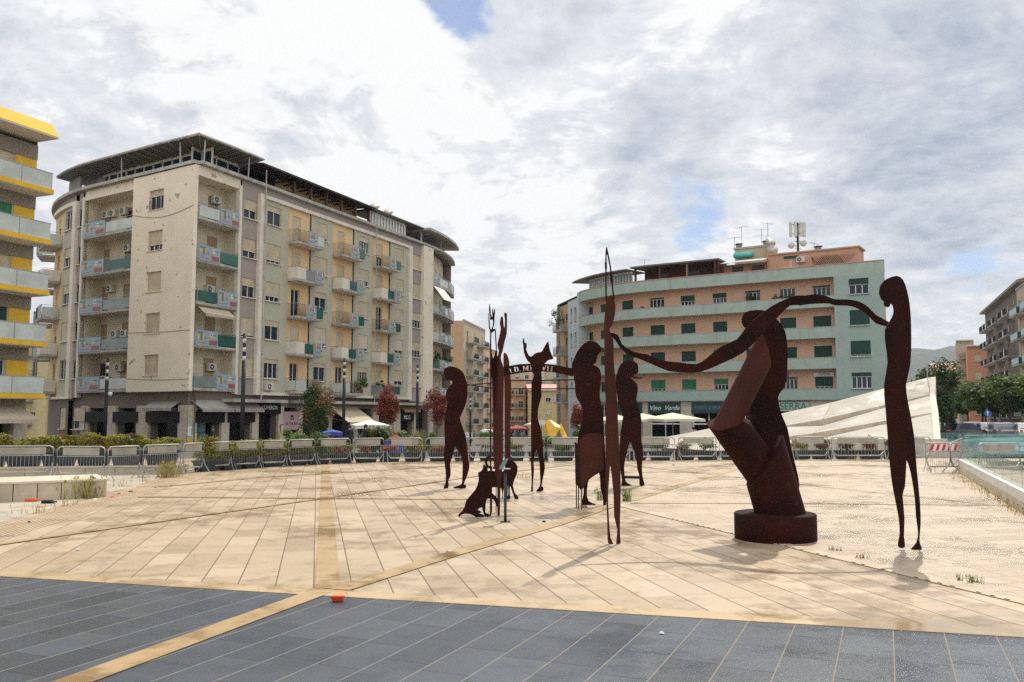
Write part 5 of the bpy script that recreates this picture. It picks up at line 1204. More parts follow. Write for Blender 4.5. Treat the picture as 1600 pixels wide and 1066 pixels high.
# side street far left
c = at(74, 600, 118); simple_block('apartment_building', 'dim yellowish apartment block with balconies, half hidden between the yellow and the corner block', (c.x, c.y), -62, 16, 10, 1, .8, 4, 3.1, (.18, .5, .82), m_yelpale, m_concrete, bal=((.35, 5.5), (.8, 4)), w=1.1, door=True)
# the street in the middle
c = at(724, 600, 165); simple_block('apartment_building', 'tall tan apartment block with dark loggia balconies at the end of the side street', (c.x, c.y), 9.5, 21, 9, -1, .2, 6, 3.12, (.16, .5, .84), m_sand, m_sand, bal=((.27, 6.8), (.75, 6.8)), sidem=m_tan, w=1.5, door=True, parapet=.8, bd=1.7, balstyle=(('rail', .6), ('grey', .4)))
c = at(757, 600, 188); simple_block('apartment_building', 'narrow salmon apartment block beyond the tall tan one', (c.x, c.y), 9, 16, 10, -1, -.8, 5, 3.2, (.2, .5, .8), m_pink, m_concrete, bal=((.3, 4), (.75, 4)), door=True, parapet=1.2)
c = at(792, 600, 215); simple_block('apartment_building', 'worn ochre street house with small iron balconies behind the raised arms', (c.x, c.y), 86, 4.6, 10, -1, -2.8, 4, 3.2, (.25, .75), m_tan, m_concrete, bal=((.25, 2.2), (.75, 2.2)), door=True)
c = at(808, 600, 222); simple_block('town_house', 'grey street house with green sun blinds in the middle distance', (c.x, c.y), 88, 7, 10, -1, -2.6, 4, 3.1, (.25, .75), m_grey, m_concrete, bal=((.5, 5),), shut=m_shutG, door=True)
c = at(826, 612, 212); simple_block('town_house', 'pale yellow town house with a faded pink hipped roof', (c.x, c.y), 86, 9.5, 9, -1, -2.4, 3, 3.2, (.18, .5, .82), m_yelpale, m_creamw, roofm=m_pinkroof, shut=m_shutp, eave=.5)
c = at(858, 612, 235); simple_block('town_house', 'brownish narrow house right of the pale yellow one', (c.x, c.y), 84, 6, 9, -1, -1.0, 5, 3.0, (.3, .7), m_sand, m_concrete, bal=((.5, 4),), door=True)
for px, py, Y, L, fl_, wm_, lab in ((783, 582, 300, 11, 5, m_sand, 'pale hillside house at the left under the arch'), (815, 580, 330, 10, 3, m_whitish, 'white hillside house with a flat roof under the arch'), (833, 582, 350, 12, 4, m_tan, 'tan hillside house right behind the headdress figure'), (846, 571, 380, 22, 6, m_sand, 'long sand coloured hillside block closing the view under the arch'), (824, 606, 290, 9, 3, m_orange, 'small reddish hillside house above the pink roof'), (850, 608, 285, 8, 3, m_grey, 'small grey hillside house above the brownish one')):
    c = at(px, py, Y); simple_block('hillside_house', lab, (c.x, c.y), 88, L, 9, -1, c.z - fl_ * 3.0 - .3, fl_, 3.0, (.2, .5, .8), wm_, m_concrete, roofm=m_tile if fl_ == 3 else None, w=1.3)
# orange block beside the teal one
c = at(869.5, 600, 128); simple_block('apartment_building', 'plain orange side wall of a block left of the teal building', (c.x, c.y), 94, 4.5, 14, -1, -.5, 5, 3.1, (.8,), m_orange, m_concrete, shut=m_shutg, w=.8)
# right hand avenue
c = at(1593, 560, 120); simple_block('apartment_building', 'grey green apartment block with green balconies, cut by the right edge', (c.x, c.y), -158, 22, 12, -1, 2.0, 5, 3.3, (.1, .3, .5, .7, .9), m_sand, m_concrete, bal=((.2, 6), (.6, 6)), w=1.3, door=True, balstyle=(('green', 1.0),))
c = at(1542, 560, 168); gP = simple_block('apartment_building', 'tall brown apartment block with a red hipped roof and rows of dark balconies', (c.x, c.y), -158, 46, 13, -1, 1.5, 6, 3.2, (.06, .2, .34, .48, .62, .76, .9), m_brown, m_concrete, bal=((.13, 9), (.41, 9), (.69, 9)), roofm=m_tile, eave=.8, w=1.3, door=True, bd=1.3, balstyle=(('rail', .5), ('wall', .12), ('rail', .38)))
c = at(1524, 600, 190); simple_block('apartment_building', 'orange and cream apartment block with curved balconies on the right avenue', (c.x, c.y), -64, 3.4, 12, 1, 1.0, 5, 3.3, (.3,), m_sand, m_creamw, bal=((.3, 3.5),), sidem=m_orange, door=True, eave=.6)
c = at(1546, 600, 178); simple_block('apartment_building', 'plain orange building in front of the cream one on the right avenue', (c.x, c.y), -64, 3.8, 12, 1, 1.0, 4, 3.6, (.5,), m_orange, m_creamw, eave=.5)
c = at(1506, 600, 240); simple_block('town_house', 'low terracotta roofed house behind the avenue trees', (c.x, c.y), -64, 7, 8, 1, 3.2, 3, 3.3, (.25, .7), m_yelpale, m_creamw, roofm=m_tile, eave=.4)
c = at(1490, 600, 270); simple_block('town_house', 'small pinkish house on the slope right of the stone wedge', (c.x, c.y), -64, 6, 8, 1, 6.0, 3, 3.3, (.25, .7), m_tan, m_creamw, roofm=m_pinkroof, eave=.4)
# hills
def hill(name, pts, Y, depth, mt, seed):
    rr = random.Random(seed); mb = MB(); i = mb.m(mt); N_ = 90; rows = 14
    prof = [(at(px, py, Y).x, at(px, py, Y).z) for px, py in pts]
    def hz(x):
        for (xa, za), (xb, zb_) in zip(prof, prof[1:]):
            if xa <= x <= xb: t = (x - xa) / (xb - xa); t = t * t * (3 - 2 * t); return za + (zb_ - za) * t
        return prof[0][1] if x < prof[0][0] else prof[-1][1]
    x0, x1 = prof[0][0], prof[-1][0]
    for j in range(rows + 1):
        f = j / rows
        for k in range(N_ + 1):
            x = x0 + (x1 - x0) * k / N_; s_ = math.sin(min(1, f / .75) * math.pi / 2) if f < .75 else math.cos((f - .75) / .25 * .9)
            z = -8 + (hz(x) + 8) * s_ * (1 + .03 * math.sin(x * (20 / Y) + j)) + rr.uniform(-1, 1) * hz(x) * .014
            mb.v.append(Vector((x, Y - depth * (.75 - f), z)))
    for j in range(rows):
        for k in range(N_): a = j * (N_ + 1) + k; mb.f.append([a, a + 1, a + N_ + 2, a + N_ + 1]); mb.mi.append(i)
    structure(mb, name, False)
m_hill = mat('wooded_hillside', (.020, .036, .014), .95, 0, .45, .009, spots=(.005, .58, .1, (.07, .08, .035)))
hill('hill', [(1000, 640), (1200, 600), (1330, 560), (1400, 546), (1440, 550), (1475, 546), (1520, 552), (1600, 560), (1800, 575), (2100, 640)], 4300, 2200, m_hill, 1)
hill('hill', [(560, 655), (700, 625), (790, 606), (830, 600), (880, 612), (960, 640), (1050, 660)], 520, 260, m_hill, 2)
# ------------------------------------------------------------------ barriers
def barrier_proto():
    r = thing('crowd_barrier', (0, 0, 0), 'proto', 'barrier'); b = MB(); L, H_ = 2.0, 1.02
    b.tube([(-.9, 0, .98), (-.95, 0, 1.0), (-.85, 0, 1.05), (.85, 0, 1.05), (.95, 0, 1.0), (.98, 0, .95), (.98, 0, .42), (.78, 0, .2), (-.78, 0, .2), (-.98, 0, .42), (-.98, 0, .95), (-.9, 0, 1.02)], .024, m_galv, 8)
    b.tube([(-.98, 0, .74), (.98, 0, .74)], .014, m_galv, 6); build(b, 'frame', r, True)
    b = MB()
    for k in range(15): x = -.86 + 1.72 * k / 14; b.tube([(x, 0, .2), (x, 0, .74)], .0065, m_galv, 5)
    build(b, 'bars', r)
    b = MB(); b.box((0, 0, .89), (1.5, .014, .235), m_plate); build(b, 'plate', r)
    for s in (-1, 1):
        b = MB(); b.tube([(s * .96, 0, .5), (s * .96, -.08, .25), (s * .93, -.30, .0)], .02, m_galv, 6); b.tube([(s * .96, 0, .5), (s * .96, .08, .25), (s * .93, .30, .0)], .02, m_galv, 6); build(b, 'leg', r)
    return r
bp = barrier_proto(); first = [True]; bcount = [0]
ordn = ['first', 'second', 'third', 'fourth', 'fifth', 'sixth', 'seventh', 'eighth', 'ninth', 'tenth', 'eleventh', 'twelfth', 'thirteenth', 'fourteenth', 'fifteenth', 'sixteenth', 'seventeenth', 'eighteenth', 'nineteenth', 'twentieth', 'twenty-first', 'twenty-second', 'twenty-third', 'twenty-fourth', 'twenty-fifth', 'twenty-sixth', 'twenty-seventh', 'twenty-eighth', 'twenty-ninth', 'thirtieth', 'thirty-first', 'thirty-second', 'thirty-third', 'thirty-fourth', 'thirty-fifth', 'thirty-sixth']
def barrier(a, b, lab):
    a, b = Vector(a), Vector(b); m = (a + b) / 2; L = (b - a).length; rz = math.atan2(b.y - a.y, b.x - a.x)
    o = bp if first[0] else dup(bp); first[0] = False
    o.location = (m.x, m.y, 0.004); o.rotation_euler.z = rz; o.scale = (L / 2.0, 1, 1); o['label'] = lab; o['group'] = 'crowd barriers round the plaza'; return o
bl_ = [(-22, 83, 749, 747), (87, 163, 750, 750), (167, 218, 751, 747), (222, 282, 746, 742), (285, 318, 741, 738), (320, 361, 737, 735), (363, 405, 734, 732), (407, 447, 731.5, 730), (450, 492, 729, 727), (494, 547, 726, 724), (551, 600, 724, 723.5), (604, 660, 723.5, 723), (664, 727, 723, 722), (731, 790, 722, 722), (794, 851, 722, 722), (855, 912, 721.5, 721.5), (916, 985, 721, 721), (989, 1055, 721, 721), (1060, 1120, 720.5, 720), (1124, 1180, 720, 720), (1184, 1240, 719.5, 719.5), (1243, 1295, 719, 719), (1299, 1384, 719, 719), (1388, 1455, 719, 719)]
for i, (x0, x1, y0, y1) in enumerate(bl_): barrier(gnd(x0, y0), gnd(x1, y1), 'grey crowd barrier with pale plate, %s from left along the plaza edge' % ordn[i])
b1 = barrier(gnd(1447, 738), gnd(1502, 738), 'crowd barrier with a red and white striped plate at the right corner')
for ch in list(b1.children):
    if ch.name.startswith('plate'): bpy.data.objects.remove(ch)
mb = MB(); w = 1.5 / 9
for k in range(9):
    x = -.75 + k * w; mb.prism([(x, -.008, .775), (x + w, -.008, .775), (x + w, .008, .775), (x, .008, .775)], [(x + .12, -.008, 1.0), (x + w + .12, -.008, 1.0), (x + w + .12, .008, 1.0), (x + .12, .008, 1.0)], m_red if k % 2 == 0 else m_white)
place_in(mb.to_mesh('plate'), 'plate', b1)
for a, b, lab in (((1486, 739), (1506, 722), 'plain crowd barrier turned sideways right of the striped one'), ((1530, 740), (1596, 738), 'crowd barrier seen through the green glass balustrade')): barrier(gnd(*a), gnd(*b), lab)

# ------------------------------------------------------------------ foliage
def leaf_cloud(mb, c, rad3, n, size, mt, rr, clumps=14, gap=.5, flat=.7):
    """many small leaf faces gathered in uneven clumps through the crown's volume"""
    cs = []
    for k in range(clumps):
        while True:
            v = Vector((rr.uniform(-1, 1), rr.uniform(-1, 1), rr.uniform(-1, 1)))
            if .2 < v.length < 1: break
        v = v * .8; cs.append((Vector((v.x * rad3[0], v.y * rad3[1], v.z * rad3[2])) + Vector(c), rr.uniform(.22, .42)))
    i = mb.m(mt)
    for k in range(n):
        cc, r = rr.choice(cs); q = Vector((rr.gauss(0, 1), rr.gauss(0, 1), rr.gauss(0, 1))).normalized() * (rr.random() ** .45)
        p = cc + Vector((q.x * rad3[0], q.y * rad3[1], q.z * rad3[2])) * r * 1.15
        a = Vector((rr.gauss(0, 1), rr.gauss(0, 1), rr.gauss(0, flat))).normalized(); b = a.cross(Vector((rr.gauss(0, 1), rr.gauss(0, 1), rr.gauss(0, 1)))).normalized()
        s = size * rr.uniform(.6, 1.3); k0 = len(mb.v)
        mb.v += [p - a * s, p + b * s * .42 + a * s * .1, p + a * s, p - b * s * .42 + a * s * .1]; mb.f.append([k0, k0 + 1, k0 + 2, k0 + 3]); mb.mi.append(i)
def tree_proto(name, label, cat, h, cr, cz, rad3, n, size, mt, seed, trunk_r=.09, mt2=None, group=None):
    rr = random.Random(seed); r = thing(name, (0, 0, 0), label, cat, group)
    t = MB(); pts = [(0, 0, 0), (rr.uniform(-.05, .05), rr.uniform(-.05, .05), cz * .35), (rr.uniform(-.1, .1), rr.uniform(-.1, .1), cz * .75), (0, 0, cz)]
    t.tube(pts, [trunk_r, trunk_r * .85, trunk_r * .65, trunk_r * .4], m_bark, 9)
    for k in range(8):
        a = rr.uniform(0, 6.28); z0 = cz * rr.uniform(.5, .95); L = rr.uniform(.5, .9)
        p1 = Vector((math.cos(a) * rad3[0] * L * .5, math.sin(a) * rad3[1] * L * .5, z0 + rad3[2] * .25)); p2 = Vector((math.cos(a) * rad3[0] * L, math.sin(a) * rad3[1] * L, z0 + rad3[2] * rr.uniform(.3, .8)))
        t.tube([(0, 0, z0), p1, p2], [trunk_r * .5, trunk_r * .32, trunk_r * .12], m_bark, 6)
    build(t, 'trunk', r, True)
    c = MB(); leaf_cloud(c, (0, 0, cz + cr * .1), rad3, n, size, mt, rr, clumps=18)
    if mt2: leaf_cloud(c, (0, 0, cz + rad3[2] * .35), (rad3[0] * 1.05, rad3[1] * 1.05, rad3[2] * .8), n // 4, size, mt2, rr, clumps=16)
    build(c, 'crown', r); return r
def put(o, px, Y, rz=0, sc=1.0, label=None, new=True, group=None):
    g = at(px, 650, Y); p = (g.x, Y, gz(g.x, Y) if Y > 42 else 0.0)
    if new: return clone(o, p, label, rz, group, (sc,) * 3 if not isinstance(sc, tuple) else sc)
    o.location = p; o.rotation_euler.z = rz; o.scale = (sc,) * 3 if not isinstance(sc, tuple) else sc
    if label: o['label'] = label
    if group: o['group'] = group
    return o
t1 = tree_proto('street_tree', 'small rounded green tree with rusty leaf tips in front of the mauve shop sign', 'tree', 4, 1.2, 2.35, (1.12, 1.1, 1.75), 5200, .085, m_lgreen, 11, .07, m_lrust)
put(t1, 496, 52, 0, 1.0, None, False); t1.location.z -= .1
t2 = tree_proto('red_leaved_tree', 'small dark red leaved tree above the white gazebo', 'tree', 4, 1.1, 3.0, (.92, .9, 1.25), 3600, .09, m_lred, 12, .06, None, 'red leaved street trees')
put(t2, 606, 58, 0, 1.0, None, False)
put(t2, 683, 62, 1.3, 1.02, 'small dark red leaved tree just left of the bowed steel man'); put(t2, 902, 72, 2.3, .85, 'small dark red leaved tree behind the beaked figure')
sh1 = tree_proto('shrub', 'round bright green shrub left of the green and rust tree', 'shrub', 1, .6, .75, (.75, .7, .7), 1600, .10, m_lmid, 21, .04, None, 'shrubs behind the barriers')
put(sh1, 455, 46.5, 0, 1.0, None, False)
put(sh1, 489, 47, 1, .62, 'low green shrub at the foot of the green and rust tree')
sh2 = tree_proto('shrub', 'wide loose green shrub in front of the white gazebo', 'shrub', 1, .6, .8, (1.25, .8, .85), 2600, .11, m_lgreen, 22, .05, m_lgrass, 'shrubs behind the barriers')
put(sh2, 593, 49, 0, 1.0, None, False); put(sh2, 618, 50, 2, .85, 'wide loose green shrub right of the white gazebo')
put(sh1, 672, 53, 2.5, .9, 'dark green shrub between the reed clump and the bowed steel man'); put(sh1, 690, 52, .6, (1.3, 1, .55), 'low clipped green shrub behind the legs of the bowed steel man')
put(sh1, 905, 66, .9, (1.2, 1.2, 1.35), 'dark green shrub behind the yellow sheet sculpture'); put(sh1, 640, 52, .2, .8, 'small green shrub behind the seated person in red')
rd = thing('reed_clump', (0, 0, 0), 'pale upright reed clump right of the lamp post before the end shop', 'shrub'); mb = MB(); rr = random.Random(4)
for k in range(260):
    a, r0 = rr.uniform(0, 6.28), rr.uniform(0, .35); b = Vector((math.cos(a) * r0, math.sin(a) * r0, 0)); lean = Vector((math.cos(a), math.sin(a), 0)) * rr.uniform(.1, .55); h = rr.uniform(.9, 1.6); t = Vector((-math.sin(a), math.cos(a), 0)) * .016
    mb.poly([b - t, b + t, b + lean * .45 + Vector((0, 0, h * .7)) + t, b + lean * .45 + Vector((0, 0, h * .7)) - t], m_lgrass); mb.poly([b + lean * .45 + Vector((0, 0, h * .7)) - t, b + lean * .45 + Vector((0, 0, h * .7)) + t, b + lean + Vector((0, 0, h))], m_lgrass)
build(mb, 'blades', rd); put(rd, 655, 51, 0, 1.0, None, False)

# ------------------------------------------------------------------ planters with shrubs along the barriers
PG = 'dark planters behind the barriers'; FG = 'plants growing in the dark planters'
def planter_mesh():
    mb = MB(); b = [(-.40, -.17, 0), (.40, -.17, 0), (.40, .17, 0), (-.40, .17, 0)]; t = [(-.49, -.22, .44), (.49, -.22, .44), (.49, .22, .44), (-.49, .22, .44)]; mb.prism(b, t, m_planter)
    mb.prism([(-.52, -.25, .44), (.52, -.25, .44), (.52, .25, .44), (-.52, .25, .44)], [(-.52, -.25, .50), (.52, -.25, .50), (.52, .25, .50), (-.52, .25, .50)], m_planter); mb.box((0, 0, .505), (.92, .4, .01), m_bark); return mb.to_mesh('planter')
pm_ = planter_mesh()
def plant_proto(kind, seed):
    rr = random.Random(seed); mb = MB()
    spec = dict(hedge=(.29, 2700, .052, m_lyel, .68), red=(.22, 420, .055, m_lred, .42), dry=(.2, 380, .06, m_ldry, .40), pink=(.24, 420, .05, m_lmid, .45), green=(.30, 1700, .055, m_lmid, .62), mixed=(.24, 600, .055, m_lyel, .46))[kind]
    rz, n, size, mt, rx = spec
    for k in range(16):
        x, y = rr.uniform(-.4, .4), rr.uniform(-.12, .12); mb.tube([(x, y, 0), (x + rr.uniform(-.1, .1), y + rr.uniform(-.08, .08), rz * rr.uniform(.7, 1.6))], [.008, .004], m_bark, 4)
    leaf_cloud(mb, (0, 0, rz), (rx, .26, rz), n, size, mt, rr, clumps=26)
    if kind == 'pink': leaf_cloud(mb, (0, 0, rz * 1.2), (rx, .2, rz * .8), 130, .05, m_fpink, rr, clumps=8)
    if kind in ('red', 'mixed', 'hedge'): leaf_cloud(mb, (0, 0, rz * (1.3 if kind == 'hedge' else 1)), (rx, .24, rz * .9), n // (7 if kind == 'hedge' else 4), size, m_lmid if kind == 'red' else m_lrust if kind == 'hedge' else m_ldry, rr, clumps=8)
    return mb.to_mesh('planter_shrub')
pms = {k: [plant_proto(k, hash_) for hash_ in (s, s + 50)] for k, s in (('hedge', 1), ('red', 2), ('dry', 3), ('pink', 4), ('green', 5), ('mixed', 6))}
def planter(p, rz, kind, i, sc=1.0, lab='', z=0.0, bz_=.8, ps=1.3):
    o = bpy.data.objects.new('planter', pm_); col.objects.link(o); o.location = (p[0], p[1], z + .003); o.rotation_euler.z = rz; o.scale = (sc, 1, bz_)
    tag(o, 'dark plastic trough ' + lab, 'planter', PG)
    f = bpy.data.objects.new('planter_shrub', pms[kind][i % 2]); col.objects.link(f); f.location = (p[0], p[1], z + .505 * bz_); f.rotation_euler.z = rz + (math.pi if i % 3 == 0 else 0); f.scale = (sc, 1, random.uniform(.75, 1.25) * ps)
    kn = dict(hedge='yellow green bush', red='red leaved plant', dry='dry reddish plant', pink='plant with pink flowers', green='bushy green plant', mixed='green and rusty plant')[kind]
    tag(f, kn + ' in the trough ' + lab, 'plant', FG)
row = []; off = 1.05
line = [gnd(288, 741), gnd(405, 732), gnd(500, 727), gnd(600, 723.5), gnd(730, 722), gnd(900, 721.5), gnd(1100, 720.5), gnd(1300, 719), gnd(1462, 719)]
line = [p + Vector((0, off, 0)) for p in line]; PL = Path(line, 1)
np_ = int(PL.len / 1.12)
for k in range(np_):
    s = .55 + k * 1.12; p = PL.at(s); t = PL.tan(s); px = pxz(p)
    kind = 'hedge' if px < 430 else 'green' if px < 500 else random.choice(('dry', 'dry', 'mixed')) if px < 730 else random.choice(('mixed', 'green')) if px < 930 else random.choice(('pink', 'pink', 'red')) if px < 1230 else random.choice(('red', 'red', 'mixed'))
    planter(p, math.atan2(t.y, t.x), kind, k, 1.0, 'behind the barriers, %s from left' % (ordn[k] if k < len(ordn) else 'last'))
hrow = Path([gnd(292, 741) + Vector((-.3, 2.3, 0)), gnd(405, 732) + Vector((-.3, 2.3, 0)), gnd(530, 726) + Vector((0, 2.6, 0))], 1)
for k in range(int(hrow.len / .95)):
    p = hrow.at(.4 + .95 * k); t = hrow.tan(.4 + .95 * k); f = bpy.data.objects.new('hedge_shrub', pms['hedge' if k % 3 else 'green'][k % 2]); col.objects.link(f); f.location = p; f.rotation_euler.z = math.atan2(t.y, t.x); f.scale = (1.1, 1.6, random.uniform(1.45, 1.9))
    tag(f, 'loose green shrub in the hedge behind the dark troughs, %s from left' % ordn[k], 'shrub', 'hedge shrubs behind the troughs')
# raised wall on the left with its long troughs and hedge
g0, g1 = gnd(-60, 745.5), gnd(287, 740.5)
HW = Path([g0, g1], -1)
mb = MB(); strip(mb, HW, 0, HW.len, -1.2, 0, 0, .26, m_stone); strip(mb, HW, 0, HW.len, -1.25, .03, .26, .30, m_lit)
for k in range(int(HW.len / .95)): s = .95 * k; strip(mb, HW, s, s + .015, -.01, .004, .01, .25, m_bark)
tag(build(mb, 'planter_wall'), 'low travertine wall carrying the dark troughs of the left hedge', 'wall')
n = int(HW.len / 1.12)
for k in range(n):
    s = .6 + 1.12 * k; p = HW.at(s, -.55); t = HW.tan(s); planter(p, math.atan2(t.y, t.x), 'hedge', k, 1.14, 'on the left travertine wall, %s from left' % ordn[k], .30, 1.0, .92)
# stone bench at the left
B0, B1 = gnd(167, 777), gnd(-60, 788)
bn = MB(); d_ = (B1 - B0).normalized(); nb = Vector((d_.y, -d_.x, 0)); nb = nb if nb.y > 0 else -nb
Lb_ = (B1 - B0).length; L4_ = Lb_ / 6
for k in range(6): bn.obox(B0 + d_ * (L4_ * k + .01) + nb * .03, d_ * (L4_ - .02), nb * 1.9, (0, 0, .42), m_stone)
bn.obox(B0 - d_ * .03, d_ * (Lb_ + .03), nb * 1.97, Vector((0, 0, .0)) + Vector((0, 0, .05)), m_lit)
for i in range(len(bn.v) - 8, len(bn.v)): bn.v[i].z += .42
tag(build(bn, 'stone_bench'), 'long low travertine block wall with a flat top at the left, litter at its foot', 'bench')
# weeds and dry grass
def weeds(pts, name, mt, hs, n, label=None, cat=None, seed=1):
    rr = random.Random(seed); mb = MB()
    for (p, r) in pts:
        for k in range(n):
            a = rr.uniform(0, 6.28); b = Vector((p.x + rr.gauss(0, r), p.y + rr.gauss(0, r), p.z)); h = rr.uniform(.4, 1) * hs; l = Vector((math.cos(a), math.sin(a), 0)) * h * .4; t = Vector((-math.sin(a), math.cos(a), 0)) * (.004 + .010 * hs)
            mb.poly([b - t, b + t, b + l + Vector((0, 0, h))], mt)
            if rr.random() < .6: q = b + l * .6 + Vector((0, 0, h * .6)); e = min(1, hs * 1.3); mb.poly([q, q + e * Vector((rr.uniform(-.07, .07), rr.uniform(-.07, .07), .05)), q + e * Vector((rr.uniform(-.05, .05), 0, .12)), q + e * Vector((-.03, .02, .05))], mt)
    o = build(mb, name); return tag(o, label, cat) if label else tag(o, kind='stuff')
m_dryg = leafmat('dry_grass', (.22, .17, .05), (.36, .30, .10))
weeds([(gnd(128, 778), .22)], 'weed_clump', m_lyel, .75, 160, 'tall yellow green weeds against the right end of the stone bench', 'plant', 2)
weeds([(gnd(262, 746), .2)], 'weed_clump', m_dryg, .8, 120, 'dry yellow weeds growing between barrier and wall', 'plant', 3)
weeds([(gnd(978, 783), .06)], 'weed_clump', m_lmid, .42, 60, 'green weed at the foot of the tall spear bearer', 'plant', 4)
weeds([(gnd(937, 781), .05)], 'weed_clump', m_lmid, .4, 40, 'green weed by the foot of the beaked figure', 'plant', 5)
weeds([(gnd(1303, 860), .05)], 'weed_clump', m_lmid, .10, 30, 'short weeds in the joint right of the drum', 'plant', 6)
weeds([(gnd(1521, 910), .04)], 'weed_clump', m_lmid, .13, 40, 'low green weed by the tactile course near the right edge', 'plant', 7)
weeds([(gnd(1499, 907), .02)], 'weed_clump', m_lmid, .11, 20, 'tiny weed just left of the low green one', 'plant', 8)
weeds([(gnd(1345, 872), .04)], 'weed_clump', m_dryg, .1, 40, 'dried weed in the joint left of the tall figure', 'plant', 9)
weeds([(gnd(px + random.uniform(-12, 12), y + random.uniform(-3, 3)), .15) for px, y in ((20, 735), (50, 736), (110, 738), (200, 760), (225, 752), (800, 745), (815, 750), (1340, 721), (1470, 730), (1455, 735), (750, 727), (718, 726), (100, 792), (52, 800))], 'dry_grass', m_dryg, .28, 26, seed=10)
weeds([(gnd(1500 + 10 * k, 748 + 5.8 * k), .1) for k in range(11)], 'dry_grass', m_dryg, .3, 14, seed=12)

# ------------------------------------------------------------------ stone wedge and glass on the right
def W3(px, py, Y): return at(px, py, Y)
wd = MB()
def slabp(pts, mt): wd.poly([W3(*p) for p in pts], mt)
p_wedge = pave('wedge_cladding', 95, .28, .9, (.385, .345, .285), (.48, .435, .365), (.22, .19, .14), .016, .014, (.5, .7), .1, .2)
T = [(1453, 589.5, 60), (1382, 607, 61), (1300, 629, 62), (1222, 646, 63), (1107, 670, 64.5), (1036, 684, 65)]
def lay(A, B, mt):
    for k in range(len(A) - 1): slabp([A[k], A[k + 1], B[k + 1], B[k]], mt)
FA = [(1452, 617, 58.3), (1380, 633.5, 58.2), (1286, 655, 58.2), (1225, 665.5, 58.5), (1120, 683, 59.5), (1036, 688, 60.5)]
FB = [(1452, 618.4, 58.3), (1380, 637.6, 58.2), (1286, 664.6, 58.2), (1225, 667, 58.5), (1120, 683.2, 59.5), (1036, 688.2, 60.5)]
FC = [(1456, 645, 54.3), (1380, 658, 54.2), (1272, 677, 54.2), (1200, 686, 54.4), (1110, 692, 55), (1036, 694, 56)]
FD = [(1456, 646.5, 54.3), (1380, 663, 54.2), (1272, 686.5, 54.2), (1200, 688, 54.4), (1110, 692.3, 55), (1036, 694.2, 56)]
FE = [(1460, 706, 47.5), (1400, 706, 47.5), (1290, 706, 47.5), (1200, 706, 48), (1110, 704, 50), (1036, 700, 52)]
lay(T, FA, p_wedge); lay(FA, FB, m_stone); lay(FB, FC, p_wedge); lay(FC, FD, m_stone); lay(FD, FE, p_wedge)
for a, b in (((1300, 629, 61.96), (1286, 655, 58.16)), ((1288, 664.6, 58.1), (1272, 677, 54.15))):
    a, b = W3(*a), W3(*b); wd.tube([a + Vector((0, 0, -.02)), b + Vector((0, 0, -.02))], .06, m_stone, 4)
a_ = [W3(1453, 589.5, 60), W3(1452, 617, 58.3), W3(1456, 645, 54.3), W3(1460, 706, 47.5)]
wd.poly(a_ + [Vector((a_[3].x, a_[3].y, -1)), Vector((a_[0].x, a_[0].y, -1))], m_stone)
wd.prism([p + Vector((.02, 0, 0)) for p in a_] + [Vector((a_[3].x, a_[3].y, -1)), Vector((a_[0].x + .02, a_[0].y, -1))], [p + Vector((.4, 0, .03)) for p in a_] + [Vector((a_[3].x + .4, a_[3].y, -1)), Vector((a_[0].x + .4, a_[0].y, -1))], m_lit)
bk_ = [W3(*t) for t in T]
for p, q in zip(bk_, bk_[1:]): wd.poly([p, q, Vector((q.x, q.y, -2)), Vector((p.x, p.y, -2))], m_stone)
# seams
tag(build(wd, 'stone_wedge'), 'pale stone clad wedge rising to a sharp peak in stepped slabs', 'pavilion')
q = MB(); q.tube([W3(1449, 590, 60), W3(1449, 568, 60)], .03, m_galv, 6); tag(build(q, 'flagpole'), 'thin bare metal pole on the peak of the stone wedge', 'pole')
# balustrade: stone curb carrying glass
c0, c1 = gnd(1497, 738), gnd(1602, 806); cd = (c1 - c0).normalized(); cn_ = Vector((cd.y, -cd.x, 0)); cn_ = cn_ if cn_.x > 0 else -cn_
bal = thing('glass_balustrade', c0, 'sloping row of green glass panels on a white curb at the right edge', 'balustrade')
mb = MB(); mb.obox(c0 + Vector((0, 0, .26)), cd * 24, cn_ * .12, (0, 0, .22), m_white); build(mb, 'curb', bal)
mb = MB()
for k in range(16): mb.obox(c0 + cd * (1.5 * k + .015) + cn_ * .13, cd * 1.47, cn_ * .016, (0, 0, 1.0), m_poolg); 
build(mb, 'glass_panel', bal)
mb = MB(); mb.obox(c0 + cn_ * .0 , cd * 24, cn_ * .10, (0, 0, .26), m_lit); build(mb, 'base_course', bal)
bal2 = thing('glass_balustrade', gnd(1510, 719), 'level green glass balustrade with a steel rail across the back of the sunken court', 'balustrade')
mb = MB(); a = gnd(1508, 716)
for k in range(9): mb.obox(a + Vector((1.5 * k, 0, .05)), (1.46, .12, 0), (0, .016, 0), (0, 0, .98), m_poolg)
build(mb, 'glass_panel', bal2); build(MB().tube([a + Vector((0, 0, 1.08)), a + Vector((14, 1, 1.08))], .03, m_galv, 6), 'rail', bal2)
sk = MB(); b4 = [at(1535, 694, 40), at(1660, 690, 40), at(1660, 716, 30), at(1548, 700.5, 35)]; sk.prism(b4, [p + Vector((0, 0, .05)) for p in b4], m_poolt)
tag(build(sk, 'skylight'), 'tilted pale teal glass skylight behind the right balustrade', 'skylight')
sk = MB(); b4 = [at(1520, 687, 50), at(1640, 683, 50), at(1640, 691, 44), at(1500, 690, 44)]; sk.prism(b4, [p + Vector((0, 0, .06)) for p in b4], m_poolt)
b4 = [Vector((p.x, p.y, -1)) for p in b4]; tag(build(sk, 'skylight'), 'flat teal glass skylight farther back, below the parked cars', 'skylight')
mb = MB()
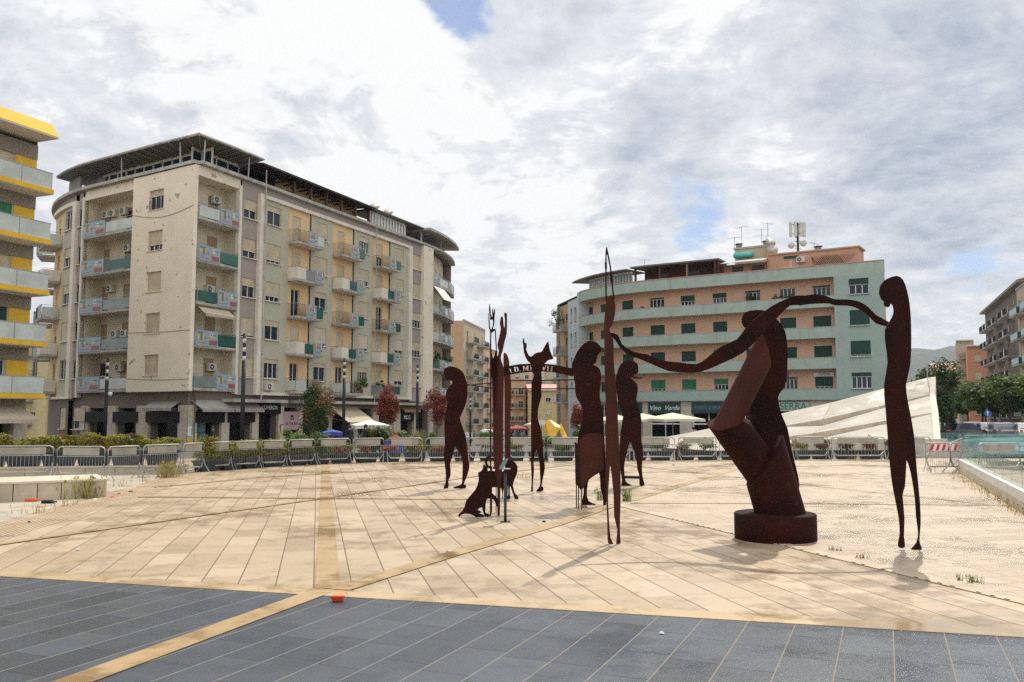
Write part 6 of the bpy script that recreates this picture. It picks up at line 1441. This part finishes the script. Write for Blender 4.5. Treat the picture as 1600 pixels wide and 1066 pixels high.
for k in range(10): p = at(1462 + 16 * k, 676, 62); mb.obox((p.x, p.y, gz(p.x, p.y)), (.68, 0, 0), (0, .02, 0), (0, 0, p.z - gz(p.x, p.y)), m_poolg)
tag(build(mb, 'glass_fence'), 'far row of dark teal glass panels in front of the parked cars', 'fence')
# white parapet behind the planters right of the wedge
mb = MB(); p0, p1 = at(1240, 686, 44.5), at(1480, 682, 44.5); mb.obox((p0.x, 44.5, -.3), (p1.x - p0.x, 0, 0), (0, .35, 0), (0, 0, p0.z + .3), m_lit); tag(build(mb, 'parapet'), 'low pale stone parapet between planters and stone wedge', 'wall')

# ------------------------------------------------------------------ avenue trees, dark tree by the wedge
LG = 'green trees along the right avenue'
ta = tree_proto('avenue_tree', 'proto', 'tree', 6, 2, 4.4, (3.0, 2.8, 2.3), 4200, .26, m_lmid, 31, .16, m_lgreen, LG)
tb_ = tree_proto('avenue_tree', 'proto', 'tree', 6, 2, 4.2, (3.2, 2.9, 2.2), 4200, .26, m_lgreen, 32, .16, m_lmid, LG)
av = [(1490, 150, ta, 1.0, 'at the far left end of the avenue'), (1512, 135, tb_, 1.0, 'second from the left of the avenue'), (1535, 122, ta, 1.05, 'third from the left of the avenue'), (1555, 112, tb_, 1.0, 'above the blue arrow sign'), (1578, 103, ta, 1.0, 'just right of the blue arrow sign'), (1604, 96, tb_, 1.1, 'leaning over the right edge'), (1540, 142, tb_, 1.1, 'in the back row below the orange building')]
for i, (px, Y, o, sc, lab) in enumerate(av): put(o, px, Y, i * 1.7, sc, 'bushy green street tree ' + lab, i > 1, LG)
dk = tree_proto('dark_tree', 'dense dark evergreen tree right behind the peak of the stone wedge', 'tree', 7, 2, 3.9, (2.1, 2.0, 3.3), 6500, .16, m_lgreen, 33, .16)
put(dk, 1472, 80, 0, 1.0, None, False)
put(ta, 1455, 96, .5, .9, 'lighter green tree peeking over the stone wedge', True, LG)
# plants on balconies and roofs
def balcony_plant(P, s, d, z, r, label, seed, mt=m_lgreen):
    rr = random.Random(seed); root = thing('potted_plant', P.at(s, d, z), label, 'plant', 'plants on balconies'); c = P.at(s, d, z)
    build(MB().lathe(c, [(.14, 0), (.2, .3)], mat('terracotta_pot', (.35, .15, .08), .8) if 'pot' not in CACHE else CACHE['pot'], 12), 'pot', root); CACHE['pot'] = bpy.data.materials.get('terracotta_pot')
    mb = MB(); leaf_cloud(mb, c + Vector((0, 0, .3 + r * .7)), (r, r * .7, r), int(420 * (r / .6)), .10, mt, rr, clumps=10); build(mb, 'foliage', root)
for px, i, r, lab in ((1172, 3, .85, 'big loose potted shrub on the top salmon balcony left of the long arm'), (1216, 3, .6, 'potted palm like plant on the top salmon balcony above the arm'), (1236, 3, .55, 'second potted plant on the top salmon balcony above the arm'), (1275, 3, .4, 'small potted plant near the teal end panel, top balcony'), (1003, 3, .45, 'reddish potted plant on the top salmon balcony near the spear'), (1270, 1, .35, 'small potted plant on the lower salmon balcony near the teal panel')): balcony_plant(EP, SE(px, 13, -.4), -.5, bz[i] + .45, r, lab, px, m_ldry if px == 1003 else m_lgreen)
balcony_plant(EP, EP.len - 1.8, .4, ETOP - 3.6, 1.5, 'large round bush overhanging the balcony on the far left end of the salmon block', 5)
balcony_plant(BR, S(552, 5), .9, FZ[0] + .05, .75, 'leafy green plant on the brown first floor balcony of the corner block', 6, m_lmid); balcony_plant(BR, S(583, 5), .9, FZ[0] + .05, .6, 'pale potted plant at the right first floor balcony of the corner block', 7)
balcony_plant(BR, sN + 3.0, -.3, FZ[1] + .6, .7, 'potted plant on the rounded balcony of the corner block', 8); balcony_plant(BR, sN + 7.5, .1, FZ[1] + .6, .7, 'trailing plant on the rounded balcony farther right', 9)

# ------------------------------------------------------------------ lamp posts, umbrellas, yellow sculpture, signs
def lamp(px, Y, pytop, label, kind=0):
    g = at(px, 650, Y); z0 = gz(g.x, Y) if Y > 42 else 0; zt = at(px, pytop, Y).z
    r = thing('street_lamp', (g.x, Y, z0), label, 'street lamp', 'dark street lamps'); b = Vector((g.x, Y, z0))
    build(MB().tube([b, Vector((g.x, Y, zt - 1.4))], .11, m_dkmetal, 12), 'post', r, True)
    h = MB(); h.tube([(g.x, Y, zt - 1.4), (g.x, Y, zt)], .085, m_dkmetal, 12); build(h, 'head', r, True)
    for k in range(3): build(MB().tube([(g.x, Y, zt - .5 - .45 * k), (g.x, Y, zt - .28 - .45 * k)], .09, m_balglass, 12), 'lens', r, True)
    if kind:
        h = MB(); c = Vector((g.x + .28, Y - .1, z0 + (zt - z0) * .62)); h.tube([(g.x, Y, c.z), c + Vector((0, 0, .05))], .03, m_white, 6); h.lathe(c, [(.01, -.14), (.1, -.1), (.13, 0), (.13, .1), (.05, .14)], m_white, 16); build(h, 'camera_dome', r, True)
lamp(379, 45, 521, 'tall dark lamp post in front of the left shops, nearest the viewer'); lamp(537, 60, 560, 'dark lamp post beside the grey awning and gazebo'); lamp(652, 70, 570, 'dark lamp post before the end pilaster of the corner block'); lamp(165, 56, 560, 'dark post with a white camera dome before the left shops', 1); lamp(735, 86, 618, 'slim dark lamp post behind the bowed steel man')
def parasol(px, Y, pytop, w, mt, label, name='parasol', cat='umbrella', legs=4, dz=.9, group=None):
    g = at(px, 650, Y); z0 = gz(g.x, Y) if Y > 42 else 0; zt = at(px, pytop, Y).z; c = Vector((g.x, Y, zt)); r = thing(name, (g.x, Y, z0), label, cat, group)
    mb = MB(); e = [c + Vector((x * w / 2, y * w / 2, -dz)) for x, y in ((-1, -1), (1, -1), (1, 1), (-1, 1))]; R = Matrix.Rotation(rad(20), 3, 'Z'); e = [c + R @ (p - c) for p in e]
    for p, q in zip(e, e[1:] + e[:1]):
        m1 = (p + q) / 2 + Vector((0, 0, .05)); mb.poly([c, p, m1], mt); mb.poly([c, m1, q], mt); mb.poly([p, m1, m1 - Vector((0, 0, .22)), p - Vector((0, 0, .22))], mt); mb.poly([m1, q, q - Vector((0, 0, .22)), m1 - Vector((0, 0, .22))], mt)
    build(mb, 'canopy', r); mb = MB()
    if legs == 1: mb.tube([(g.x, Y, z0), c], .035, m_galv, 8)
    else:
        for p in e: mb.tube([(p.x, p.y, z0), p], .03, m_galv, 6)
    build(mb, 'pole', r); 
    if legs == 1: build(MB().lathe((g.x, Y, z0), [(.3, 0), (.3, .08), (.05, .12)], m_grey, 16), 'base', r)
parasol(578, 56, 656, 2.3, m_awnw, 'white square gazebo among shrubs before the corner block', 'gazebo', 'gazebo', 4, .35)
UG = 'cream cafe umbrellas'
parasol(1051, 76, 645, 4.0, m_umb, 'cream cafe umbrella right of the pipe smoker', legs=1, dz=.55, group=UG); parasol(1004, 78, 646, 3.8, m_umb, 'cream cafe umbrella half hidden behind the pipe smoker', legs=1, dz=.55, group=UG); parasol(962, 79, 648, 3.6, m_umb, 'cream cafe umbrella between spear bearer and beaked figure', legs=1, dz=.5, group=UG)
parasol(846, 110, 656, 3.4, m_awnw, 'white parasol behind the yellow sheet sculpture', legs=1, dz=.6)
parasol(519, 50, 671, 1.05, m_blue, 'blue umbrella over the person in red, higher one', legs=1, dz=.18); parasol(511, 50.6, 673.5, 1.0, m_blue, 'second blue umbrella just left, slightly lower', legs=1, dz=.18)
parasol(808, 120, 664, 2.6, mat('awning_canvas_red', (.30, .05, .05), .8), 'red parasol down the side street', legs=1, dz=.5)
# yellow folded sheet sculpture
YY = 74; q = MB()
def ypoly(pts, dys): P = [at(x, y, YY + d) for (x, y), d in zip(pts, dys)]; q.prism(P, [p + Vector((0, .06, 0)) for p in P], m_yelsc)
ypoly([(852, 660), (856, 656), (862, 659), (868, 667), (879, 669), (872, 674), (868, 681), (862, 684), (857, 679), (851, 676)], (0, .5, .5, .2, 0, 0, -.4, -.4, -.2, 0))
ypoly([(856, 656), (860, 656), (868, 663), (880, 668.5), (874, 672), (866, 666)], (.6, 1.2, 1.2, .6, .2, .5))
ypoly([(876, 669), (880, 668), (882, 673), (887, 684), (880, 685), (875, 676)], (-.1, .3, .2, -.2, -.5, -.3)); ypoly([(874, 664), (877, 662), (880, 668), (877, 670)], (.3, .4, .3, .2))
g = at(866, 684, YY); q.box((g.x, YY + .3, (g.z + gz(g.x, YY)) / 2 - .1), (1.2, .6, max(.3, g.z - gz(g.x, YY)) + .1), m_grey)
tag(build(q, 'sheet_sculpture'), 'bright yellow folded sheet metal sculpture on the street beyond the plaza', 'statue')
sg = at(1543, 646, 74); r = thing('road_sign', (sg.x, 74, gz(sg.x, 74)), 'round blue road sign with a white upward arrow under the avenue trees', 'road sign')
build(MB().tube([(sg.x, 74.03, gz(sg.x, 74)), (sg.x, 74.03, sg.z + .4)], .03, m_galv, 8), 'post', r); q = MB(); q.tube([sg + Vector((0, 0, 0)), sg + Vector((0, -.02, 0))], .27, m_blueSign, 24); fc = build(q, 'disc', r)
q = MB(); y = 73.97; q.poly([(sg.x - .035, y, sg.z - .18), (sg.x + .035, y, sg.z - .18), (sg.x + .035, y, sg.z + .06), (sg.x - .035, y, sg.z + .06)], m_letw); q.poly([(sg.x - .12, y, sg.z + .05), (sg.x + .12, y, sg.z + .05), (sg.x, y, sg.z + .2)], m_letw); build(q, 'arrow', fc)
# ------------------------------------------------------------------ cars
def car_proto(van=False):
    r = thing('parked_car', (0, 0, 0), 'proto', 'car'); body = mat('car_paint_' + ('van' if van else 'car'), (.55, .56, .57), .3, .2, .05, coat=.6)
    L, Wd = (4.9, 1.9) if van else (4.2, 1.75); hb = .95 if van else .78; ht = 1.95 if van else 1.46
    prof = [(-L / 2, .35), (-L / 2, hb - .1), (-L / 2 + .15, hb), (-L / 2 + (.25 if van else .45), hb + .05)] + ([(-L / 2 + .3, ht - .12), (-L / 2 + .6, ht), (L / 2 - 1.6, ht), (L / 2 - .9, hb + .1)] if van else [(-L / 2 + .75, ht - .1), (-L / 2 + 1.3, ht), (L / 2 - 1.9, ht - .02), (L / 2 - 1.1, hb + .06)]) + [(L / 2 - .1, hb - .12), (L / 2, .6), (L / 2, .3), (-L / 2, .3)]
    mb = MB(); W2 = lambda z: Wd / 2 * (1 - .16 * max(0, (z - hb) / (ht - hb)))
    a = [Vector((x, -W2(z), z)) for x, z in prof]; b = [Vector((x, W2(z), z)) for x, z in prof]; mb.prism(a, b, body); build(mb, 'body', r)
    mb = MB(); xs = (-L / 2 + .6, -L / 2 + .95, L / 2 - 1.75, L / 2 - 1.3) if van else (-L / 2 + .72, -L / 2 + 1.2, L / 2 - 1.95, L / 2 - 1.25)
    for s in (-1, 1): mb.poly([(xs[0], s * (W2(hb + .08) + .008), hb + .08), (xs[3], s * (W2(hb + .08) + .008), hb + .08), (xs[2], s * (W2(ht - .12) + .008), ht - .12), (xs[1], s * (W2(ht - .12) + .008), ht - .12)], m_glass)
    mb.poly([(L / 2 - 1.08, -.68, hb + .1), (L / 2 - 1.08, .68, hb + .1), (L / 2 - 1.82, .6, ht - .1), (L / 2 - 1.82, -.6, ht - .1)], m_glass); mb.poly([(-L / 2 + .50, -.66, hb + .16), (-L / 2 + .50, .66, hb + .16), (-L / 2 + .82 if not van else -L / 2 + .30, .58, ht - .14), (-L / 2 + .82 if not van else -L / 2 + .30, -.58, ht - .14)], m_glass) if not van else None
    build(mb, 'window', r)
    for x in (-L / 2 + .85, L / 2 - .85):
        for s in (-1, 1):
            mb = MB(); mb.tube([(x, s * (Wd / 2 - .18), .31), (x, s * (Wd / 2 + .01), .31)], .31, m_black, 18); w = build(mb, 'wheel', r); mb = MB(); mb.tube([(x, s * (Wd / 2 + .005), .31), (x, s * (Wd / 2 + .02), .31)], .19, m_galv, 14); build(mb, 'rim', w)
    for s in (-1, 1): mb = MB(); mb.box((L / 2 - .03, s * .6, .64), (.09, .34, .14), m_letw); build(mb, 'headlight', r); mb = MB(); mb.box((-L / 2 + .03, s * .68, .72), (.09, .2, .2), m_red); build(mb, 'tail_light', r)
    return r
cp = car_proto(); vp = car_proto(True)
CG = 'cars parked along the right avenue'
carm = {k: mat('car_paint_' + k, c, .3, .2, .05, coat=.6) for k, c in (('white', (.62, .62, .62)), ('black', (.02, .02, .025)), ('grey', (.18, .19, .2)), ('silver', (.42, .43, .44)), ('blue', (.03, .05, .12)))}
def recolour(o, k):
    for ch in o.children:
        if ch.name.startswith('body'): ch.data = ch.data.copy(); ch.data.materials[0] = carm[k]
put(vp, 1473, 92, 0.3, 1, 'grey van with a high roof beside the stone wedge', False, CG); recolour(vp, 'silver')
first_car = True
for px, Y, rz, k, lab in ((1490, 82, .2, 'white', 'white car in front of the grey van'), (1517, 92, 1.2, 'grey', 'dark grey car parked nose out beside the white one'), (1541, 84, 1.3, 'silver', 'silver car under the blue arrow sign'), (1560, 82, 1.4, 'grey', 'grey hatchback right of the arrow sign'), (1580, 90, 1.2, 'black', 'black car between the grey hatchback and the last white car'), (1600, 80, 1.25, 'white', 'white car cut by the right edge'), (1464, 84, .2, 'black', 'black car half hidden by the stone wedge'), (1507, 80, .2, 'black', 'low black car behind the teal glass'), (733, 150, 1.45, 'silver', 'silver car driving down the side street behind the bowed man')):
    o = put(cp, px, Y, rz, 1, lab, not first_car, CG); recolour(o, k); first_car = False
    if px == 733: o['group'] = 'cars in the side street'
bn_ = at(762, 683, 140); q = MB(); q.box((bn_.x, 140, gz(bn_.x, 140) + .75), (2.6, 1.5, 1.4), m_signg); q.lathe((bn_.x, 140, gz(bn_.x, 140) + 1.45), [(1.25, 0), (1.0, .35), (.4, .5)], m_awnw, 16); tag(build(q, 'waste_container'), 'green waste container with a pale domed lid on the side street', 'container')
# ------------------------------------------------------------------ people
def person(px, Y, label, top, legs, hair=m_hair, pose=0, rz=0.0, sc=1.0, z=None):
    J = dict(pel=(0, 0, .95), sp=(0, 0, 1.2), ch=(0, -.01, 1.38), nk=(0, 0, 1.48), hd=(0, -.02, 1.6), tp=(0, -.01, 1.70), hl=(-.1, 0, .90), kl=(-.11, -.03 - .1 * (pose == 1), .5), al=(-.11, .03 + .1 * (pose == 1), .08), tl=(-.11, -.12 + .1 * (pose == 1), .03), hr=(.1, 0, .90), kr=(.11, -.03 + .05 * (pose == 1), .5), ar=(.11, .03 - .2 * (pose == 1), .08), tr=(.11, -.12 - .2 * (pose == 1), .03),
             sl=(-.19, 0, 1.42), el=(-.25, .03, 1.14), wl=(-.24, -.06, .90), fl=(-.24, -.08, .80), sr=(.19, 0, 1.42), er=(.25, .03, 1.14), wr=(.24, -.06, .90), fr=(.24, -.08, .80))
    if pose == 2:
        for k in ('pel', 'sp', 'ch', 'nk', 'hd', 'tp', 'sl', 'el', 'wl', 'fl', 'sr', 'er', 'wr', 'fr', 'hl', 'hr'): J[k] = (J[k][0], J[k][1], J[k][2] - .45)
        for s, x in (('l', -.11), ('r', .11)): J['k' + s] = (x, -.42, .5); J['a' + s] = (x, -.42, .08); J['t' + s] = (x, -.55, .04); J['w' + s] = (2 * x, -.25, .62); J['f' + s] = (1.8 * x, -.33, .6)
    R = dict(pel=.15, sp=.13, ch=.16, nk=.055, hd=.095, tp=.07, hl=.10, kl=.065, al=.045, tl=.04, hr=.10, kr=.065, ar=.045, tr=.04, sl=.07, el=.048, wl=.034, fl=.035, sr=.07, er=.048, wr=.034, fr=.035)
    E = ['pel sp', 'sp ch', 'ch nk', 'nk hd', 'hd tp', 'pel hl', 'hl kl', 'kl al', 'al tl', 'pel hr', 'hr kr', 'kr ar', 'ar tr', 'ch sl', 'sl el', 'el wl', 'wl fl', 'ch sr', 'sr er', 'er wr', 'wr fr']
    ks = list(J); me = bpy.data.meshes.new('person'); me.from_pydata([J[k] for k in ks], [tuple(ks.index(q) for q in e.split()) for e in E], [])
    o = bpy.data.objects.new('p', me); col.objects.link(o); o.modifiers.new('s', 'SKIN'); sv = me.skin_vertices[0].data
    for i, k in enumerate(ks): sv[i].radius = (R[k], R[k] * .8); sv[i].use_root = k == 'pel'
    o.modifiers.new('u', 'SUBSURF').levels = 1
    dg = bpy.context.evaluated_depsgraph_get(); m2 = bpy.data.meshes.new_from_object(o.evaluated_get(dg)); bpy.data.objects.remove(o)
    m2.materials.clear(); [m2.materials.append(m) for m in (m_skin, top, legs, m_black)]
    hip = J['pel'][2] - .02; nk = J['nk'][2] - .01
    for p in m2.polygons:
        c = p.center; arm = abs(c.x) > .215 and c.z < J['wl'][2] + .02 and c.z > J['wl'][2] - .2
        p.material_index = 0 if (c.z > nk or arm) else 1 if c.z > hip else 3 if c.z < .1 else 2; p.use_smooth = True
    g = at(px, 650, Y); z0 = (gz(g.x, Y) if Y > 42 else 0) if z is None else z
    r = bpy.data.objects.new('person', m2); col.objects.link(r); r.location = (g.x, Y, z0); r.rotation_euler.z = rz; r.scale = (sc,) * 3; ORG[r] = Vector(r.location); tag(r, label, 'person')
    h = MB(); hz_ = J['hd'][2]; k0 = len(h.v); h.lathe((0, .015, hz_), [(.095, -.03), (.108, .03), (.098, .09), (.06, .13), (.01, .145)], hair, 14); h.lathe((0, .05, hz_ - .12), [(.06, 0), (.085, .12)], hair, 12)
    place_in(h.to_mesh('hair'), 'hair', r)
    f = MB(); y = J['hd'][1] - .078
    for x in (-.035, .035): f.box((x, y - .0, hz_ + .01), (.022, .012, .012), m_black)
    f.box((0, y - .012, hz_ - .02), (.02, .03, .04), m_skin); f.box((0, y - .002, hz_ - .055), (.045, .01, .01), m_red); place_in(f.to_mesh('face'), 'face', r)
    return r
cl = {k: mat('cloth_' + k, c, .9, 0, .15) for k, c in (('lilac', (.42, .34, .58)), ('red', (.55, .03, .02)), ('black', (.02, .02, .025)), ('navy', (.03, .05, .12)), ('denim', (.08, .11, .18)), ('grey', (.2, .2, .2)), ('paleblue', (.20, .25, .36)), ('brown', (.12, .08, .05)))}
lil = person(1083, 66, 'person in a lilac top with a shoulder strap, walking by the stone wedge', cl['lilac'], cl['denim'], pose=1, rz=3.0)
q = MB(); q.tube([(-.16, .13, 1.44), (.0, .15, 1.2), (.2, .08, .98)], .014, m_black, 6); q.tube([(-.16, .13, 1.44), (-.15, -.1, 1.42), (.0, -.16, 1.2), (.2, -.08, .98)], .014, m_black, 6); place_in(q.to_mesh('strap'), 'strap', lil)
person(521, 49.8, 'person in a red top sitting under the blue umbrellas', cl['red'], cl['brown'], rz=.4, pose=2)
person(618, 47.5, 'person in bright red sitting low behind the barriers, reddish hair', cl['red'], cl['black'], hair=mat('hair_auburn', (.25, .08, .03), .6), pose=2, rz=.3, sc=1.05)
person(572, 48.5, 'person in dark clothes leaning beside the wide shrub', cl['black'], cl['grey'], rz=1.2); person(547, 53, 'person in black standing at the left gazebo leg', cl['black'], cl['black'], rz=.8)
person(333, 60, 'person in black passing the lit blue shop window', cl['black'], cl['navy'], pose=1, rz=1.5)
person(799, 128, 'person in black standing in the side street, leftmost of three', cl['black'], cl['black']); person(809, 126, 'person in a dark navy coat in the side street, middle of three', cl['navy'], cl['navy'], rz=2.8); person(817, 126, 'person in a pale blue jacket in the side street, rightmost of three', cl['paleblue'], cl['denim'], rz=3.3)
person(741, 140, 'small dark person on the pavement by the silver car', cl['grey'], cl['black'])
q = MB(); c = at(616, 702, 44); q.box((c.x, 44, .45), (.85, .5, .6), m_blue); q.box((c.x, 44, .77), (.88, .54, .05), mat('bin_lid_blue', (.03, .05, .22), .5)); tag(build(q, 'cool_box'), 'blue box standing behind the barriers near the seated person in red', 'box')
# ------------------------------------------------------------------ litter
def litter(name, px, py, label, cat, fn):
    g = gnd(px, py); mb = MB(); fn(mb, g); tag(build(mb, name), label, cat)
m_rp = mat('red_translucent_plastic', (.62, .05, .02), .25, 0, .1); m_op = mat('orange_paper', (.68, .30, .10), .6)
g = gnd(528, 939); r = thing('food_tub', g, 'red plastic tub with an orange lid lying on the corner of the dark paving', 'tub')
build(MB().prism([g + Vector((x * .055, y * .04, .003)) for x, y in ((-1, -1), (1, -1), (1, 1), (-1, 1))], [g + Vector((x * .072, y * .055, .055)) for x, y in ((-1, -1), (1, -1), (1, 1), (-1, 1))], m_rp), 'tub', r)
mb = MB(); mb.prism([g + Vector((x * .075 + .01, y * .06 + .03, .056 + (y + 1) * .012)) for x, y in ((-1, -1), (1, -1), (1, 1), (-1, 1))], [g + Vector((x * .075 + .01, y * .06 + .03, .064 + (y + 1) * .012)) for x, y in ((-1, -1), (1, -1), (1, 1), (-1, 1))], m_op); build(mb, 'lid', r)
pap = mat('crumpled_paper', (.62, .60, .55), .8)
def crumple(m, s=.06, h=.03, seed=1):
    def f(mb, g):
        rr = random.Random(seed); n = 9; ring = [g + Vector((math.cos(6.283 * k / n) * s * rr.uniform(.6, 1.2), math.sin(6.283 * k / n) * s * rr.uniform(.5, 1.0), .004)) for k in range(n)]
        top = g + Vector((0, 0, h)); mid = [p.lerp(top, .45) + Vector((0, 0, rr.uniform(0, h * .6))) for p in ring]
        for k in range(n): q = (k + 1) % n; mb.poly([ring[k], ring[q], mid[q], mid[k]], m); mb.poly([mid[k], mid[q], top], m)
    return f
def bottle(m):
    def f(mb, g): mb.tube([g + Vector((-.16, 0, .04)), g + Vector((.08, .02, .04)), g + Vector((.13, .025, .04)), g + Vector((.18, .03, .04))], [.04, .04, .02, .018], m, 12)
    return f
litter('paper_scrap', 1034, 990, 'white paper scrap on the dark paving', 'paper', crumple(pap, .035, .02, 1))
litter('plastic_bottle', 50, 784, 'orange red plastic bottle lying at the foot of the stone bench', 'bottle', bottle(mat('bottle_orange', (.70, .12, .03), .35)))
litter('black_bottle', 76, 787, 'dark bottle lying right of the orange one', 'bottle', bottle(m_black))
for i, (px, py, m, lab) in enumerate(((65, 793, m_op, 'rusty brown wrapper below the dark bottle'), (176, 778, m_red, 'red wrapper by the weeds near the bench end'), (187, 772, m_red, 'red and white carton just right of the red wrapper'), (205, 769, m_dkmetal, 'dark scrap beside the tactile ribs'), (148, 781, pap, 'white paper at the foot of the tall weeds'), (220, 746, m_blueSign, 'pale blue packet by the barrier feet'), (122, 860, pap, 'small pale scrap alone on the left paving'), (45, 817, m_dkmetal, 'flat dark scrap on the tactile ribs'), (505, 744, m_panel, 'pale blue paper on the ochre strip'), (850, 816, m_dkmetal, 'flat dark scrap in the shadow of the shield'), (1052, 727, m_blueSign, 'blue packet near the far barriers'), (914, 793, m_red, 'red cap by the rods of the shield'), (700, 861, pap, 'white scrap lying on the diagonal ochre strip'), (1490, 748, m_galv, 'grey plastic strip near the right curb'), (1465, 727, m_op, 'brown carton under the striped barrier'), (1478, 725, pap, 'white carton under the striped barrier'))): litter('litter_scrap', px, py, lab, 'litter', crumple(m, .075 if py < 800 else .045, .035, i))
mb = MB(); rr = random.Random(9)
for k in range(160):
    px, py = rr.choice(((rr.uniform(150, 260), rr.uniform(752, 780)), (rr.uniform(300, 720), rr.uniform(727, 742)), (rr.uniform(0, 1600), rr.uniform(740, 900)))); g = gnd(px, py); s = rr.uniform(.008, .03); a = rr.uniform(0, 6.28)
    mb.poly([g + Vector((math.cos(a + q * 1.57) * s, math.sin(a + q * 1.57) * s * .6, .02 + .004 * (q % 2))) for q in range(4)], rr.choice((pap, m_bark, m_bark, m_bark, m_dkmetal)))
tag(build(mb, 'debris'), kind='stuff')

# ------------------------------------------------------------------ the air between here and the hills
m = bpy.data.materials.new('haze'); m.use_nodes = True; N = NT(m.node_tree); o_ = N.n('ShaderNodeOutputMaterial'); v = N.n('ShaderNodeVolumePrincipled'); N.l(v.outputs[0], o_.inputs['Volume'])
v.inputs['Color'].default_value = (.80, .88, .97, 1); v.inputs['Density'].default_value = .00009; v.inputs['Anisotropy'].default_value = .2
hb = MB().box((0, 2450, 240), (10100, 5700, 496), m); hz = build(hb, 'haze'); tag(hz, kind='stuff')
